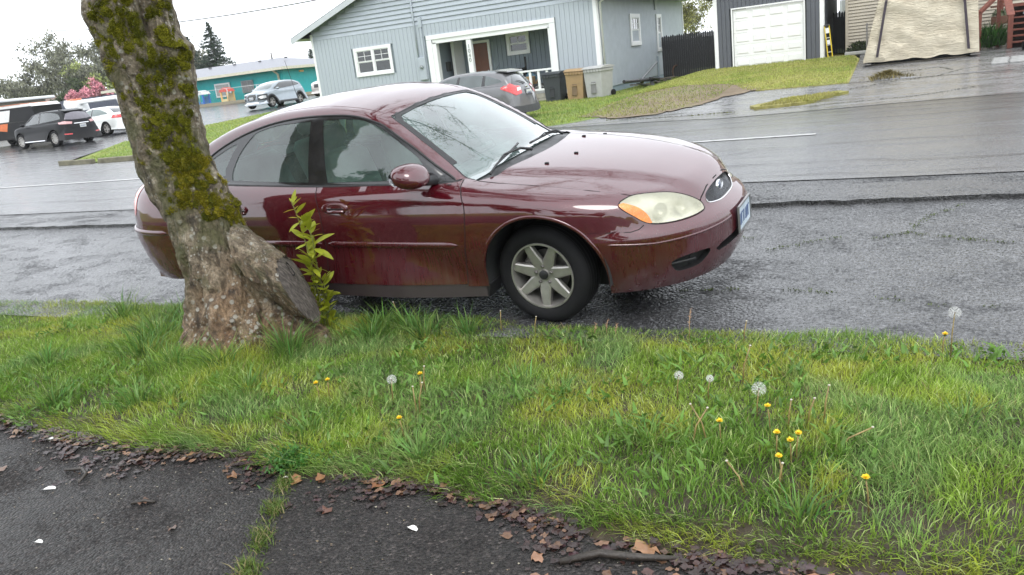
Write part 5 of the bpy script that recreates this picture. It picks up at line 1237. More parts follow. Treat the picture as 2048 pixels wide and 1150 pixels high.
# moss in the shoulder cracks
def shoulder_moss():
    rng = np.random.default_rng(17); runs = [((-.85, 5.72), (-.6, 5.87)), ((-.6, 5.87), (-.35, 5.98)), ((-.16, 5.93), (.05, 6.02)), ((.06, 6.02), (.18, 6.38)), ((.2, 6.4), (.45, 6.7)), ((.1, 6.02), (.5, 5.88)), ((.35, 5.9), (.9, 5.75)), ((-1.25, 5.95), (-.95, 5.98)), ((-1.3, 4.98), (-.9, 5.03)), ((-.6, 5.02), (-.35, 4.98)), ((-.1, 4.92), (.05, 4.86)), ((.16, 4.83), (.26, 4.83)), ((.42, 4.83), (.5, 4.82)), ((-7.4, 6.3), (-6.2, 6.2)), ((-7, 5.7), (-6.3, 5.75))]
    P = []
    for a, b_ in runs:
        k = int(300 * math.hypot(b_[0] - a[0], b_[1] - a[1])) + 30; t = rng.random(k); q = np.array(a) * (1 - t)[:, None] + np.array(b_) * t[:, None] + rng.normal(0, .016, (k, 2)); P.append(q[rng.random(k) < .5 + .5 * np.sin(t * 17)])
    P = np.concatenate(P); k = len(P); c = np.array([.075, .105, .018]) * rng.uniform(.5, 1.7, (k, 1))
    V, F, C = blades(np.concatenate([P, gz(P[:, 0], P[:, 1])[:, None]], 1), rng.uniform(.004, .014, k), rng.uniform(.004, .010, k), rng.uniform(0, 6.28, k), rng.uniform(.6, 1.2, k), c, rng)
    o = grass_obj('crack_moss', V, F, C, 'green moss and grass lines in the cracks of the wet asphalt'); o['category'] = 'moss'
shoulder_moss()
# ------------------------------------------------------------------ the blue-grey house
def siding(name, col, rough=.6, var=.06):
    return simple(name, col, rough, var=var, vscale=2.5, bmp=.15, bscale=60)
BLUE = siding('blue_grey_siding', (.365, .405, .445)); WHITE = siding('white_trim', (.74, .75, .75), .5, .03); CONC = simple('concrete_block', (.30, .28, .24), .85, bmp=.4, bscale=25)
PANE = glassmat('house_pane', (.35, .38, .38), .04, (.2, .22, .22), 1.5); ROOM = simple('dark_room', (.02, .022, .025), .9); BLIND = simple('window_blind', (.20, .21, .20), .8)
SHING = simple('roof_shingle', (.085, .085, .09), .8, var=.3, vscale=14, bmp=.6, bscale=30); SOFF = siding('soffit_grey', (.40, .43, .45))
def wall_panels(holes, x0, x1, z0, z1, step, mk):
    """call mk(xa, xb, za, zb) for each vertical board piece left after cutting rectangular openings"""
    n = int(round((x1 - x0) / step)); w = (x1 - x0) / n
    for i in range(n):
        a, b = x0 + i * w, x0 + (i + 1) * w; segs = [(z0, z1)]
        for (hx0, hx1, hz0, hz1) in holes:
            if b > hx0 + .02 and a < hx1 - .02:
                ns = []
                for (s0, s1) in segs:
                    if hz0 > s0: ns.append((s0, min(s1, hz0)))
                    if hz1 < s1: ns.append((max(s0, hz1), s1))
                segs = [q for q in ns if q[1] - q[0] > .02]
        for (s0, s1) in segs: mk(a, b, s0, s1)
def board(parent, cx, cy, cz, w, d, h, mat, cache, name='board', rot=None):
    """shared-mesh board: unit box scaled"""
    if mat.name not in cache:
        q = MB(); q.box((0, 0, 0), (1, 1, 1)); o = q.build(name, mat, parent); cache[mat.name] = o.data; 
    else: o = obj(name, cache[mat.name], parent)
    o.location = (cx, cy, cz); o.scale = (w, d, h)
    if rot: o.rotation_euler = rot
    return o
CACHE = {}
def sash_window(parent, x0, x1, z0, z1, y, axis='x', fr=.10, grids=(2, 2), double=False, out=-1, blind=None, org=(0, 0, 0)):
    """framed double-hung window on a wall; axis x: wall runs along X at Y=y facing out*Y; axis y: wall runs along Y at X=y"""
    def P(u, d, z): return (u - org[0], y + d * out - org[1], z - org[2]) if axis == 'x' else (y + d * out - org[0], u - org[1], z - org[2])
    def bx(mb, u0, u1, w0, w1, d0, d1):
        a = P(u0, d0, w0); b = P(u1, d1, w1); c = [(a[i] + b[i]) / 2 for i in range(3)]; d = [abs(a[i] - b[i]) for i in range(3)]; mb.box(c, d)
    fm = MB(); bx(fm, x0, x1, z1 - fr, z1, 0, .05); bx(fm, x0, x1, z0, z0 + fr, 0, .06); bx(fm, x0, x0 + fr, z0 + fr, z1 - fr, 0, .05); bx(fm, x1 - fr, x1, z0 + fr, z1 - fr, 0, .05)
    units = [(x0 + fr, x1 - fr)]
    if double: xm = (x0 + x1) / 2; bx(fm, xm - .05, xm + .05, z0 + fr, z1 - fr, 0, .045); units = [(x0 + fr, xm - .05), (xm + .05, x1 - fr)]
    w = fm.build('window', WHITE, parent)
    for (a, b) in units:
        zm = (z0 + z1) / 2; lo, hi = z0 + fr, z1 - fr
        for (s0, s1, dd, g) in ((lo, zm, -.02, None), (zm, hi, .0, grids)):
            sm = MB(); t = .035; bx(sm, a, b, s0, s0 + t, dd - .02, dd + .02); bx(sm, a, b, s1 - t, s1, dd - .02, dd + .02); bx(sm, a, a + t, s0 + t, s1 - t, dd - .02, dd + .02); bx(sm, b - t, b, s0 + t, s1 - t, dd - .02, dd + .02)
            if g:
                for k in range(1, g[0]): xx = a + (b - a) * k / g[0]; bx(sm, xx - .01, xx + .01, s0 + t, s1 - t, dd - .012, dd + .012)
                for k in range(1, g[1]): zz = s0 + (s1 - s0) * k / g[1]; bx(sm, a + t, b - t, zz - .01, zz + .01, dd - .0121, dd + .0121)
            sm.build('sash', WHITE, w)
            pm = MB(); bx(pm, a + t * .5, b - t * .5, s0 + t * .5, s1 - t * .5, dd - .008, dd - .004); pm.build('pane', PANE, w)
        rm = MB(); bx(rm, a, b, lo, hi, -.10, -.095); rm.build('room_behind', blind or ROOM, w)
    return w
def blue_house():
    X0, X1, Y0, Y1, ZB = -24.38, -10.60, 31.0, 45.0, .37; org = (-17.5, 31.0, .08)
    root = thing('blue_grey_house', 'blue-grey board-sided house with white trim and an open porch', 'house', org)
    L_ = lambda p: (p[0] - org[0], p[1] - org[1], p[2] - org[2])
    sl = .368; zr = lambda x: 3.91 + sl * min(x + 25.18, -9.8 - x)
    # front wall: structural sheet behind the boards, with openings
    holes = [(-22.02, -20.22, 2.03, 3.07), (-17.86, -12.59, .5, 2.92)]
    v, f = tri_region([(X0, .05), (X1, .05), (X1, 4.2), (-17.5, zr(-17.5) - .15), (X0, 4.2)], [[(a, c), (b, c), (b, d), (a, d)] for a, b, c, d in holes], 3.0)
    me = mkmesh('front_wall', np.stack([v[:, 0] - org[0], np.full(len(v), .04), v[:, 1] - org[2]], 1), f, simple('groove_dark', (.235, .28, .31), .7)); obj('front_wall', me, root)
    trims = [(-22.12, -20.12, 1.93, 3.17), (-18.29, -12.36, .05, 3.27)]
    def mk(a, b, s0, s1): board(root, (a + b) / 2 - org[0], .005, (s0 + s1) / 2 - org[2], b - a - .011, .045, s1 - s0, BLUE, CACHE, 'siding_board')
    wall_panels(trims, X0 + .1, X1 - .1, ZB, 3.755, .203, mk)
    # lap siding of the gable: overlapping courses
    z = 3.76; ex = .19; k = 0
    lapm = {}
    while z < zr(-17.5) - .3:
        zt = z + ex; xa = max(X0, -25.18 + (zt - 3.91) / sl + .25); xb = -35.0 - xa if False else min(X1, -9.8 - (zt - 3.91) / sl - .25)
        q = MB(); q.prism([(-.035, z - .012), (.025, zt), (.03, zt), (.03, z - .012)], xa, xb, 'YZ'); v = []
        o = q.build('lap_board', BLUE, root, False, (org[0], 0, org[2])); z = zt
    # side walls (fine vertical grooves), rear wall, foundation
    for (x, sgn) in ((X1, 1), (X0, -1)):
        q = MB(); n = 92; yy = np.linspace(Y0, Y1, n + 1)
        prof = []
        for i in range(n): prof += [(yy[i] + .008, 0.0), (yy[i + 1] - .008, 0.0), (yy[i + 1] - .005, -.016), (yy[i + 1] + .005, -.016)]
        V = []; F = []
        for (y, d) in prof: V += [(x + sgn * d - org[0], y - org[1], ZB - org[2]), (x + sgn * d - org[0], y - org[1], 3.95 - org[2])]
        F = [(2 * i, 2 * i + 2, 2 * i + 3, 2 * i + 1) for i in range(len(prof) - 1)]; q.add(V, F); q.build('side_siding', BLUE, root)
    q = MB(); q.box(L_((-17.5, Y1 - .1, 2.1)), (X1 - X0 - .2, .1, 3.7)); q.build('rear_wall', BLUE, root)
    q = MB(); q.box(L_((-17.5 - 3.3, Y0 + .12, .18)), (7.0, .2, .44)); q.box(L_((-11.5, Y0 + .12, .18)), (1.75, .2, .44)); q.build('foundation', CONC, root)
    q = MB(); q.box(L_((X1 - .13, 38, .18)), (.2, 13.9, .44)); q.build('side_foundation', siding('painted_foundation', (.24, .31, .36)), root)
    # corner boards, porch surround, water table
    for (c, d) in (((X0 + .055, Y0 - .015, 2.2), (.11, .07, 3.66)), ((X1 - .06, Y0 - .015, 2.1), (.15, .07, 3.5)), ((X1 + .012, Y0 + .06, 2.1), (.05, .13, 3.5)), ((X1 + .012, Y1 - .06, 2.1), (.05, .12, 3.4))):
        q = MB(); q.box(L_(c), d); q.build('corner_board', WHITE, root)
    for (c, d) in (((-15.325, Y0 - .03, 3.18), (5.93, .08, .18)), ((-18.17, Y0 - .03, 1.57), (.24, .08, 3.02)), ((-12.48, Y0 - .03, 1.57), (.24, .08, 3.02))):
        q = MB(); q.box(L_(c), d); q.build('porch_casing', WHITE, root)
    q = MB(); q.box(L_((-15.3, Y0 + .10, 3.0)), (5.45, .24, .18)); q.box(L_((-17.955, Y0 + .10, 1.75)), (.19, .24, 2.4)); q.box(L_((-12.645, Y0 + .10, 1.75)), (.09, .24, 2.4)); q.build('porch_beam', WHITE, root)
    po = MB(); po.box(L_((-16.31, Y0 + .09, 1.73)), (.22, .18, 2.36)); po = po.build('porch_post', WHITE, root)
    # house number: four digits one above the other on the post
    def digit(ch, x, z, s):
        cu = bpy.data.curves.new('house_number', 'FONT'); cu.body = ch; cu.size = s; cu.align_x = 'CENTER'; cu.align_y = 'CENTER'; cu.extrude = .006
        o = bpy.data.objects.new('tmp', cu); COL.objects.link(o); dg = bpy.context.evaluated_depsgraph_get(); me = bpy.data.meshes.new_from_object(o.evaluated_get(dg)); bpy.data.objects.remove(o)
        me.materials.clear(); me.materials.append(simple('number_grey', (.22, .23, .23), .5)); o = obj('house_number', me, root); o.location = L_((x, Y0 - .012, z)); o.rotation_euler = (rad(90), 0, 0)
    for ch, zz in zip('1040', (2.62, 2.43, 2.24, 2.06)): digit(ch, -16.31, zz, .23)
    # porch interior
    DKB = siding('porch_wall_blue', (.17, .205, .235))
    yb = 33.0
    v, f = tri_region([(-18.0, .5), (-12.5, .5), (-12.5, 3.1), (-18.0, 3.1)], [], 3.0)
    obj('porch_back_wall', mkmesh('porch_back_wall', np.stack([v[:, 0] - org[0], np.full(len(v), yb + .05 - org[1]), v[:, 1] - org[2]], 1), f, simple('groove_dark', (.235, .28, .31), .7)), root)
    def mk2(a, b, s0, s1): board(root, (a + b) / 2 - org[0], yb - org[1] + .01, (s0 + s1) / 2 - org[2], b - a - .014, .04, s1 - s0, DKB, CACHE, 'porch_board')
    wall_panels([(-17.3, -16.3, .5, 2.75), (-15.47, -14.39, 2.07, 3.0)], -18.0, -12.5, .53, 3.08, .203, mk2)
    for xx in (-18.03, -12.5):
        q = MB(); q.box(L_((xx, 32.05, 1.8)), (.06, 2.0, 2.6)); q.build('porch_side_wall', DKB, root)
    q = MB(); q.box(L_((-17.74, 32.6, 1.73)), (.14, .9, 2.4)); q.build('alcove_trim', WHITE, root)
    q = MB(); q.box(L_((-15.3, 32.05, .47)), (5.5, 2.1, .10)); q.build('porch_floor', simple('porch_floor_grey', (.25, .25, .25), .6), root)
    q = MB(); q.box(L_((-15.3, 32.05, 3.13)), (5.5, 2.1, .06)); q.build('porch_ceiling', WHITE, root)
    for bx_ in range(9):
        for bz in range(2):
            q = MB(); q.box(L_((-17.9 + .6 * bx_ + .3 * bz, Y0 + .1, .12 + .2 * bz)), (.585, .19, .187), bev=.008); q.build('concrete_block', CONC, root)
    # door
    d = MB(); d.box(L_((-16.81, yb - .02, 1.64)), (.80, .06, 2.2)); d = d.build('front_door', siding('brown_door', (.14, .045, .02), .45, .15), root)
    for (dx, dz, w_, h_) in ((-.19, .55, .26, .75), (.19, .55, .26, .75), (-.19, -.45, .26, .7), (.19, -.45, .26, .7)):
        q = MB(); q.box(L_((-16.81 + dx, yb - .055, 1.64 + dz)), (w_, .02, h_), bev=.008); q.build('door_panel', siding('brown_door', (.14, .045, .02)), d)
    q = MB(); q.lathe([(0, -.03), (.03, -.02), (.035, 0), (.015, .02)], 10, 'Y', L_((-16.48, yb - .09, 1.55))); q.build('door_knob', CHROME, d, True)
    for (c, dd) in (((-17.25, yb - .03, 1.64), (.09, .08, 2.3)), ((-16.36, yb - .03, 1.64), (.11, .08, 2.3)), ((-16.81, yb - .03, 2.81), (1.0, .0801, .10))):
        q = MB(); q.box(L_(c), dd); q.build('door_casing', WHITE, root)
    sash_window(root, -15.47, -14.39, 2.07, 3.0, yb - .03, fr=.13, grids=(2, 1), org=org)
    q = MB(); q.box(L_((-18.1, 32.0, 1.92)), (.001, .001, .001)) if False else q.box(L_((-17.95, 32.0, 1.92)), (.12, .30, .40), bev=.02); mb_ = q.build('mailbox', BLACK_PL, None); mb_.location = org; tag(mb_, 'black wall mailbox in the porch alcove', 'mailbox')
    # windows
    w = sash_window(root, -22.12, -20.12, 1.93, 3.17, Y0 - .03, fr=.14, double=True, org=org, blind=BLIND)
    sash_window(root, 35.22, 36.70, 1.86, 3.20, X1 + .01, 'y', .16, (3, 2), out=1, org=org); sash_window(root, 39.53, 40.44, 1.48, 3.20, X1 + .01, 'y', .14, (2, 2), out=1, org=org)
    # meter, mast and conduit
    q = MB(); q.box(L_((-18.62, Y0 - .07, 1.95)), (.36, .14, .95), bev=.02); mt = q.build('meter_box', BLUE, root)
    q = MB(); q.lathe([(.075, -.02), (.085, -.05), (.08, -.10), (.05, -.12), (0, -.125)], 18, 'Y', L_((-18.90 + .28, Y0 - .12, 2.03))); q.build('meter_dial', glassmat('dial_glass', (.7, .75, .75), .3, (.6, .65, .62)), mt, True)
    q = MB(); q.tube([L_((-18.78, Y0 - .06, 2.4)), L_((-18.80, Y0 - .06, 5.6))], .035, 8); q.build('conduit', BLUE, mt, True)
    q = MB(); q.box(L_((-18.48, Y0 - .06, 3.05)), (.07, .07, 1.25)); q.box(L_((-18.48, Y0 - .06, 3.85)), (.16, .09, .40)); q.build('conduit_cover', BLUE, mt)
    # roof: two slopes with overhang, rake fascia, soffit, gutter, downspout
    ov = .42
    for sgn in (1, -1):
        ex_ = -25.18 if sgn > 0 else -9.8; rx_ = -17.5; ze, zt = 3.91, zr(-17.5)
        q = MB(); q.add([L_(p) for p in ((ex_, Y0 - ov, ze), (rx_, Y0 - ov, zt), (rx_, Y1 + ov, zt), (ex_, Y1 + ov, ze), (ex_, Y0 - ov, ze + .07), (rx_, Y0 - ov, zt + .07), (rx_, Y1 + ov, zt + .07), (ex_, Y1 + ov, ze + .07))],
                        [(0, 1, 2, 3), (4, 7, 6, 5), (0, 4, 5, 1), (1, 5, 6, 2), (2, 6, 7, 3), (3, 7, 4, 0)]); r_ = q.build('roof', SHING, root)
        q = MB(); d_ = .20
        q.add([L_(p) for p in ((ex_, Y0 - ov - .03, ze - d_), (rx_, Y0 - ov - .03, zt - d_), (rx_, Y0 - ov - .03, zt + .03), (ex_, Y0 - ov - .03, ze + .03), (ex_, Y0 - ov + .02, ze - d_), (rx_, Y0 - ov + .02, zt - d_), (rx_, Y0 - ov + .02, zt + .03), (ex_, Y0 - ov + .02, ze + .03))],
              [(0, 1, 2, 3), (4, 7, 6, 5), (0, 4, 5, 1), (1, 5, 6, 2), (2, 6, 7, 3), (3, 7, 4, 0)]); q.build('rake_board', siding('rake_grey', (.46, .49, .51)), r_)
        q = MB(); sx = X0 if sgn > 0 else X1; q.add([L_(p) for p in ((ex_, Y0 - ov, ze - .03), (sx, Y0 - ov, ze - .03), (sx, Y1 + ov, ze - .03), (ex_, Y1 + ov, ze - .03))], [(0, 1, 2, 3)]); q.build('soffit', SOFF, r_)
        q = MB(); q.tube([L_((ex_, Y0 - ov, ze - .02)), L_((ex_, Y1 + ov, ze - .02))], .065, 8); q.build('gutter', WHITE, r_, True)
    q = MB(); q.tube([L_(p) for p in ((-9.82, Y0 - .1, 3.85), (-10.2, Y0 + .1, 3.75), (-10.52, Y0 + .22, 3.6), (-10.52, Y0 + .22, .5))], .05, 8); q.build('downspout', WHITE, root, True)
    q = MB(); q.box(L_((-10.56, 39.5, 4.0)), (.07, .3, 1.2)); q.build('side_vent', SOFF, root)
    # railing
    q = MB(); q.box(L_((-14.35, Y0 + .05, 1.345)), (3.4, .12, .07)); rl = q.build('porch_railing', WHITE, root)
    q = MB(); q.box(L_((-14.35, Y0 + .05, .565)), (3.4, .10, .08)); q.build('bottom_rail', WHITE, rl)
    for x in np.arange(-15.9, -12.8, .375): q = MB(); q.box(L_((x + .35, Y0 + .05, .955)), (.10, .06, .71)); q.build('baluster', WHITE, rl)
    return root
blue_house()
# things on the porch
q = MB(); q.box((0, 0, .62), (.9, .5, .12), bev=.02); q.prism([(-.25, .68), (-.25, .82), (-.1, .98), (.12, .98), (.25, .84), (.25, .68)], -.4, .4, 'YZ')
gr_ = thing('barbecue_grill', 'black gas barbecue grill on the porch under the window', 'grill', (-14.95, 32.5, .52))
BK = simple('grill_black', (.016, .016, .017), .4); q.build('lid', BK, gr_); q = MB(); q.box((0, 0, .3), (.8, .45, .56)); q.build('cart', BK, gr_); q = MB(); q.tube([(.42, .1, .7), (.42, .1, 1.42)], .045, 10); q.build('stack_pipe', BK, gr_, True); q = MB(); q.box((-.62, 0, .64), (.36, .4, .04)); q.box((.3, -.27, .8), (.4, .03, .03)); build_each(q, 'side_shelf', STEEL, gr_)
bx_ = thing('cardboard_box', 'blue and brown cardboard box leaning against the porch grill', 'box', (-14.35, 31.9, .52)); bx_.rotation_euler = (0, .62, 0.1)
q = MB(); q.box((0, 0, .45), (.5, .30, .72), bev=.01); q.build('box_body', simple('box_teal', (.06, .13, .18), .6, var=.3), bx_); q = MB(); q.box((.27, 0, .45), (.05, .304, .70)); q.build('box_side', simple('box_brown', (.34, .20, .09), .8), bx_)
q = MB(); q.box((0, 0, .3), (.45, .35, .6), bev=.02); o = q.build('brown_carton', simple('carton', (.33, .22, .11), .85), None); o.location = (-14.0, 31.6, .52); tag(o, 'plain brown carton standing behind the porch balusters', 'carton')
sgn_ = thing('porch_sign', 'dark wooden porch sign with white script lettering behind the railing', 'sign', (-13.25, 31.35, .53)); q = MB(); q.box((0, 0, .16), (.9, .04, .24)); q.build('sign_board', simple('sign_black', (.03, .03, .03), .7), sgn_)
q = MB()
for k in range(9): q.tube([(-.36 + k * .085, -.022, .12), (-.33 + k * .085, -.022, .12 + .05 * (1 + k % 2)), (-.30 + k * .085, -.022, .13), (-.285 + k * .085, -.022, .16)], .008, 4)
w_ = q.build('lettering', WHITE, sgn_); w_['kind'] = 'stuff'
# ------------------------------------------------------------------ wheelie bins
def wheelie(loc, w, d, h, col, label, rz=0, tilt=0, wheelside=1):
    t = thing('wheelie_bin', label, 'trash bin', loc, rz, 'wheelie bins beside the porch'); m = simple('bin_' + label[:9].replace(' ', '_'), col, .5, var=.08, bmp=.05); s = .80
    t.rotation_euler = (0, tilt, rz)
    q = MB(); hw, hd = w / 2, d / 2; q.add([(-hw * s, -hd * s, .03), (hw * s, -hd * s, .03), (hw * s, hd * s, .03), (-hw * s, hd * s, .03), (-hw * .93, -hd * .93, h * .84), (hw * .93, -hd * .93, h * .84), (hw * .93, hd * .93, h * .84), (-hw * .93, hd * .93, h * .84)], [(0, 3, 2, 1), (4, 5, 6, 7), (0, 1, 5, 4), (1, 2, 6, 5), (2, 3, 7, 6), (3, 0, 4, 7)]); b = q.build('bin_body', m, t)
    q = MB(); q.box((0, 0, h * .86), (w, d, .11), bev=.02); q.build('rim', m, b, False)
    for k in range(5): q = MB(); q.box((-hw * .62 + k * hw * .31, -hd - .012, h * .86), (.05, .03, .10)); q.build('rib', m, b)
    q = MB(); q.prism([(-hd - .03, h * .93), (-hd * .6, h * .985), (hd * .5, h), (hd + .04, h * .96), (hd + .04, h * .915), (-hd - .03, h * .915)], -hw - .02, hw + .02, 'YZ'); q.build('lid', m, t)
    q = MB(); q.box((-.01, -hd * .87, h * .40), (w * .26, .03, h * .50), rx=-.09, bev=.01); q.build('recess_shade', simple('bin_shadow_' + label[:5].strip(), tuple(c * .45 for c in col), .6), b)  # plate in a darkened bin colour, standing for shade in the grip
    q = MB(); q.box((-.01, -hd * .92, h * .46), (w * .26, .04, .03)); q.build('grab_bar', m, b)
    for sx in (-1, 1): q = MB(); q.lathe([(0, -.04), (.12, -.04), (.125, 0), (.12, .04), (0, .04)], 18, 'X', (sx * hw * .92, hd * .80, .125)); q.build('wheel', RUBBER, t, True, ang=40)
    return t
wheelie((-12.03, 29.6, g1(-12, 29.6) + .03), .74, .82, 1.13, (.030, .035, .040), 'charcoal wheelie bin next to the porch steps')
wheelie((-11.12, 29.55, g1(-11.1, 29.6) + .03), .74, .82, 1.15, (.30, .20, .10), 'tan brown wheelie bin between the charcoal and grey bins', .05, .03)
wheelie((-10.22, 29.5, g1(-10.2, 29.6) + .03), .84, .86, 1.17, (.36, .36, .35), 'light grey wheelie bin at the house corner', -.25)
# ------------------------------------------------------------------ scrap by the side wall
RUST = simple('rusty_iron', (.075, .035, .02), .75, var=.4, vscale=15, bmp=.4); PIPE = simple('dark_pipe', (.03, .03, .032), .4); OLDW = simple('old_wood', (.13, .11, .09), .8, var=.3, vscale=8)
def rod(name, a, b, r, mat, label, cat, n=10, group=None, hollow=False):
    q = MB(); v = [0, 0, 0]; q.tube([(0, 0, 0), tuple(b[i] - a[i] for i in range(3))], r, n); o = q.build(name, mat, None, True, ang=50); o.location = a; tag(o, label, cat, group); return o
gl = g1(-10, 35)
rod('metal_pipe', (-10.0, 31.9, gl + .42), (-9.9, 36.6, gl + .22), .07, PIPE, 'long dark pipe lying on top of the scrap heap', 'pipe'); rod('metal_pipe', (-9.8, 35.0, gl + .35), (-9.7, 38.2, gl + .10), .05, PIPE, 'shorter dark pipe behind the long one on the scrap heap', 'pipe')
rod('metal_bar', (-10.0, 34.4, gl + .35), (-10.2, 37.8, gl + .95), .05, simple('grey_bar', (.16, .17, .18), .5), 'grey bar propped slanting against the house wall', 'bar'); rod('post', (-10.15, 37.8, gl + .05), (-10.15, 37.8, gl + 1.2), .05, simple('post_grey', (.20, .24, .27), .6), 'short grey post standing by the house wall', 'post')
r_ = random.Random(6)
for k in range(11):
    a = (-9.95 + r_.uniform(-.35, .5), 33.2 + k * .5, gl + .06 + r_.uniform(0, .16)); ang = r_.uniform(-.5, .5); q = MB(); q.box((0, 0, 0), (.14, r_.uniform(1.0, 1.9), .05)); o = q.build('scrap_plank', OLDW if k % 3 else PIPE, None); o.location = a; o.rotation_euler = (r_.uniform(-.12, .12), r_.uniform(-.1, .1), ang); tag(o, 'weathered plank in the scrap heap along the house wall', 'plank', 'planks in the scrap heap')
q = MB(); q.lathe([(.40, -.16), (.42, -.16), (.42, .16), (.40, .16)], 30, 'Y', (0, 0, .42), True); o = q.build('iron_ring', RUST, None, True, ang=40); o.location = (-9.9, 41.3, g1(-9.9, 41)); o.rotation_euler = (0, 0, 1.0); tag(o, 'rusty iron ring standing at the back corner of the house', 'ring')
q = MB(); q.lathe([(.30, -.03), (.34, -.03), (.34, .03), (.30, .03)], 24, 'Y', (0, 0, .34), True); o = q.build('iron_hoop', RUST, None, True, ang=40); o.location = (-9.85, 39.9, g1(-9.9, 41)); o.rotation_euler = (0, .1, 1.2); tag(o, 'thin rusty hoop leaning beside the iron ring', 'hoop')
# ------------------------------------------------------------------ garage
def garage():
    org = (-4.47, 32.3, .54); root = thing('dark_garage', 'dark slate garage with a white panelled door', 'garage', org); GRY = siding('slate_siding', (.085, .092, .108), .6, .05); DARKG = simple('slate_groove', (.045, .05, .058), .7)
    W2 = 1.945; D = 7.0; H = 2.75
    q = MB(); q.box((0, D / 2 + .06, H / 2), (2 * W2 - .04, D - .1, H)); 
    v, f = tri_region([(-W2, 0), (W2, 0), (W2, H), (0, H + 1.15), (-W2, H)], [[(-1.25, -.0 + .001), (1.27, .001), (1.27, 2.14), (-1.25, 2.14)]], 2.0)
    obj('front_wall', mkmesh('front_wall', np.stack([v[:, 0], np.full(len(v), .05), v[:, 1]], 1), f, DARKG), root)
    def mk(a, b, s0, s1): board(root, (a + b) / 2, .01, (s0 + s1) / 2, b - a - .012, .05, s1 - s0, GRY, CACHE, 'siding_board')
    wall_panels([(-1.30, 1.32, 0, 2.19)], -W2 + .13, W2 - .13, 0, H + .05, .15, mk)
    for sx in (-1, 1):
        q = MB(); q.box((sx * (W2 - .03), D / 2 + .05, H / 2), (.06, D, H)); q.build('side_wall', GRY, root)
        q = MB(); q.box((sx * (W2 - .065), -.025, H / 2), (.13, .05, H)); q.build('corner_trim', WHITE, root)
        q = MB(); q.box((sx * (W2 + .012), .065, H / 2), (.024, .13, H)); q.build('corner_trim', WHITE, root)
        q = MB(); e = 2.35; q.add([(sx * e, -.3, H - .1), (0, -.3, H + 1.3), (0, D + .3, H + 1.3), (sx * e, D + .3, H - .1), (sx * e, -.3, H), (0, -.3, H + 1.4), (0, D + .3, H + 1.4), (sx * e, D + .3, H)], [(0, 1, 2, 3), (4, 7, 6, 5), (0, 4, 5, 1), (1, 5, 6, 2), (2, 6, 7, 3), (3, 7, 4, 0)]); q.build('roof', SHING, root)
    for (c, d) in (((-1.275, -.03, 1.08), (.05, .07, 2.16)), ((1.295, -.03, 1.08), (.05, .07, 2.16)), ((.01, -.03, 2.175), (2.62, .07, .05))): q = MB(); q.box(c, d); q.build('door_frame', WHITE, root)
    dm = siding('garage_door_white', (.74, .75, .745), .45, .02)
    for r in range(5):
        q = MB(); q.box((.01, .04, .215 + .427 * r), (2.50, .05, .422), bev=.006); s = q.build('door_section', dm, root)
        for c in range(4):
            q = MB(); w, h = .47, .25; x, z = .01 - .93 + .62 * c, .215 + .427 * r
            q.add([(x - w / 2, .014, z - h / 2), (x + w / 2, .014, z - h / 2), (x + w / 2, .014, z + h / 2), (x - w / 2, .014, z + h / 2), (x - w / 2 + .03, -.004, z - h / 2 + .03), (x + w / 2 - .03, -.004, z - h / 2 + .03), (x + w / 2 - .03, -.004, z + h / 2 - .03), (x - w / 2 + .03, -.004, z + h / 2 - .03)], [(4, 5, 6, 7), (0, 1, 5, 4), (1, 2, 6, 5), (2, 3, 7, 6), (3, 0, 4, 7)]); q.build('raised_panel', dm, s)
garage()
FENB = simple('black_fence_paint', (.014, .014, .017), .55, var=.2)
def picket_fence(x0, x1, y, z0, h, label):
    t = thing('black_fence', label, 'fence', ((x0 + x1) / 2, y, z0)); c = {}
    q = MB(); q.prism([(-.048, 0), (.048, 0), (.048, .96), (.0, 1.0), (-.048, .96)], -.012, .012, 'XZ'); first = q.build('picket', FENB, t); me = first.data; n = int((x1 - x0) / .104)
    for i in range(n): o = first if i == 0 else obj('picket', me, t); o.location = (x0 - (x0 + x1) / 2 + .05 + i * .104, 0, 0); o.scale = (1, 1, h * (1 + .012 * ((i * 7) % 3)))
    for zz in (.35, h * .82): q = MB(); q.box((0, .04, zz), (x1 - x0, .04, .09)); q.build('fence_rail', FENB, t)
    q = MB(); q.box((0, .055, h * .52), (x1 - x0, .01, h * .72)); q.build('backing_board', FENB, t)
picket_fence(-10.5, -6.5, 40.0, .20, 1.95, 'black picket fence between the blue-grey house and the garage'); picket_fence(-2.5, -1.75, 36.2, .5, 1.7, 'short black fence between the garage and the beige house')
# folded yellow stepladder
ld = thing('stepladder', 'folded yellow stepladder leaning on the garage corner', 'ladder', (-2.30, 32.15, g1(-2.3, 32.1) + .06)); ld.rotation_euler = (0, -.10, 0)
YL = simple('ladder_yellow', (.62, .46, .02), .5, var=.1)
for sx in (-1, 1): q = MB(); q.box((sx * .075, 0, .56), (.035, .07, 1.12)); q.build('side_rail', YL, ld)
for k in range(4): q = MB(); q.box((0, .0, .2 + .25 * k), (.12, .06, .03)); q.build('rung', simple('ladder_alu', (.6, .6, .58), .4, .7), ld)
q = MB(); q.box((0, -.04, .95), (.12, .006, .18)); q.box((0, -.04, .55), (.1, .006, .14)); build_each(q, 'sticker', WHITE, ld); q = MB(); q.box((0, 0, 1.14), (.2, .12, .04)); q.build('top_cap', simple('ladder_cap', (.05, .05, .05), .5), ld)
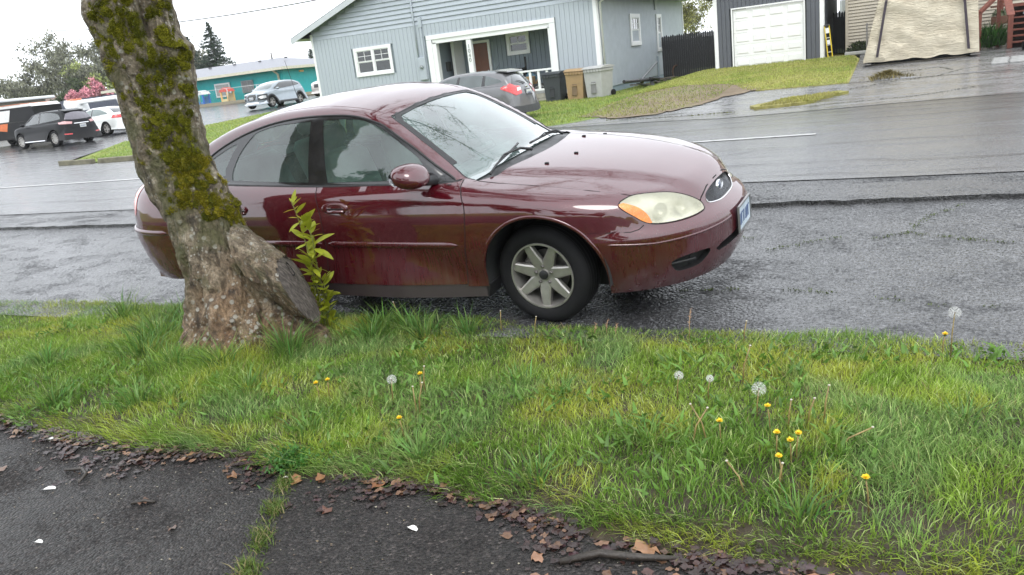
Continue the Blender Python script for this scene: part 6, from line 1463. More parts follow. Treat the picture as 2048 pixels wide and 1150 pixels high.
# white van body behind the fence
q = MB(); q.box((0, 0, 1.45), (1.9, 4.5, 1.9), bev=.12); wv = thing('white_camper', 'white camper van body showing above the black fence beside the garage', 'camper', (-1.7, 45, .5)); q.build('body', WHITE, wv); q = MB(); q.box((-.2, -2.26, 1.8), (.9, .02, .5)); q.build('window', GLOSS_BLACK, wv)
for sx in (-1, 1):
    for sy in (-1, 1): q = MB(); q.lathe([(0, -.1), (.33, -.1), (.33, .1), (0, .1)], 20, 'X', (sx * .8, sy * 1.5, .33)); q.build('wheel', RUBBER, wv, True, ang=40)
# ------------------------------------------------------------------ beige house, tent, steps
def beige_house():
    org = (3.2, 33.2, .6); root = thing('beige_house', 'beige lap-sided house behind the canvas carport', 'house', org); BE = siding('beige_siding', (.40, .36, .29), .65, .05)
    q = MB(); q.box((0, 4.0, 2.0), (9.9, 7.9, 4.0)); q.build('wall_core', simple('beige_core', (.30, .27, .22), .7), root)
    z = .10; k = 0; me = None
    while z < 4.0:
        q = MB()
        if me is None: q.prism([(-.032, 0), (.012, .125), (.02, .125), (.02, 0)], -5.0, 5.0, 'YZ'); o = q.build('lap_board', BE, root); me = o.data
        else: o = obj('lap_board', me, root)
        o.location = (0, 0, z); z += .112
    for sx in (-1,): q = MB(); q.box((sx * 5.0, .0, 2.1), (.10, .09, 4.0)); q.build('corner_board', BE, root)
    q = MB(); q.box((0, .02, .02), (9.9, .1, .22)); q.build('foundation', CONC, root)
    for sx in (-1, 1): q = MB(); q.add([(sx * 5.5, -.6, 4.0), (0, -.6, 6.2), (0, 8.6, 6.2), (sx * 5.5, 8.6, 4.0), (sx * 5.5, -.6, 4.12), (0, -.6, 6.32), (0, 8.6, 6.32), (sx * 5.5, 8.6, 4.12)], [(0, 1, 2, 3), (4, 7, 6, 5), (0, 4, 5, 1), (1, 5, 6, 2), (2, 6, 7, 3), (3, 7, 4, 0)]); q.build('roof', SHING, root)
    q = MB(); q.prism([(-5, 4.0), (5, 4.0), (0, 6.05)], 0, .2, 'XZ'); q.build('gable', BE, root)
beige_house()
def tent():
    org = (.5, 27.0, .44); root = thing('canvas_carport', 'cream canvas carport tent with dark straps and wrinkled front', 'tent', org)
    m, nt, N, L, b = newmat('cream_canvas'); t = texco(N, L); n = tnoise(N, L, t, 2.2, 5)
    L.new(ramp(N, L, n, [(.3, (.54, .475, .355)), (.7, (.67, .61, .475))]), b.inputs['Base Color']); b.inputs['Roughness'].default_value = .6
    wv_ = tnoise(N, L, texco(N, L, 'Object', (1.2, 1.2, 4.5)), 3.4, 6, .6, 1.6); bump(N, L, b, wv_, .75, .12)
    prof = [(-1.53, .06), (-1.12, 1.75), (-1.0, 2.05), (0, 2.75), (1.28, 2.05), (1.42, 1.5), (1.50, .06)]
    v, f = tri_region([(p[0], p[1]) for p in prof], [], .09); P = []
    for (x, z) in v:
        e = max(0, min(1, min(x + 1.45, 1.45 - x) / .35)); d = .06 * n3((x * 1.7, z * 3.2 + x * 1.2, 1)) + .03 * n3((x * 3, z * 8 - x * 4, 4)) + .045 * math.sin((x * .7 + z * 1.6) * 5) * .4
        zz = z + (.05 * n3((x * 2.5, 0, 9)) if z < .2 else 0); P.append((x, d * e, zz))
    obj('front_panel', mkmesh('front_panel', P, f, m, True), root)
    for i in range(len(prof) - 1):
        (xa, za), (xb, zb) = prof[i], prof[i + 1]; nn = 14; V = []; F = []
        for a in range(5):
            for bb in range(nn + 1):
                tt = a / 4; x, z = xa + (xb - xa) * tt, za + (zb - za) * tt; d = .04 * n3((x * 3, z * 3, bb * .7)) * (0 if bb == 0 else 1); V.append((x + d, bb * 5.0 / nn, z))
        F = [(a * (nn + 1) + bb, a * (nn + 1) + bb + 1, (a + 1) * (nn + 1) + bb + 1, (a + 1) * (nn + 1) + bb) for a in range(4) for bb in range(nn)]
        q = MB(); q.add(V, F); q.build('cover_panel', m, root, True)
    ST = simple('dark_strap', (.045, .035, .045), .8)
    for (a, b_) in (((-.90, 1.78), (-1.14, .20)), ((1.06, 1.78), (1.23, .18))):
        q = MB(); pts = [(a[0] + (b_[0] - a[0]) * k / 12, -.075, a[1] + (b_[1] - a[1]) * k / 12) for k in range(13)]; V = []; F = []
        for p in pts: V += [(p[0] - .035, p[1], p[2]), (p[0] + .035, p[1], p[2])]
        q.add(V, [(2 * k, 2 * k + 1, 2 * k + 3, 2 * k + 2) for k in range(12)]); q.build('strap', ST, root)
    for sx in (-1.42, 1.40):
        q = MB(); q.lathe([(.025, 0), (.025, 1.2)], 8, 'Z', (sx, .06, 0)); q.box((sx, .02, .015), (.24, .22, .03)); q.build('leg_foot', STEEL, root)
    q = MB(); q.box((0, .35, .05), (2.9, .02, .14)); q.build('hem_shade', ROOM, root)  # dark strip stands for the shade below the front hem
tent()
def steps():
    RW = simple('redwood_stain', (.155, .045, .028), .6, var=.25, vscale=10); x0, y0, z0 = 3.5, 28.6, .45
    root = thing('porch_steps', 'red-brown wooden porch steps with sloping handrails', 'steps', (x0, y0, z0))
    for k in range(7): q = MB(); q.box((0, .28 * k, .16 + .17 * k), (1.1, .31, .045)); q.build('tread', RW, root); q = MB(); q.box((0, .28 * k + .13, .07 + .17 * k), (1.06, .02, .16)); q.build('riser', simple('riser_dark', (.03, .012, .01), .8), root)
    def post(x, y, za, zb, w=.10): q = MB(); q.box((x, y, (za + zb) / 2), (w, w, zb - za)); q.build('post', RW, root)
    post(-.62, -.05, 0, .95, .13); post(-.72, 1.5, 0, 2.3); post(-.85, .85, 0, 1.75); post(-1.38, .4, 0, 1.12, .11); post(-.45, 1.9, 0, 2.6); post(.55, -.05, 0, .95, .13)
    def rail(a, b, w, h):
        a, b = Vector(a), Vector(b); d = b - a; q = MB(); q.box((0, 0, 0), (d.length, w, h)); o = q.build('handrail', RW, root); o.location = (a + b) / 2; o.rotation_euler = d.to_track_quat('X', 'Z').to_euler()
    rail((-.62, -.1, .93), (-.72, 1.6, 2.02), .20, .045); rail((-1.42, .36, 1.06), (-.80, .9, 1.62), .05, .12); rail((.55, -.1, .93), (.55, 1.6, 2.02), .16, .045); rail((-1.4, .38, 1.12), (-.78, .92, 1.70), .14, .035)
    q = MB(); q.box((0, 3.0, 1.22), (1.6, 2.3, .06)); q.build('landing', RW, root)
steps()
wheelie((3.42, 27.3, g1(3.4, 27.3) + .05), .62, .72, 1.08, (.17, .235, .265), 'pale blue-grey wheelie bin at the foot of the porch steps')
# shrubs by the steps and by the beige wall
def shrub(name, label, loc, R, n, cols, seed, hz=.8, leaf=(.05, .025), cat='shrub', droop=.7):
    rng = np.random.default_rng(seed); t = thing(name, label, cat, loc); u = rng.normal(0, 1, (n, 3)); u /= np.linalg.norm(u, axis=1)[:, None]; r = R * rng.random(n) ** .45; P = u * r[:, None]; P[:, 2] = np.abs(P[:, 2]) * hz + .03
    c = np.array(cols[0]) * (1 - rng.random((n, 1))) + np.array(cols[1]) * rng.random((n, 1)); V, F, C = blades(P, np.full(n, leaf[0]) * rng.uniform(.6, 1.4, n), np.full(n, leaf[1]) * rng.uniform(.6, 1.4, n), np.arctan2(u[:, 1], u[:, 0]) + rng.normal(0, .5, n), np.clip(rng.normal(droop, .3, n), 0, 1.2), c, rng)
    me = mkmesh('foliage', V, F, LEAFM); setcol(me, C); obj('foliage', me, t); q = MB()
    for k in range(5): a = k * 1.3; q.tube([(0, 0, -.02), (.3 * R * math.cos(a), .3 * R * math.sin(a), R * hz * .6)], [.012, .005], 5)
    build_each(q, 'stem', OLDW, t); return t
shrub('strappy_plant', 'arching dark green strappy plant below the porch rail', (2.45, 29.3, g1(2.4, 29) + .05), .55, 900, ((.02, .07, .012), (.05, .13, .025)), 41, .9, (.32, .025))
shrub('low_shrub', 'dark leafy shrub against the beige wall beside the carport', (-1.35, 32.7, .6), .45, 700, ((.03, .05, .02), (.07, .09, .04)), 42, .9, (.09, .05)); shrub('potted_flowers', 'pale flowering plant on the porch steps rail planter', (2.75, 29.9, 1.35), .24, 260, ((.35, .36, .30), (.10, .16, .05)), 43, .8, (.06, .04), 'plant')
q = MB(); q.box((0, 0, .12), (.5, .25, .24), bev=.02); o = q.build('planter_box', simple('planter_brown', (.16, .08, .05), .8), None); o.location = (2.75, 29.9, 1.14); tag(o, 'brown wooden planter box at the porch rail', 'planter')
q = MB(); q.box((0, 0, .06), (.95, .3, .12), bev=.02); o = q.build('stone_edging', simple('edging_grey', (.34, .34, .32), .8), None); o.location = (-1.35, 32.3, g1(-1.35, 32.3) + .06); tag(o, 'pale stone edging below the shrub by the beige wall', 'edging')
# torn-up sod and pavers on the driveway
rng = np.random.default_rng(51); k = 900; a = rng.uniform(0, 6.28, k); r = np.abs(rng.normal(0, .22, k)); px, py = -.30 + r * np.cos(a) * 1.3, 23.3 + r * np.sin(a)
c = np.array([.17, .14, .05]) * rng.uniform(.4, 1.5, (k, 1)); V, F, C = blades(np.stack([px, py, gz(px, py) + np.clip(.16 - r * .35, .03, .2)], 1), rng.uniform(.06, .16, k), rng.uniform(.01, .03, k), rng.uniform(0, 6.28, k), rng.uniform(.5, 1.2, k), c, rng)
o = grass_obj('sod_clump', V, F, C, 'heap of dried torn-up sod on the concrete driveway'); o['category'] = 'sod'; del o['kind']
for i in range(3):
    for j in range(4):
        q = MB(); q.box((0, 0, 0), (.36, .34, .05), bev=.01); o = q.build('paver', simple('paver_grey', (.30, .30, .29), .5, var=.2), None); o.location = (2.25 + .40 * i + .05 * j, 24.3 + .40 * j, g1(2.3, 24.5) + .065 + .012 * j * 0); o.location.z = g1(o.location.x, o.location.y) + .062; tag(o, 'square grey paving slab set in the driveway by the steps', 'paver', 'paving slabs by the steps')
# cracks in the apron: thin moss lines
def lines_stuff(name, runs, label, cols, seed, hgt=.02, den=120, wid=.012, off=.045):
    rng = np.random.default_rng(seed); P = []
    for run in runs:
        for a, b_ in zip(run[:-1], run[1:]):
            k = int(den * math.hypot(b_[0] - a[0], b_[1] - a[1])) + 8; t = rng.random(k); P.append(np.array(a) * (1 - t)[:, None] + np.array(b_) * t[:, None] + rng.normal(0, .02, (k, 2)))
    P = np.concatenate(P); k = len(P); c = np.array(cols) * rng.uniform(.5, 1.5, (k, 1)); V, F, C = blades(np.concatenate([P, gz(P[:, 0], P[:, 1])[:, None] + off], 1), rng.uniform(.4, 1.2, k) * hgt, np.full(k, wid) * 2, rng.uniform(0, 6.28, k), rng.uniform(.3, 1.2, k), c, rng); o = grass_obj(name, V, F, C, label); o['category'] = 'moss'
lines_stuff('driveway_crack_moss', [[(-1.1, 21.5), (-.2, 22.3), (.8, 22.7), (1.4, 23.8), (2.4, 24.6)], [(-.5, 24.2), (.9, 24.9), (1.2, 23.9)], [(-2.1, 17.2), (.2, 18.0), (1.4, 19.5)], [(-5.8, 18.0), (-4.9, 20.3), (-3.8, 21.3)], [(-5.2, 17.6), (-3.2, 17.6)]], 'dark moss lines in the cracks of the driveway', (.05, .05, .03), 55, .015, 70)
lines_stuff('apron_weeds', [[(-5.3, 19.2), (-4.9, 20.5)], [(-4.0, 17.2), (-3.1, 17.3)], [(2.6, 19.6), (4.0, 20.2)], [(-6.2, 18.2), (-5.9, 19.6)]], 'straggling weeds in the driveway apron', (.12, .13, .03), 56, .03, 60, .012)
# ------------------------------------------------------------------ background cars
HEADW = simple('lamp_clear', (.70, .71, .70), .15, .3, coat=1.0); TAILR = simple('lamp_red', (.55, .025, .025), .25, coat=1.0); CLAD = simple('grey_cladding', (.04, .042, .045), .6); WTINT = simple('tinted_window', (.018, .022, .024), .06, var=.2, coat=1.0); LITE = glassmat('pale_window', (.45, .55, .53), .10, (.35, .42, .42), 1.6)
def bg_car(name, label, d, loc, rz, pm, over, arch=(.38, .38), R=.33, rr=.22, spokes=5, clad=False, rim=None, win=None):
    """simple car: side, top, front and rear skins over one shape, with windows, lamps and trim laid on top"""
    S = CarShape(d); root = thing(name, label, 'car', loc, rz); K = CarKit(S, root, .09); wb = d['wb']; yd = spl(d['yd']); xf, xr_ = d['xf'], d['xb']
    xs = np.linspace(xf, xr_, 40); topP = K.curve([(x, float(yd(x))) for x in xs], 'top')
    A1, A2 = (0, R, R + .06), (-wb, R, R + .06); sill = .26
    def ar(A): a = math.degrees(math.asin((A[1] - sill) / A[2])); return arc(A[0], A[1], A[2], 180 + a, -a, 16)
    low = [(xr_, sill)] + ar(A2) + ar(A1) + [(xf, sill)]
    lowP = K.curve(low, 'side'); vf = K.curve([(xf, z) for z in np.linspace(.35, float(topP[0][2]) - .03, 6)], 'side'); vb = K.curve([(xr_, z) for z in np.linspace(float(topP[-1][2]) - .03, .35, 6)], 'side')
    poly = np.concatenate([topP, vb, lowP, vf]); poly = poly[~np.isnan(poly).any(1)]
    K.panel('body_side', S.unproj(poly, 'diag'), 'diag', pm, h=.08)
    hf = [(d['hx'], 0), (d['hx'] - .01, .25 * d['w']), (d['hx'] - .05, .6 * d['w']), (xf, float(yd(xf)))]; hb = [(d['tx'], 0), (d['tx'], .3 * d['w']), (d['tx'] + .03, .6 * d['w']), (xr_, float(yd(xr_)))]
    tp = hf + [(x, float(yd(x))) for x in xs[1:-1]] + hb[::-1]
    K.panel('body_top', sym(tp), 'top', pm, both=False, h=.09)
    for kind, hh, xx in (('front', hf, xf), ('rear', hb, xr_)):
        P = K.curve(resample(hh, .08, False), 'top'); e = K.curve([(xx, z) for z in np.linspace(float(P[-1][2]) - .03, sill, 7)], 'side'); P = np.concatenate([P, e]); P = P[~np.isnan(P).any(1)]
        h_ = [tuple(q) for q in S.unproj(P, kind)] + [(.4, .22), (0, .22)]; h_[0] = (0, h_[0][1])
        K.panel('body_' + kind, h_ + [(-u, v) for u, v in h_[::-1] if abs(u) > 1e-6], kind, pm, both=False, h=.07)
    for (nm, kind, pl, mt, *opt) in over:
        off = opt[0] if opt else .006; both = not (kind in ('top', 'frontc', 'rearc')); kd = {'frontc': 'front', 'rearc': 'rear'}.get(kind, kind)
        if kind == 'top': pl = sym(pl)
        elif kind in ('frontc', 'rearc'): pl = pl + [(-u, v) for u, v in pl[::-1] if abs(u) > 1e-6]
        K.panel(nm, pl, kd, mt, both=both, h=.07, off=off)
    if clad:
        cm = MB()
        for A in (A1, A2): K.bead(cm, K.curve(arc(A[0], A[1], A[2] + .035, 200, -20, 24), 'side'), .10, .02)
        K.bead(cm, K.curve([(x, .30) for x in np.linspace(-R - .1, -wb + R + .1, 12)], 'side'), .12, .02); build_each(cm, 'cladding', CLAD, root, True)
    for (x, sy) in ((0, 1), (0, -1), (-wb, 1), (-wb, -1)): make_wheel(R, .21, rr, spokes, rim or ALLOY, root, pos=(x, sy * (d['w'] - .115), R), side=sy, hub_detail=False)
    q = MB()
    for A in (A1, A2):
        for sy in (1, -1): pr = arc(A[0], A[1], A[2] + .01, 190, -10, 14); n = len(pr); q.add([(x, sy * .45, z) for x, z in pr] + [(x, sy * (d['w'] - .05), z) for x, z in pr], [(i, i + 1, n + i + 1, n + i) for i in range(n - 1)] + [tuple(range(n))])
    build_each(q, 'wheel_well', DARK_IN, root)
    q = MB(); q.box((-wb / 2, 0, .30), (wb + .9, 1.1, .16)); q.box((-wb / 2, 0, .30), (wb - 2 * R - .2, 2 * d['w'] - .2, .12)); q.build('underbody', DARK_IN, root)
    for sy in (1, -1):
        q = MB(); mx = d['mir']; q.box((mx[0], sy * (mx[1] + .10), mx[2]), (.16, .22, .14), bev=.05); q.build('wing_mirror', pm, root, True, ang=60)
    return root
def plate(root, x, z, w=.32, h=.16, front=True):
    q = MB(); q.box((x, 0, z), (.012, w, h)); p = q.build('licence_plate', simple('plate_white', (.62, .63, .62), .5, var=.2, vscale=30), root); q = MB()
    for k in range(6): q.box((x + (.007 if front else -.007), -.11 + .044 * k, z - .01), (.002, .022, .06))
    o = q.build('plate_marks', simple('plate_ink', (.06, .10, .22), .5), p); o['kind'] = 'stuff'
def inset(poly, f=.9): c = np.mean(np.array(poly), 0); return [tuple(c + (np.array(p) - c) * f) for p in poly]
# grey hatchback in front of the porch (seen from behind)
FO = dict(w=.91, wb=2.65, W=[(0, .80), (.2, .86), (.45, .91), (.75, .915), (.95, .88), (1.1, .82), (1.6, .6)], xe=[(0, .7), (.25, .84), (.5, .88), (.7, .84), (.9, .74), (1.6, .5)], xr=[(0, -3.25), (.25, -3.42), (.5, -3.46), (.66, -3.42), (.75, -3.38), (1.0, -3.30), (1.2, -3.2), (1.6, -2.9)],
          top=[(-3.7, .85), (-3.4, .97), (-3.0, 1.05), (-2.2, 1.06), (-.6, 1.0), (-.1, .96), (.4, .86), (.75, .74), (.95, .6), (1.3, .3)], crown=[(-4, .03), (0, .06), (1.3, .05)],
          Wg=[(0, 1.1), (.9, .84), (1.0, .80), (1.2, .72), (1.4, .60), (1.8, .35)], gplan=[(-4, .78), (-3.3, .88), (-2.6, .96), (-1.6, 1.0), (-.6, .97), (0, .9), (1, .8)],
          roof=[(-5, -2), (-3.75, -.5), (-3.42, .80), (-3.30, 1.02), (-3.12, 1.24), (-2.95, 1.37), (-2.6, 1.43), (-2.0, 1.475), (-1.5, 1.47), (-1.05, 1.40), (-.6, 1.20), (-.1, .96), (.5, .62), (1.4, -.2)],
          fs=-.05, rs=-2.85, pf=2.5, pr=3.2, bx=0, rx=-3.3, bend=.12, rbend=.10, mid=-1.6, xf=.35, xb=-3.02, hx=.80, tx=-3.10, yd=[(-4, .60), (-3.1, .56), (-2.8, .545), (-1.2, .55), (-.2, .70), (.4, .70), (1.2, .5)], mir=(-.55, .90, 1.02))
GREY = paint('grey_car_paint', (.15, .15, .155), .5, .06, .2, False)
sidewin = smooth_curve([(-.45, .98), (-.75, 1.15), (-1.1, 1.31), (-1.6, 1.38), (-2.2, 1.365), (-2.6, 1.29), (-2.95, 1.14), (-2.7, 1.09), (-1.8, 1.02)], 3, True)
fo = bg_car('grey_hatchback', 'grey hatchback with large red tail lamps parked before the porch', FO, (-12.96, 21.4, g1(-11, 21.4) + .02), math.pi, GREY, [
    ('side_window', 'side', [tuple(p) for p in sidewin], LITE), ('pillar', 'side', [(-1.50, 1.01), (-1.56, 1.37), (-1.64, 1.37), (-1.60, 1.015)], GLOSS_BLACK, .009), ('pillar', 'side', [(-2.34, 1.05), (-2.36, 1.34), (-2.44, 1.325), (-2.44, 1.06)], GLOSS_BLACK, .009),
    ('windscreen', 'top', [(-.98, 0), (-.97, .45), (-.9, .53), (-.35, .66), (-.18, .5), (-.12, 0)], LITE), ('rear_window', 'rear', [(0, 1.30), (.5, 1.29), (.95, 1.25), (1.05, 1.04), (.6, 1.0), (0, .99)], WTINT),
    ('tail_lamp', 'rear', [(.60, .96), (.9, .98), (1.12, 1.06), (1.42, .97), (1.42, .93), (1.15, .82), (.95, .72), (.62, .76)], TAILR, .012), ('lamp_clear_part', 'rear', [(.62, .86), (.62, .93), (.86, .92), (.86, .83)], HEADW, .016),
    ('lower_bumper', 'rearc', [(0, .42), (.8, .42), (1.3, .45), (1.3, .24), (0, .23)], CLAD), ('plate_recess', 'rearc', [(0, .86), (.36, .86), (.34, .68), (0, .68)], CLAD), ('headlamp', 'front', [(.35, .70), (.7, .78), (1.1, .80), (.9, .66), (.5, .62)], HEADW), ('grille', 'frontc', [(0, .55), (.45, .55), (.35, .30), (0, .28)], CLAD)], R=.32)
plate(fo, -3.44, .76, front=False); q = MB(); q.prism([(-3.06, 1.40), (-2.7, 1.46), (-2.7, 1.42), (-3.08, 1.365)], -.52, .52, 'XZ'); q.build('roof_spoiler', GREY, fo); q = MB(); q.tube([(-3.33, 0, 1.03), (-3.27, .2, 1.10), (-3.24, .34, 1.12)], [.018, .01, .006], 5); q.build('rear_wiper', BLACK_PL, fo)
q = MB(); q.lathe([(0, -.01), (.045, -.008), (.05, 0)], 16, 'X'); o = q.build('badge', CHROME, fo); o.location = (-3.385, 0, .93); o.scale = (1, 1.2, .6)
q = MB(); q.tube([(-2.45, 0, 1.44), (-2.62, 0, 1.62)], [.006, .003], 5); q.build('aerial', BLACK_PL, fo)
# silver crossover on the side street (seen from the front)
def suv(L_f, L_r, wb, w, H, hood, belt, tail=0.12, mid=-1.5):
    return dict(w=w, wb=wb, W=[(0, w - .1), (.25, w - .03), (.55, w), (.8, w), (1.0, w - .03), (1.15, w - .10), (1.8, w - .4)], xe=[(0, L_f - .12), (.3, L_f - .02), (.55, L_f), (.8, L_f - .05), (1.0, L_f - .15), (1.8, L_f - .5)], xr=[(0, -wb - L_r + .1), (.3, -wb - L_r + .02), (.6, -wb - L_r), (.9, -wb - L_r + .04), (1.1, -wb - L_r + .10), (1.8, -wb - L_r + .4)],
                top=[(-wb - L_r - .3, belt - .15), (-wb - L_r + .1, belt), (-wb, belt + .03), (-1.5, belt), (-.3, hood + .05), (.2, hood), (.55, hood - .07), (L_f - .05, hood - .22), (L_f + .4, .4)], crown=[(-5, .03), (0, .06), (1.3, .05)],
                Wg=[(0, 1.2), (.95, w - .07), (1.1, w - .12), (1.35, w - .22), (H - .08, w - .33), (2.2, w - .7)], gplan=[(-5, .85), (-wb - .5, .92), (-2, 1), (-.6, .97), (0, .92), (1, .85)],
                roof=[(-wb - L_r - 1, -2), (-wb - L_r - .05, .6), (-wb - L_r + .08, belt + .02), (-wb - L_r + .28, belt + .32), (-wb - L_r + .48, H - .10), (-wb - L_r + .75, H - .035), (-2.0, H), (-1.5, H - .005), (-1.0, H - .07), (-.5, belt + .28), (-.02, belt + .02), (.5, hood - .3), (1.4, -.2)],
                fs=-.05, rs=-wb - .15, pf=2.9, pr=3.4, bx=0, rx=-wb - .6, bend=.12, rbend=.08, mid=mid, xf=.45, xb=-wb - .38, hx=L_f - .12, tx=-wb - L_r + .34, yd=[(-wb - 1.4, w - .38), (-wb - .4, w - .37), (-1.1, w - .36), (-.1, w - .2), (.5, w - .22), (1.3, w - .4)], mir=(-.55, w - .03, belt + .03))
KO = suv(.82, .74, 2.60, .90, 1.55, 1.0, 1.05); SILV = paint('silver_car_paint', (.29, .33, .36), .6, .06, .1, False)
def suvwin(belt, H, xr_): return [tuple(p) for p in smooth_curve([(-.45, belt + .02), (-.8, belt + .22), (-1.15, H - .14), (-1.7, H - .10), (-2.4, H - .11), (xr_ + .1, H - .20), (xr_ - .12, belt + .20), (xr_ + .02, belt + .12), (-1.6, belt + .04)], 3, True)]
ko = bg_car('silver_crossover', 'silver crossover with dark cladding parked before the teal building', KO, (-35.4, 39.2, g1(-35.4, 40.5) + .03), -math.pi / 2, SILV, [
    ('side_window', 'side', suvwin(1.05, 1.55, -2.75), WTINT), ('windscreen', 'top', [(-1.0, 0), (-.99, .42), (-.93, .52), (-.3, .66), (-.12, .5), (-.06, 0)], LITE),
    ('grille', 'frontc', [(0, .86), (.35, .85), (.42, .72), (.3, .52), (0, .50)], GLOSS_BLACK), ('headlamp', 'front', [(.55, .68), (.8, .74), (1.05, .74), (1.05, .60), (.7, .56)], HEADW, .012), ('running_lamp', 'front', [(.5, .86), (.75, .885), (1.0, .90), (.95, .86), (.7, .83)], HEADW, .012), ('lamp_surround', 'front', [(.48, .80), (1.15, .84), (1.2, .48), (.5, .48)], CLAD, .006), ('skid_plate', 'frontc', [(0, .40), (.6, .42), (.5, .30), (0, .28)], CHROME), ('tail_lamp', 'rear', [(.6, 1.0), (1.1, 1.02), (1.1, .9), (.6, .9)], TAILR)], clad=True)
plate(ko, .835, .62); q = MB(); q.tube([(-1.9, 0, 1.54), (-2.0, 0, 1.6)], .02, 6); q.build('roof_fin', SILV, ko)
# pale car behind it
pc = bg_car('pale_wagon', 'pale beige wagon parked behind the silver crossover', suv(.88, .95, 2.75, .92, 1.72, 1.05, 1.08), (-35.6, 46.0, g1(-35.6, 47) + .03), -math.pi / 2, paint('pale_car_paint', (.50, .47, .44), .4, .08, .1, False), [
    ('side_window', 'side', suvwin(1.08, 1.72, -3.0), WTINT), ('windscreen', 'top', [(-1.0, 0), (-.99, .42), (-.93, .52), (-.3, .66), (-.12, .5), (-.06, 0)], WTINT), ('headlamp', 'front', [(.5, .86), (1.0, .9), (1.0, .76), (.55, .74)], HEADW, .012), ('grille', 'frontc', [(0, .84), (.4, .84), (.35, .6), (0, .6)], CLAD)])
# black crossover (seen from behind)
RX = suv(.95, 1.02, 2.74, .94, 1.69, 1.08, 1.10); BLK = paint('black_car_paint', (.006, .0065, .008), .0, .05, .1, False, cw=.25)
rx = bg_car('black_crossover', 'black crossover with silver wheels parked on the roadside gravel', RX, (-39.6, 27.25, g1(-38, 27) + .03), math.pi - .05, BLK, [
    ('side_window', 'side', suvwin(1.10, 1.69, -3.05), LITE), ('pillar', 'side', [(-1.52, 1.12), (-1.56, 1.60), (-1.66, 1.60), (-1.64, 1.12)], GLOSS_BLACK, .010), ('windscreen', 'top', [(-1.0, 0), (-.99, .42), (-.93, .52), (-.3, .66), (-.12, .5), (-.06, 0)], LITE), ('rear_window', 'rear', [(0, 1.52), (.45, 1.51), (.80, 1.46), (.86, 1.20), (.5, 1.16), (0, 1.15)], simple('violet_window', (.10, .09, .11), .1, coat=1.0)),
    ('tail_lamp', 'rear', [(.52, 1.06), (.9, 1.12), (1.25, 1.08), (1.15, 1.0), (.55, .96)], simple('lamp_pale_red', (.55, .30, .30), .2, coat=1.0), .014), ('chrome_bar', 'rearc', [(0, .99), (.45, .99), (.45, .955), (0, .955)], CHROME, .014), ('reflector', 'rear', [(.62, .52), (.95, .54), (.9, .49), (.64, .47)], TAILR, .012), ('sill_strip', 'side', [(-.5, .34), (-2.2, .34), (-2.2, .30), (-.5, .30)], CHROME, .012)], R=.365, rr=.25, spokes=10)
plate(rx, -3.775, .84, front=False); q = MB(); q.prism([(-3.35, 1.60), (-2.9, 1.68), (-2.9, 1.64), (-3.36, 1.565)], -.5, .5, 'XZ'); q.build('roof_spoiler', BLK, rx)
# white sedan behind it
CA = dict(FO); CA.update(wb=2.78, w=.91, xr=[(0, -3.55), (.25, -3.75), (.5, -3.80), (.75, -3.76), (.95, -3.70), (1.05, -3.6), (1.6, -3.3)], top=[(-4.1, .80), (-3.8, .98), (-3.5, 1.05), (-3.0, 1.07), (-2.2, 1.04), (-.6, 1.0), (-.1, .96), (.4, .88), (.75, .76), (.95, .6), (1.3, .3)], roof=[(-5, -2), (-4.0, .2), (-3.55, .98), (-3.2, 1.12), (-2.8, 1.32), (-2.4, 1.42), (-2.0, 1.465), (-1.5, 1.47), (-1.05, 1.40), (-.6, 1.20), (-.1, .96), (.5, .62), (1.4, -.2)], rs=-3.0, rx=-3.3, xb=-3.25, tx=-3.55, hx=.84, yd=[(-4.2, .62), (-3.4, .64), (-2.8, .56), (-1.2, .55), (-.2, .70), (.4, .70), (1.2, .5)])
wc = bg_car('white_sedan', 'white sedan parked beyond the black crossover', CA, (-40.9, 31.2, g1(-40, 31) + .03), math.pi - .05, paint('white_car_paint', (.74, .76, .74), .0, .06, .08, False), [
    ('side_window', 'side', [tuple(p) for p in smooth_curve([(-.45, .99), (-.75, 1.15), (-1.1, 1.31), (-1.6, 1.38), (-2.1, 1.36), (-2.6, 1.22), (-2.85, 1.07), (-1.8, 1.02)], 3, True)], LITE), ('pillar', 'side', [(-1.54, 1.01), (-1.58, 1.37), (-1.66, 1.37), (-1.64, 1.015)], GLOSS_BLACK, .009), ('windscreen', 'top', [(-.98, 0), (-.97, .45), (-.9, .53), (-.35, .66), (-.18, .5), (-.12, 0)], LITE), ('rear_window', 'top', [(-2.6, 0), (-2.62, .42), (-3.15, .52), (-3.25, 0)], WTINT), ('tail_lamp', 'rear', [(.6, .98), (1.1, 1.0), (1.2, .84), (.65, .82)], TAILR, .012)], R=.33)
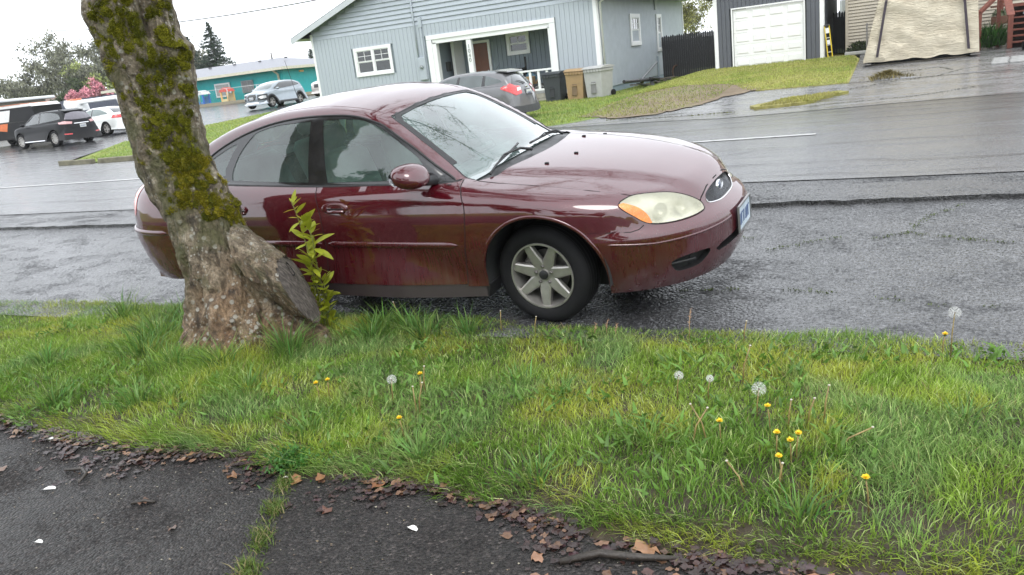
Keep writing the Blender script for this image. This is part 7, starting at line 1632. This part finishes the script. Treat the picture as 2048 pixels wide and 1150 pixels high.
# wrapped delivery van at the edge of the lot
def van():
    t = thing('delivery_van', 'black and white delivery van with an orange roof stripe', 'van', (-46.2, 29.4, g1(-46, 29.5) + .02), math.pi + .1)
    VB = paint('van_black', (.012, .012, .014), .0, .1, .1, False, cw=.25); VW = paint('van_white', (.70, .70, .68), 0, .1, .1, False); VO = simple('van_orange', (.62, .16, .05), .4)
    prof = [(-4.2, .35), (-4.25, 1.95), (-4.05, 2.12), (-1.3, 2.16), (-.9, 2.08), (-.05, 1.28), (.75, 1.02), (.95, .8), (.95, .35)]
    q = MB(); q.prism([(x, min(z, 1.25)) for x, z in prof if True], -.95, .95, 'XZ'); q.build('lower_body', VB, t)
    q = MB(); q.prism([(-4.22, 1.25), (-4.25, 1.95), (-4.1, 2.0), (-1.1, 2.0), (-.95, 1.98), (-.1, 1.26)], -.93, .93, 'XZ'); q.build('upper_body', VB, t)
    q = MB(); q.prism([(-4.24, 1.98), (-4.05, 2.14), (-1.3, 2.18), (-.9, 2.08), (-.85, 1.98)], -.90, .90, 'XZ'); q.build('roof', VW, t)
    q = MB(); q.box((-2.6, 0, 2.165), (1.6, 1.84, .03)); q.box((-.95, 0, 2.09), (.5, 1.83, .03)); build_each(q, 'roof_stripe', VO, t)
    for sy in (1, -1):
        q = MB(); q.prism([(-.9, 1.92), (-.25, 1.34), (-1.35, 1.30), (-1.4, 1.92)], sy * .94, sy * .955, 'XZ'); q.build('cab_window', WTINT, t)
        q = MB(); q.prism([(-1.6, 1.9), (-2.6, 1.9), (-2.3, 1.3), (-1.55, 1.3)], sy * .94, sy * .952, 'XZ'); q.build('graphic_panel', VW, t)
        q = MB(); q.prism([(-1.4, 1.22), (-2.2, 1.22), (-2.0, .8), (-1.2, .9)], sy * .955, sy * .962, 'XZ'); q.build('graphic_panel', VO, t)
        q = MB(); q.prism([(.1, 1.0), (-1.1, 1.15), (-1.0, .7), (.2, .75)], sy * .955, sy * .962, 'XZ'); q.build('graphic_panel', VW, t)
    q = MB(); q.add([(-.10, -.8, 1.31), (-.10, .8, 1.31), (-.83, .72, 2.0), (-.83, -.72, 2.0)], [(0, 1, 2, 3)]); q.build('windscreen', LITE, t)
    for (x, sy) in ((0, 1), (0, -1), (-3.3, 1), (-3.3, -1)): make_wheel(.36, .22, .22, 6, ALLOY, t, pos=(x, sy * .86, .36), side=sy, hub_detail=False)
van()
def boom_lift():
    t = thing('boom_lift', 'white towable boom lift with an orange-topped bucket behind the parked cars', 'lift', (-49.3, 37.0, g1(-48, 37) + .02), math.pi - .12); BW = paint('truck_white', (.74, .75, .74), 0, .12, .1, False); OR = simple('boom_orange', (.60, .20, .10), .5)
    q = MB(); q.box((-3.6, 0, .75), (5.2, 1.3, .5), bev=.05); q.build('chassis', simple('service_grey', (.12, .12, .13), .6), t)
    q = MB(); q.box((-3.6, 0, 1.78), (6.6, .32, .26), bev=.05); b = q.build('boom', BW, t); q = MB(); q.tube([(-5.4, 0, .9), (-5.2, 0, 1.75)], .25, 10); q.build('turret', BW, b, True)
    q = MB(); q.prism([(-.9, 1.25), (.35, 1.45), (.55, 1.75), (.35, 2.0), (-.75, 1.9)], -.45, .45, 'XZ'); q.build('bucket', BW, b); q = MB(); q.box((-.1, 0, 1.98), (.8, .6, .10), bev=.03); q.build('bucket_cover', OR, b)
    for (x, sy) in ((-3.4, 1), (-3.4, -1)): make_wheel(.36, .22, .22, 6, ALLOY, t, pos=(x, sy * .75, .36), side=sy, hub_detail=False)
boom_lift()
# ------------------------------------------------------------------ teal building across the side street
TEAL = siding('teal_wall', (.010, .38, .40), .6, .08); TROOF = simple('grey_metal_roof', (.20, .205, .23), .5, var=.08); CREAMT = simple('cream_fascia', (.55, .53, .42), .6)
def teal_building():
    org = (-52.0, 54.0, g1(-50, 52)); z0 = org[2]; root = thing('teal_building', 'low teal building with a shallow grey hipped roof', 'building', org); zl = lambda z: z - z0
    # long wall facing the street at Y=54, x -66..-46 ; short wall recedes to the right
    q = MB(); q.box((-4.0, 5.0, 1.15), (20.0, 9.9, 2.4)); q.build('wall', TEAL, root)
    e = .8; x0, x1, y0, y1 = -14.0 - e, 6.0 + e, -e, 10 + e; ze = 2.42; zr = 3.45; rx0, rx1, ym = x0 + 5.5, x1 - 5.0, (y0 + y1) / 2
    q = MB(); q.add([(x0, y0, ze), (x1, y0, ze), (x1, y1, ze), (x0, y1, ze), (rx0, ym, zr), (rx1, ym, zr)], [(0, 1, 5, 4), (1, 2, 5), (2, 3, 4, 5), (3, 0, 4), (0, 3, 2, 1)]); r = q.build('roof', TROOF, root)
    for (c, d) in (((-4, y0 - .02, ze - .08), (x1 - x0 + .1, .06, .22)), ((x1 + .02, 5, ze - .08), (.06, y1 - y0, .22))): q = MB(); q.box(c, d); q.build('fascia', CREAMT, r)
    for k in range(6): q = MB(); q.box((-11.5 + 3.0 * k, ym - 1.2, zr - .12), (.22, .2, .12)); q.build('roof_vent', simple('vent_dark', (.10, .10, .11), .6), r)
    q = MB(); q.tube([(rx1 - .8, ym - .1, zr - .1), (rx1 - .8, ym - .1, zr + .55)], .07, 8); q.build('vent_pipe', STEEL, r, True)
    for (xa, xb, za, zb, m_) in ((-1.6 + .0, .15, .62, 1.78, BLIND),):
        q = MB(); q.box(((xa + xb) / 2, -.03, (za + zb) / 2), (xb - xa, .08, zb - za)); w = q.build('window', WHITE, root); q = MB(); q.box(((xa + xb) / 2, -.075, (za + zb) / 2), (xb - xa - .26, .02, zb - za - .26)); q.build('pane', simple('blind_grey', (.34, .36, .36), .4, coat=.5), w)
    q = MB(); q.box((2.1, -.03, 1.25), (1.3, .08, 1.0)); w = q.build('window', simple('frame_grey', (.25, .27, .28), .5), root); q = MB(); q.box((1.85, -.08, 1.25), (.6, .02, .9)); q.box((2.45, -.081, 1.25), (.5, .02, .9)); build_each(q, 'pane', simple('pane_dim', (.16, .18, .19), .3, coat=.6), w)
    q = MB(); q.tube([(5.6, -.7, 2.3), (5.6, -.06, 1.9), (5.6, -.06, .1)], .09, 8); q.build('downspout', CREAMT, root, True)
    q = MB(); q.box((6.05, 2.4, 2.0), (.12, .5, .14)); q.build('wall_lamp', simple('amber_lamp', (.75, .42, .12), .4), root)
teal_building()
sheet('teal_lawn', [(-72, 50.2), (-38.5, 49.8), (-38.5, 75), (-72, 75)], lawnmat('worn_turf', (.10, .13, .03), (.15, .16, .04), (.19, .17, .07)), .06, 1.5)
q = MB(); q.box((0, 0, .08), (33, .25, .3)); o = q.build('lawn_kerb', simple('kerb_tan', (.28, .25, .18), .8), None); o.location = (-55.3, 50.05, g1(-55, 50)); tag(o, 'long tan kerb in front of the teal building lawn', 'kerb')
# chain-link fence: rails, posts and wire
cl = thing('wire_fence', 'thin wire fence in front of the teal building', 'fence', (-54, 51.6, g1(-54, 51.6) + .06)); GAL = simple('galvanised', (.45, .47, .48), .4, .6)
for k in range(8): q = MB(); q.tube([(-12 + 3.2 * k, 0, 0), (-12 + 3.2 * k, 0, 1.2)], .03, 6); q.build('post', GAL, cl, True)
q = MB(); q.tube([(-12, 0, 1.18), (10.4, 0, 1.18)], .022, 6); q.build('top_rail', GAL, cl, True)
q = MB()
for k in range(90):
    q.tube([(-12 + .25 * k, 0, .02), (-12 + .25 * k + 1.1 if k < 85 else 10.4, 0, 1.15)], .004, 3, False); q.tube([(-12 + .25 * k, 0, 1.15), (-12 + .25 * k + 1.1 if k < 85 else 10.4, 0, .02)], .004, 3, False)
o = q.build('wire_mesh', GAL, cl); o['kind'] = 'stuff'
def toy(loc, a, b, label, roofc):
    t = thing('play_house', label, 'play house', loc); A = simple('toy_' + label.split()[0], a, .5); B = simple('toyb_' + label.split()[0], b, .5)
    for (x, y) in ((-.35, -.35), (.35, -.35), (-.35, .35), (.35, .35)): q = MB(); q.box((x, y, .5), (.14, .14, 1.0), bev=.02); q.build('corner_post', A, t)
    q = MB(); q.box((0, .36, .4), (.6, .05, .8)); q.build('wall', B, t); q = MB(); q.box((0, -.36, .2), (.6, .05, .35)); q.build('wall', B, t); q = MB(); q.prism([(-.5, .95), (.5, .95), (.35, 1.15), (0, 1.3), (-.35, 1.15)], -.45, .45, 'XZ'); q.build('roof', roofc, t)
zt_ = g1(-52, 52.5) + .06
toy((-53.8, 52.6, zt_), (.05, .18, .62), (.10, .28, .62), 'blue plastic play house with a white roof by the teal wall', WHITE); toy((-51.2, 52.8, zt_), (.80, .52, .20), (.75, .62, .35), 'yellow plastic play house with a red roof by the teal wall', simple('toy_roof_red', (.62, .10, .08), .5))
# ------------------------------------------------------------------ far left: sheds, fence, trees
def block(name, label, cat, loc, dims, mat, roofmat=None, rh=0, rz=0):
    t = thing(name, label, cat, loc, rz); q = MB(); q.box((0, 0, dims[2] / 2), dims); q.build('wall', mat, t)
    if roofmat: q = MB(); w, d = dims[0] / 2 + .4, dims[1] / 2 + .4; q.add([(-w, -d, dims[2]), (w, -d, dims[2]), (w, d, dims[2]), (-w, d, dims[2]), (-w, 0, dims[2] + rh), (w, 0, dims[2] + rh)], [(0, 1, 5, 4), (2, 3, 4, 5), (1, 2, 5), (3, 0, 4), (0, 3, 2, 1)]); q.build('roof', roofmat, t)
    return t
s = block('beige_shed', 'beige flat-roofed shed with a white eave beyond the van', 'shed', (-63.0, 40.0, g1(-60, 40)), (5, 6, 2.4), simple('shed_beige', (.42, .40, .33), .7)); q = MB(); q.box((0, -.3, 2.5), (6.4, 7.4, .22), bev=.05); q.build('eave', WHITE, s); q = MB(); q.box((.8, -3.02, 1.6), (1.6, .05, .8)); q.build('window', WTINT, s)
nf = thing('navy_fence', 'tall dark slate board fence behind the parked cars', 'fence', (-62.5, 48, g1(-60, 48))); NV = simple('slate_fence', (.075, .085, .115), .7)
q = MB(); q.box((0, 0, .95), (.285, .05, 1.9)); f0 = q.build('fence_board', NV, nf); f0.location = (-10, 0, 0)
for k in range(1, 66): o = obj('fence_board', f0.data, nf); o.location = (-10 + .29 * k, 0, .02 * ((k * 5) % 3))
block('brown_roofed_house', 'low house with a brown roof beyond the slate fence', 'house', (-92, 66, g1(-70, 60) - 1.3), (9, 7, 2.5), simple('far_wall_brown', (.22, .17, .14), .8), simple('brown_roof', (.17, .12, .10), .8), 1.9, .1)
TWIG = simple('grey_branch', (.12, .105, .085), .9, var=.2); TWIGM = simple('mossy_branch', (.16, .16, .12), .9)
def tree(name, label, loc, h, kind, seed, spread=.5, leaf=None, n_leaf=0, leaf_size=.12, trunk_r=None, group=None):
    r = random.Random(seed); rng = np.random.default_rng(seed); t = thing(name, label, 'tree', loc, 0, group); q = MB(); tips = []
    def br(p, d, rad_, ln, dep, mx):
        pts = [p]; rs = [rad_]; k = 4
        for i in range(k):
            d = (d + Vector((r.gauss(0, .20), r.gauss(0, .20), r.gauss(.02, .12)))).normalized(); p = p + d * ln / k; pts.append(p); rs.append(rad_ * (1 - .55 * (i + 1) / k))
        (q if dep < 2 else q2).tube(pts, rs, 6 if dep < 2 else 3, False)
        if dep >= mx - 1: tips.extend(pts[1:])
        if dep < mx:
            for c in range(4 if dep < 2 else 3):
                j = r.randint(1, k); a = r.uniform(0, 6.28); s_ = Vector((math.cos(a), math.sin(a), r.uniform(.0, .7) - spread * .3)); br(pts[j], (d * .5 + s_ * .8).normalized(), max(.03 if kind == 'oak' else .012, rs[j] * .62), ln * r.uniform(.55, .85), dep + 1, mx)
    q2 = MB(); tr = trunk_r or h * .028
    br(Vector((0, 0, -.2)), Vector((r.gauss(0, .05), r.gauss(0, .05), 1)), tr, h * .36, 0, 4)
    q.build('trunk', TWIGM if kind == 'oak' else TWIG, t, True); q2.build('branches', TWIGM if kind == 'oak' else TWIG, t)
    if n_leaf:
        T = np.array([tuple(p) for p in tips]); P = T[rng.integers(0, len(T), n_leaf)] + rng.normal(0, h * .022, (n_leaf, 3)); P = P[P[:, 2] > h * .12]; n = len(P); c = np.array(leaf[0]) * (1 - rng.random((n, 1))) + np.array(leaf[1]) * rng.random((n, 1))
        V, F, C = blades(P, np.full(n, leaf_size) * rng.uniform(.6, 1.4, n), np.full(n, leaf_size * .7), rng.uniform(0, 6.28, n), rng.uniform(.2, 1.2, n), c, rng); me = mkmesh('crown', V, F, LEAFM); setcol(me, C); obj('crown', me, t)
    return t
OAKL = ((.17, .18, .13), (.25, .25, .18))
oaks = [(-112, 66, 13.5, 61), (-104, 72, 15.0, 62), (-97, 80, 14.0, 63), (-92, 70, 12.0, 64), (-120, 60, 13.5, 65), (-108, 60, 10.5, 66), (-88, 84, 12.5, 67), (-100, 58, 9.0, 68), (-84, 78, 10.0, 69), (-126, 70, 15, 70)]
for (x, y, h, sd_) in oaks: tree('bare_oak', 'bare spreading oak with moss-tinted branches on the far ridge', (x, y, g1(-80, 50)), h, 'oak', sd_, .6, OAKL, 7000, .30, group='bare oaks on the far ridge')
tree('cherry_tree', 'pink blossoming cherry tree beyond the slate fence', (-71.5, 54.6, g1(-60, 55)), 5.4, 'x', 71, .4, ((.52, .20, .25), (.68, .36, .40)), 14000, .20)
tree('lime_green_tree', 'tall pale yellow-green tree beyond the cherry tree', (-92, 73.5, g1(-70, 60)), 9.0, 'x', 72, .2, ((.30, .36, .12), (.42, .46, .18)), 7000, .28)
tree('olive_tree', 'hazy olive-green budding tree behind the garage fence', (-15.5, 66, .4), 8.0, 'x', 73, .4, ((.20, .21, .06), (.28, .27, .10)), 9000, .13)
tree('green_thicket', 'dark green bushy tree at the foot of the bare oaks', (-86, 64, g1(-70, 60)), 6.0, 'x', 74, .3, ((.05, .075, .03), (.09, .11, .05)), 8000, .25); tree('green_thicket', 'low olive bush at the far edge behind the beige shed', (-80, 50, g1(-70, 50)), 4.6, 'x', 75, .3, ((.07, .08, .04), (.11, .12, .06)), 7000, .22)
def conifer(loc, h, label, seed, w=.24):
    rng = np.random.default_rng(seed); t = thing('fir_tree', label, 'tree', loc); q = MB(); q.tube([(0, 0, -.2), (0, 0, h)], [h * .018, .02], 8, False); q.build('trunk', TWIG, t, True); Vs = []; Fs = []; Cs = []; o = 0
    for k in range(int(h * 18)):
        z = h * (.10 + .90 * (k + rng.random()) / (h * 18)); L_ = (h - z) * w * rng.uniform(.55, 1.15) + .15; a = rng.uniform(0, 6.28); n = int(10 + L_ * 24); s_ = np.sort(rng.random(n)) * L_
        P = np.stack([np.cos(a) * s_, np.sin(a) * s_, z - .22 * s_ + .05 * s_ ** 2 + rng.normal(0, .05, n)], 1); c = np.array([.045, .070, .050]) * rng.uniform(.6, 1.6, (n, 1))
        V, F, C = blades(P, rng.uniform(.25, .5, n) * min(1, .4 + L_ / 3), np.full(n, .13), a + rng.choice([-1, 1], n) * rng.uniform(.3, 1.4, n), rng.uniform(.9, 1.2, n), c, rng); Vs.append(V); Fs.append(F + o); Cs.append(C); o += len(V)
    me = mkmesh('crown', np.concatenate(Vs), np.concatenate(Fs), LEAFM); setcol(me, np.concatenate(Cs)); obj('crown', me, t)
conifer((-78.5, 80, g1(-60, 60)), 9.9, 'tall dark fir with drooping branches behind the teal building', 81, .46); conifer((-82.5, 80, g1(-60, 60)), 8.6, 'slightly shorter fir close beside the tall fir', 82, .40); conifer((-66.5, 84, g1(-50, 60)), 5.2, 'small sparse conifer showing past the blue-grey house corner', 83, .30); conifer((-103, 95, g1(-60, 60)), 13, 'dark conifer standing among the bare oaks', 84, .25)
# trees behind the path: they stand out of view but show in the car's paint and glass
for (x, y, h, sd_) in ((-7.5, -9, 9, 91), (-1.5, -11, 10, 92), (4.5, -9, 9, 93), (-13, -8, 8, 94)): tree('garden_tree', 'leafy garden tree behind the path', (x, y, .03), h, 'x', sd_, .3, ((.05, .10, .02), (.09, .14, .03)), 7000, .22, group='garden trees behind the path')
# tar seams and cracks in the carriageway
def road_cracks():
    rng = np.random.default_rng(77); V = []; F = []; runs = []
    for (y0, xa, xb, wd) in ((8.55, -30, 12, .016), (9.7, -14, 1.5, .012), (12.4, -6, 9, .02), (13.6, -22, 4, .016), (14.6, -3, 10, .03), (7.95, -6, 6, .012)):
        x = xa; y = y0; pts = []
        while x < xb: pts.append((x, y)); x += rng.uniform(.15, .4); y += rng.normal(0, .035) + (y0 - y) * .08
        runs.append((pts, wd))
    for (x0, y0) in ((-1.0, 11.6), (.8, 12.8), (-3.5, 8.4), (-9, 9.4)):
        x, y = x0, y0; pts = []; a = rng.uniform(.4, 1.2)
        for k in range(14): pts.append((x, y)); a += rng.normal(0, .35); x += .2 * math.cos(a); y += .22 * math.sin(a)
        runs.append((pts, .014))
    for pts, wd in runs:
        b0 = len(V)
        for i, (x, y) in enumerate(pts):
            w_ = wd * rng.uniform(.2, 1.3) * .5; z = g1(x, y) + .0395; V += [(x, y - w_, z), (x, y + w_, z)]
        F += [(b0 + 2 * i, b0 + 2 * i + 2, b0 + 2 * i + 3) for i in range(len(pts) - 1)] + [(b0 + 2 * i, b0 + 2 * i + 3, b0 + 2 * i + 1) for i in range(len(pts) - 1)]
    tag(obj('road_cracks', mkmesh('road_cracks', V, np.array(F), simple('crack_dark', (.014, .013, .013), .8))), 'dark cracks and seams wandering along the wet road', 'cracks', kind='stuff')
road_cracks()
# overhead service wires
def wire(a, b, sag, label):
    q = MB(); pts = [(a[0] + (b[0] - a[0]) * t, a[1] + (b[1] - a[1]) * t, a[2] + (b[2] - a[2]) * t - sag * 4 * t * (1 - t)) for t in np.linspace(0, 1, 24)]; p0 = pts[0]; q.tube([tuple(p[i] - p0[i] for i in range(3)) for p in pts], .028, 5); o = q.build('service_wire', simple('wire_black', (.03, .03, .03), .6), None, True); o.location = p0; tag(o, label, 'wire')
wire((-60, 45, 8.4), (-18.8, 30.9, 5.55), .5, 'black service wire running to the house mast')
q = MB(); q.tube([(.0, 0, 0), (.1, -.15, -.22), (.35, -.22, -.32), (.75, -.22, -.30), (1.1, -.1, -.05)], .015, 5); o = q.build('drip_loop', simple('wire_black', (.03, .03, .03), .6), None, True); o.location = (-19.75, 30.85, 5.42); tag(o, 'drooping loop of wire below the house mast', 'wire')

# ------------------------------------------------------------------ rain haze
hm = bpy.data.materials.new('haze'); hm.use_nodes = True; hn = hm.node_tree.nodes; hn.clear(); ho = hn.new('ShaderNodeOutputMaterial'); pv = hn.new('ShaderNodeVolumePrincipled')
pv.inputs['Color'].default_value = (.93, .95, .97, 1); pv.inputs['Density'].default_value = .00035; hm.node_tree.links.new(pv.outputs[0], ho.inputs['Volume'])
q = MB(); q.box((-20, 60, 12.5), (424, 324, 28.0)); o = q.build('haze', hm, None); tag(o, 'pale rain haze over the whole street', 'haze', kind='stuff')
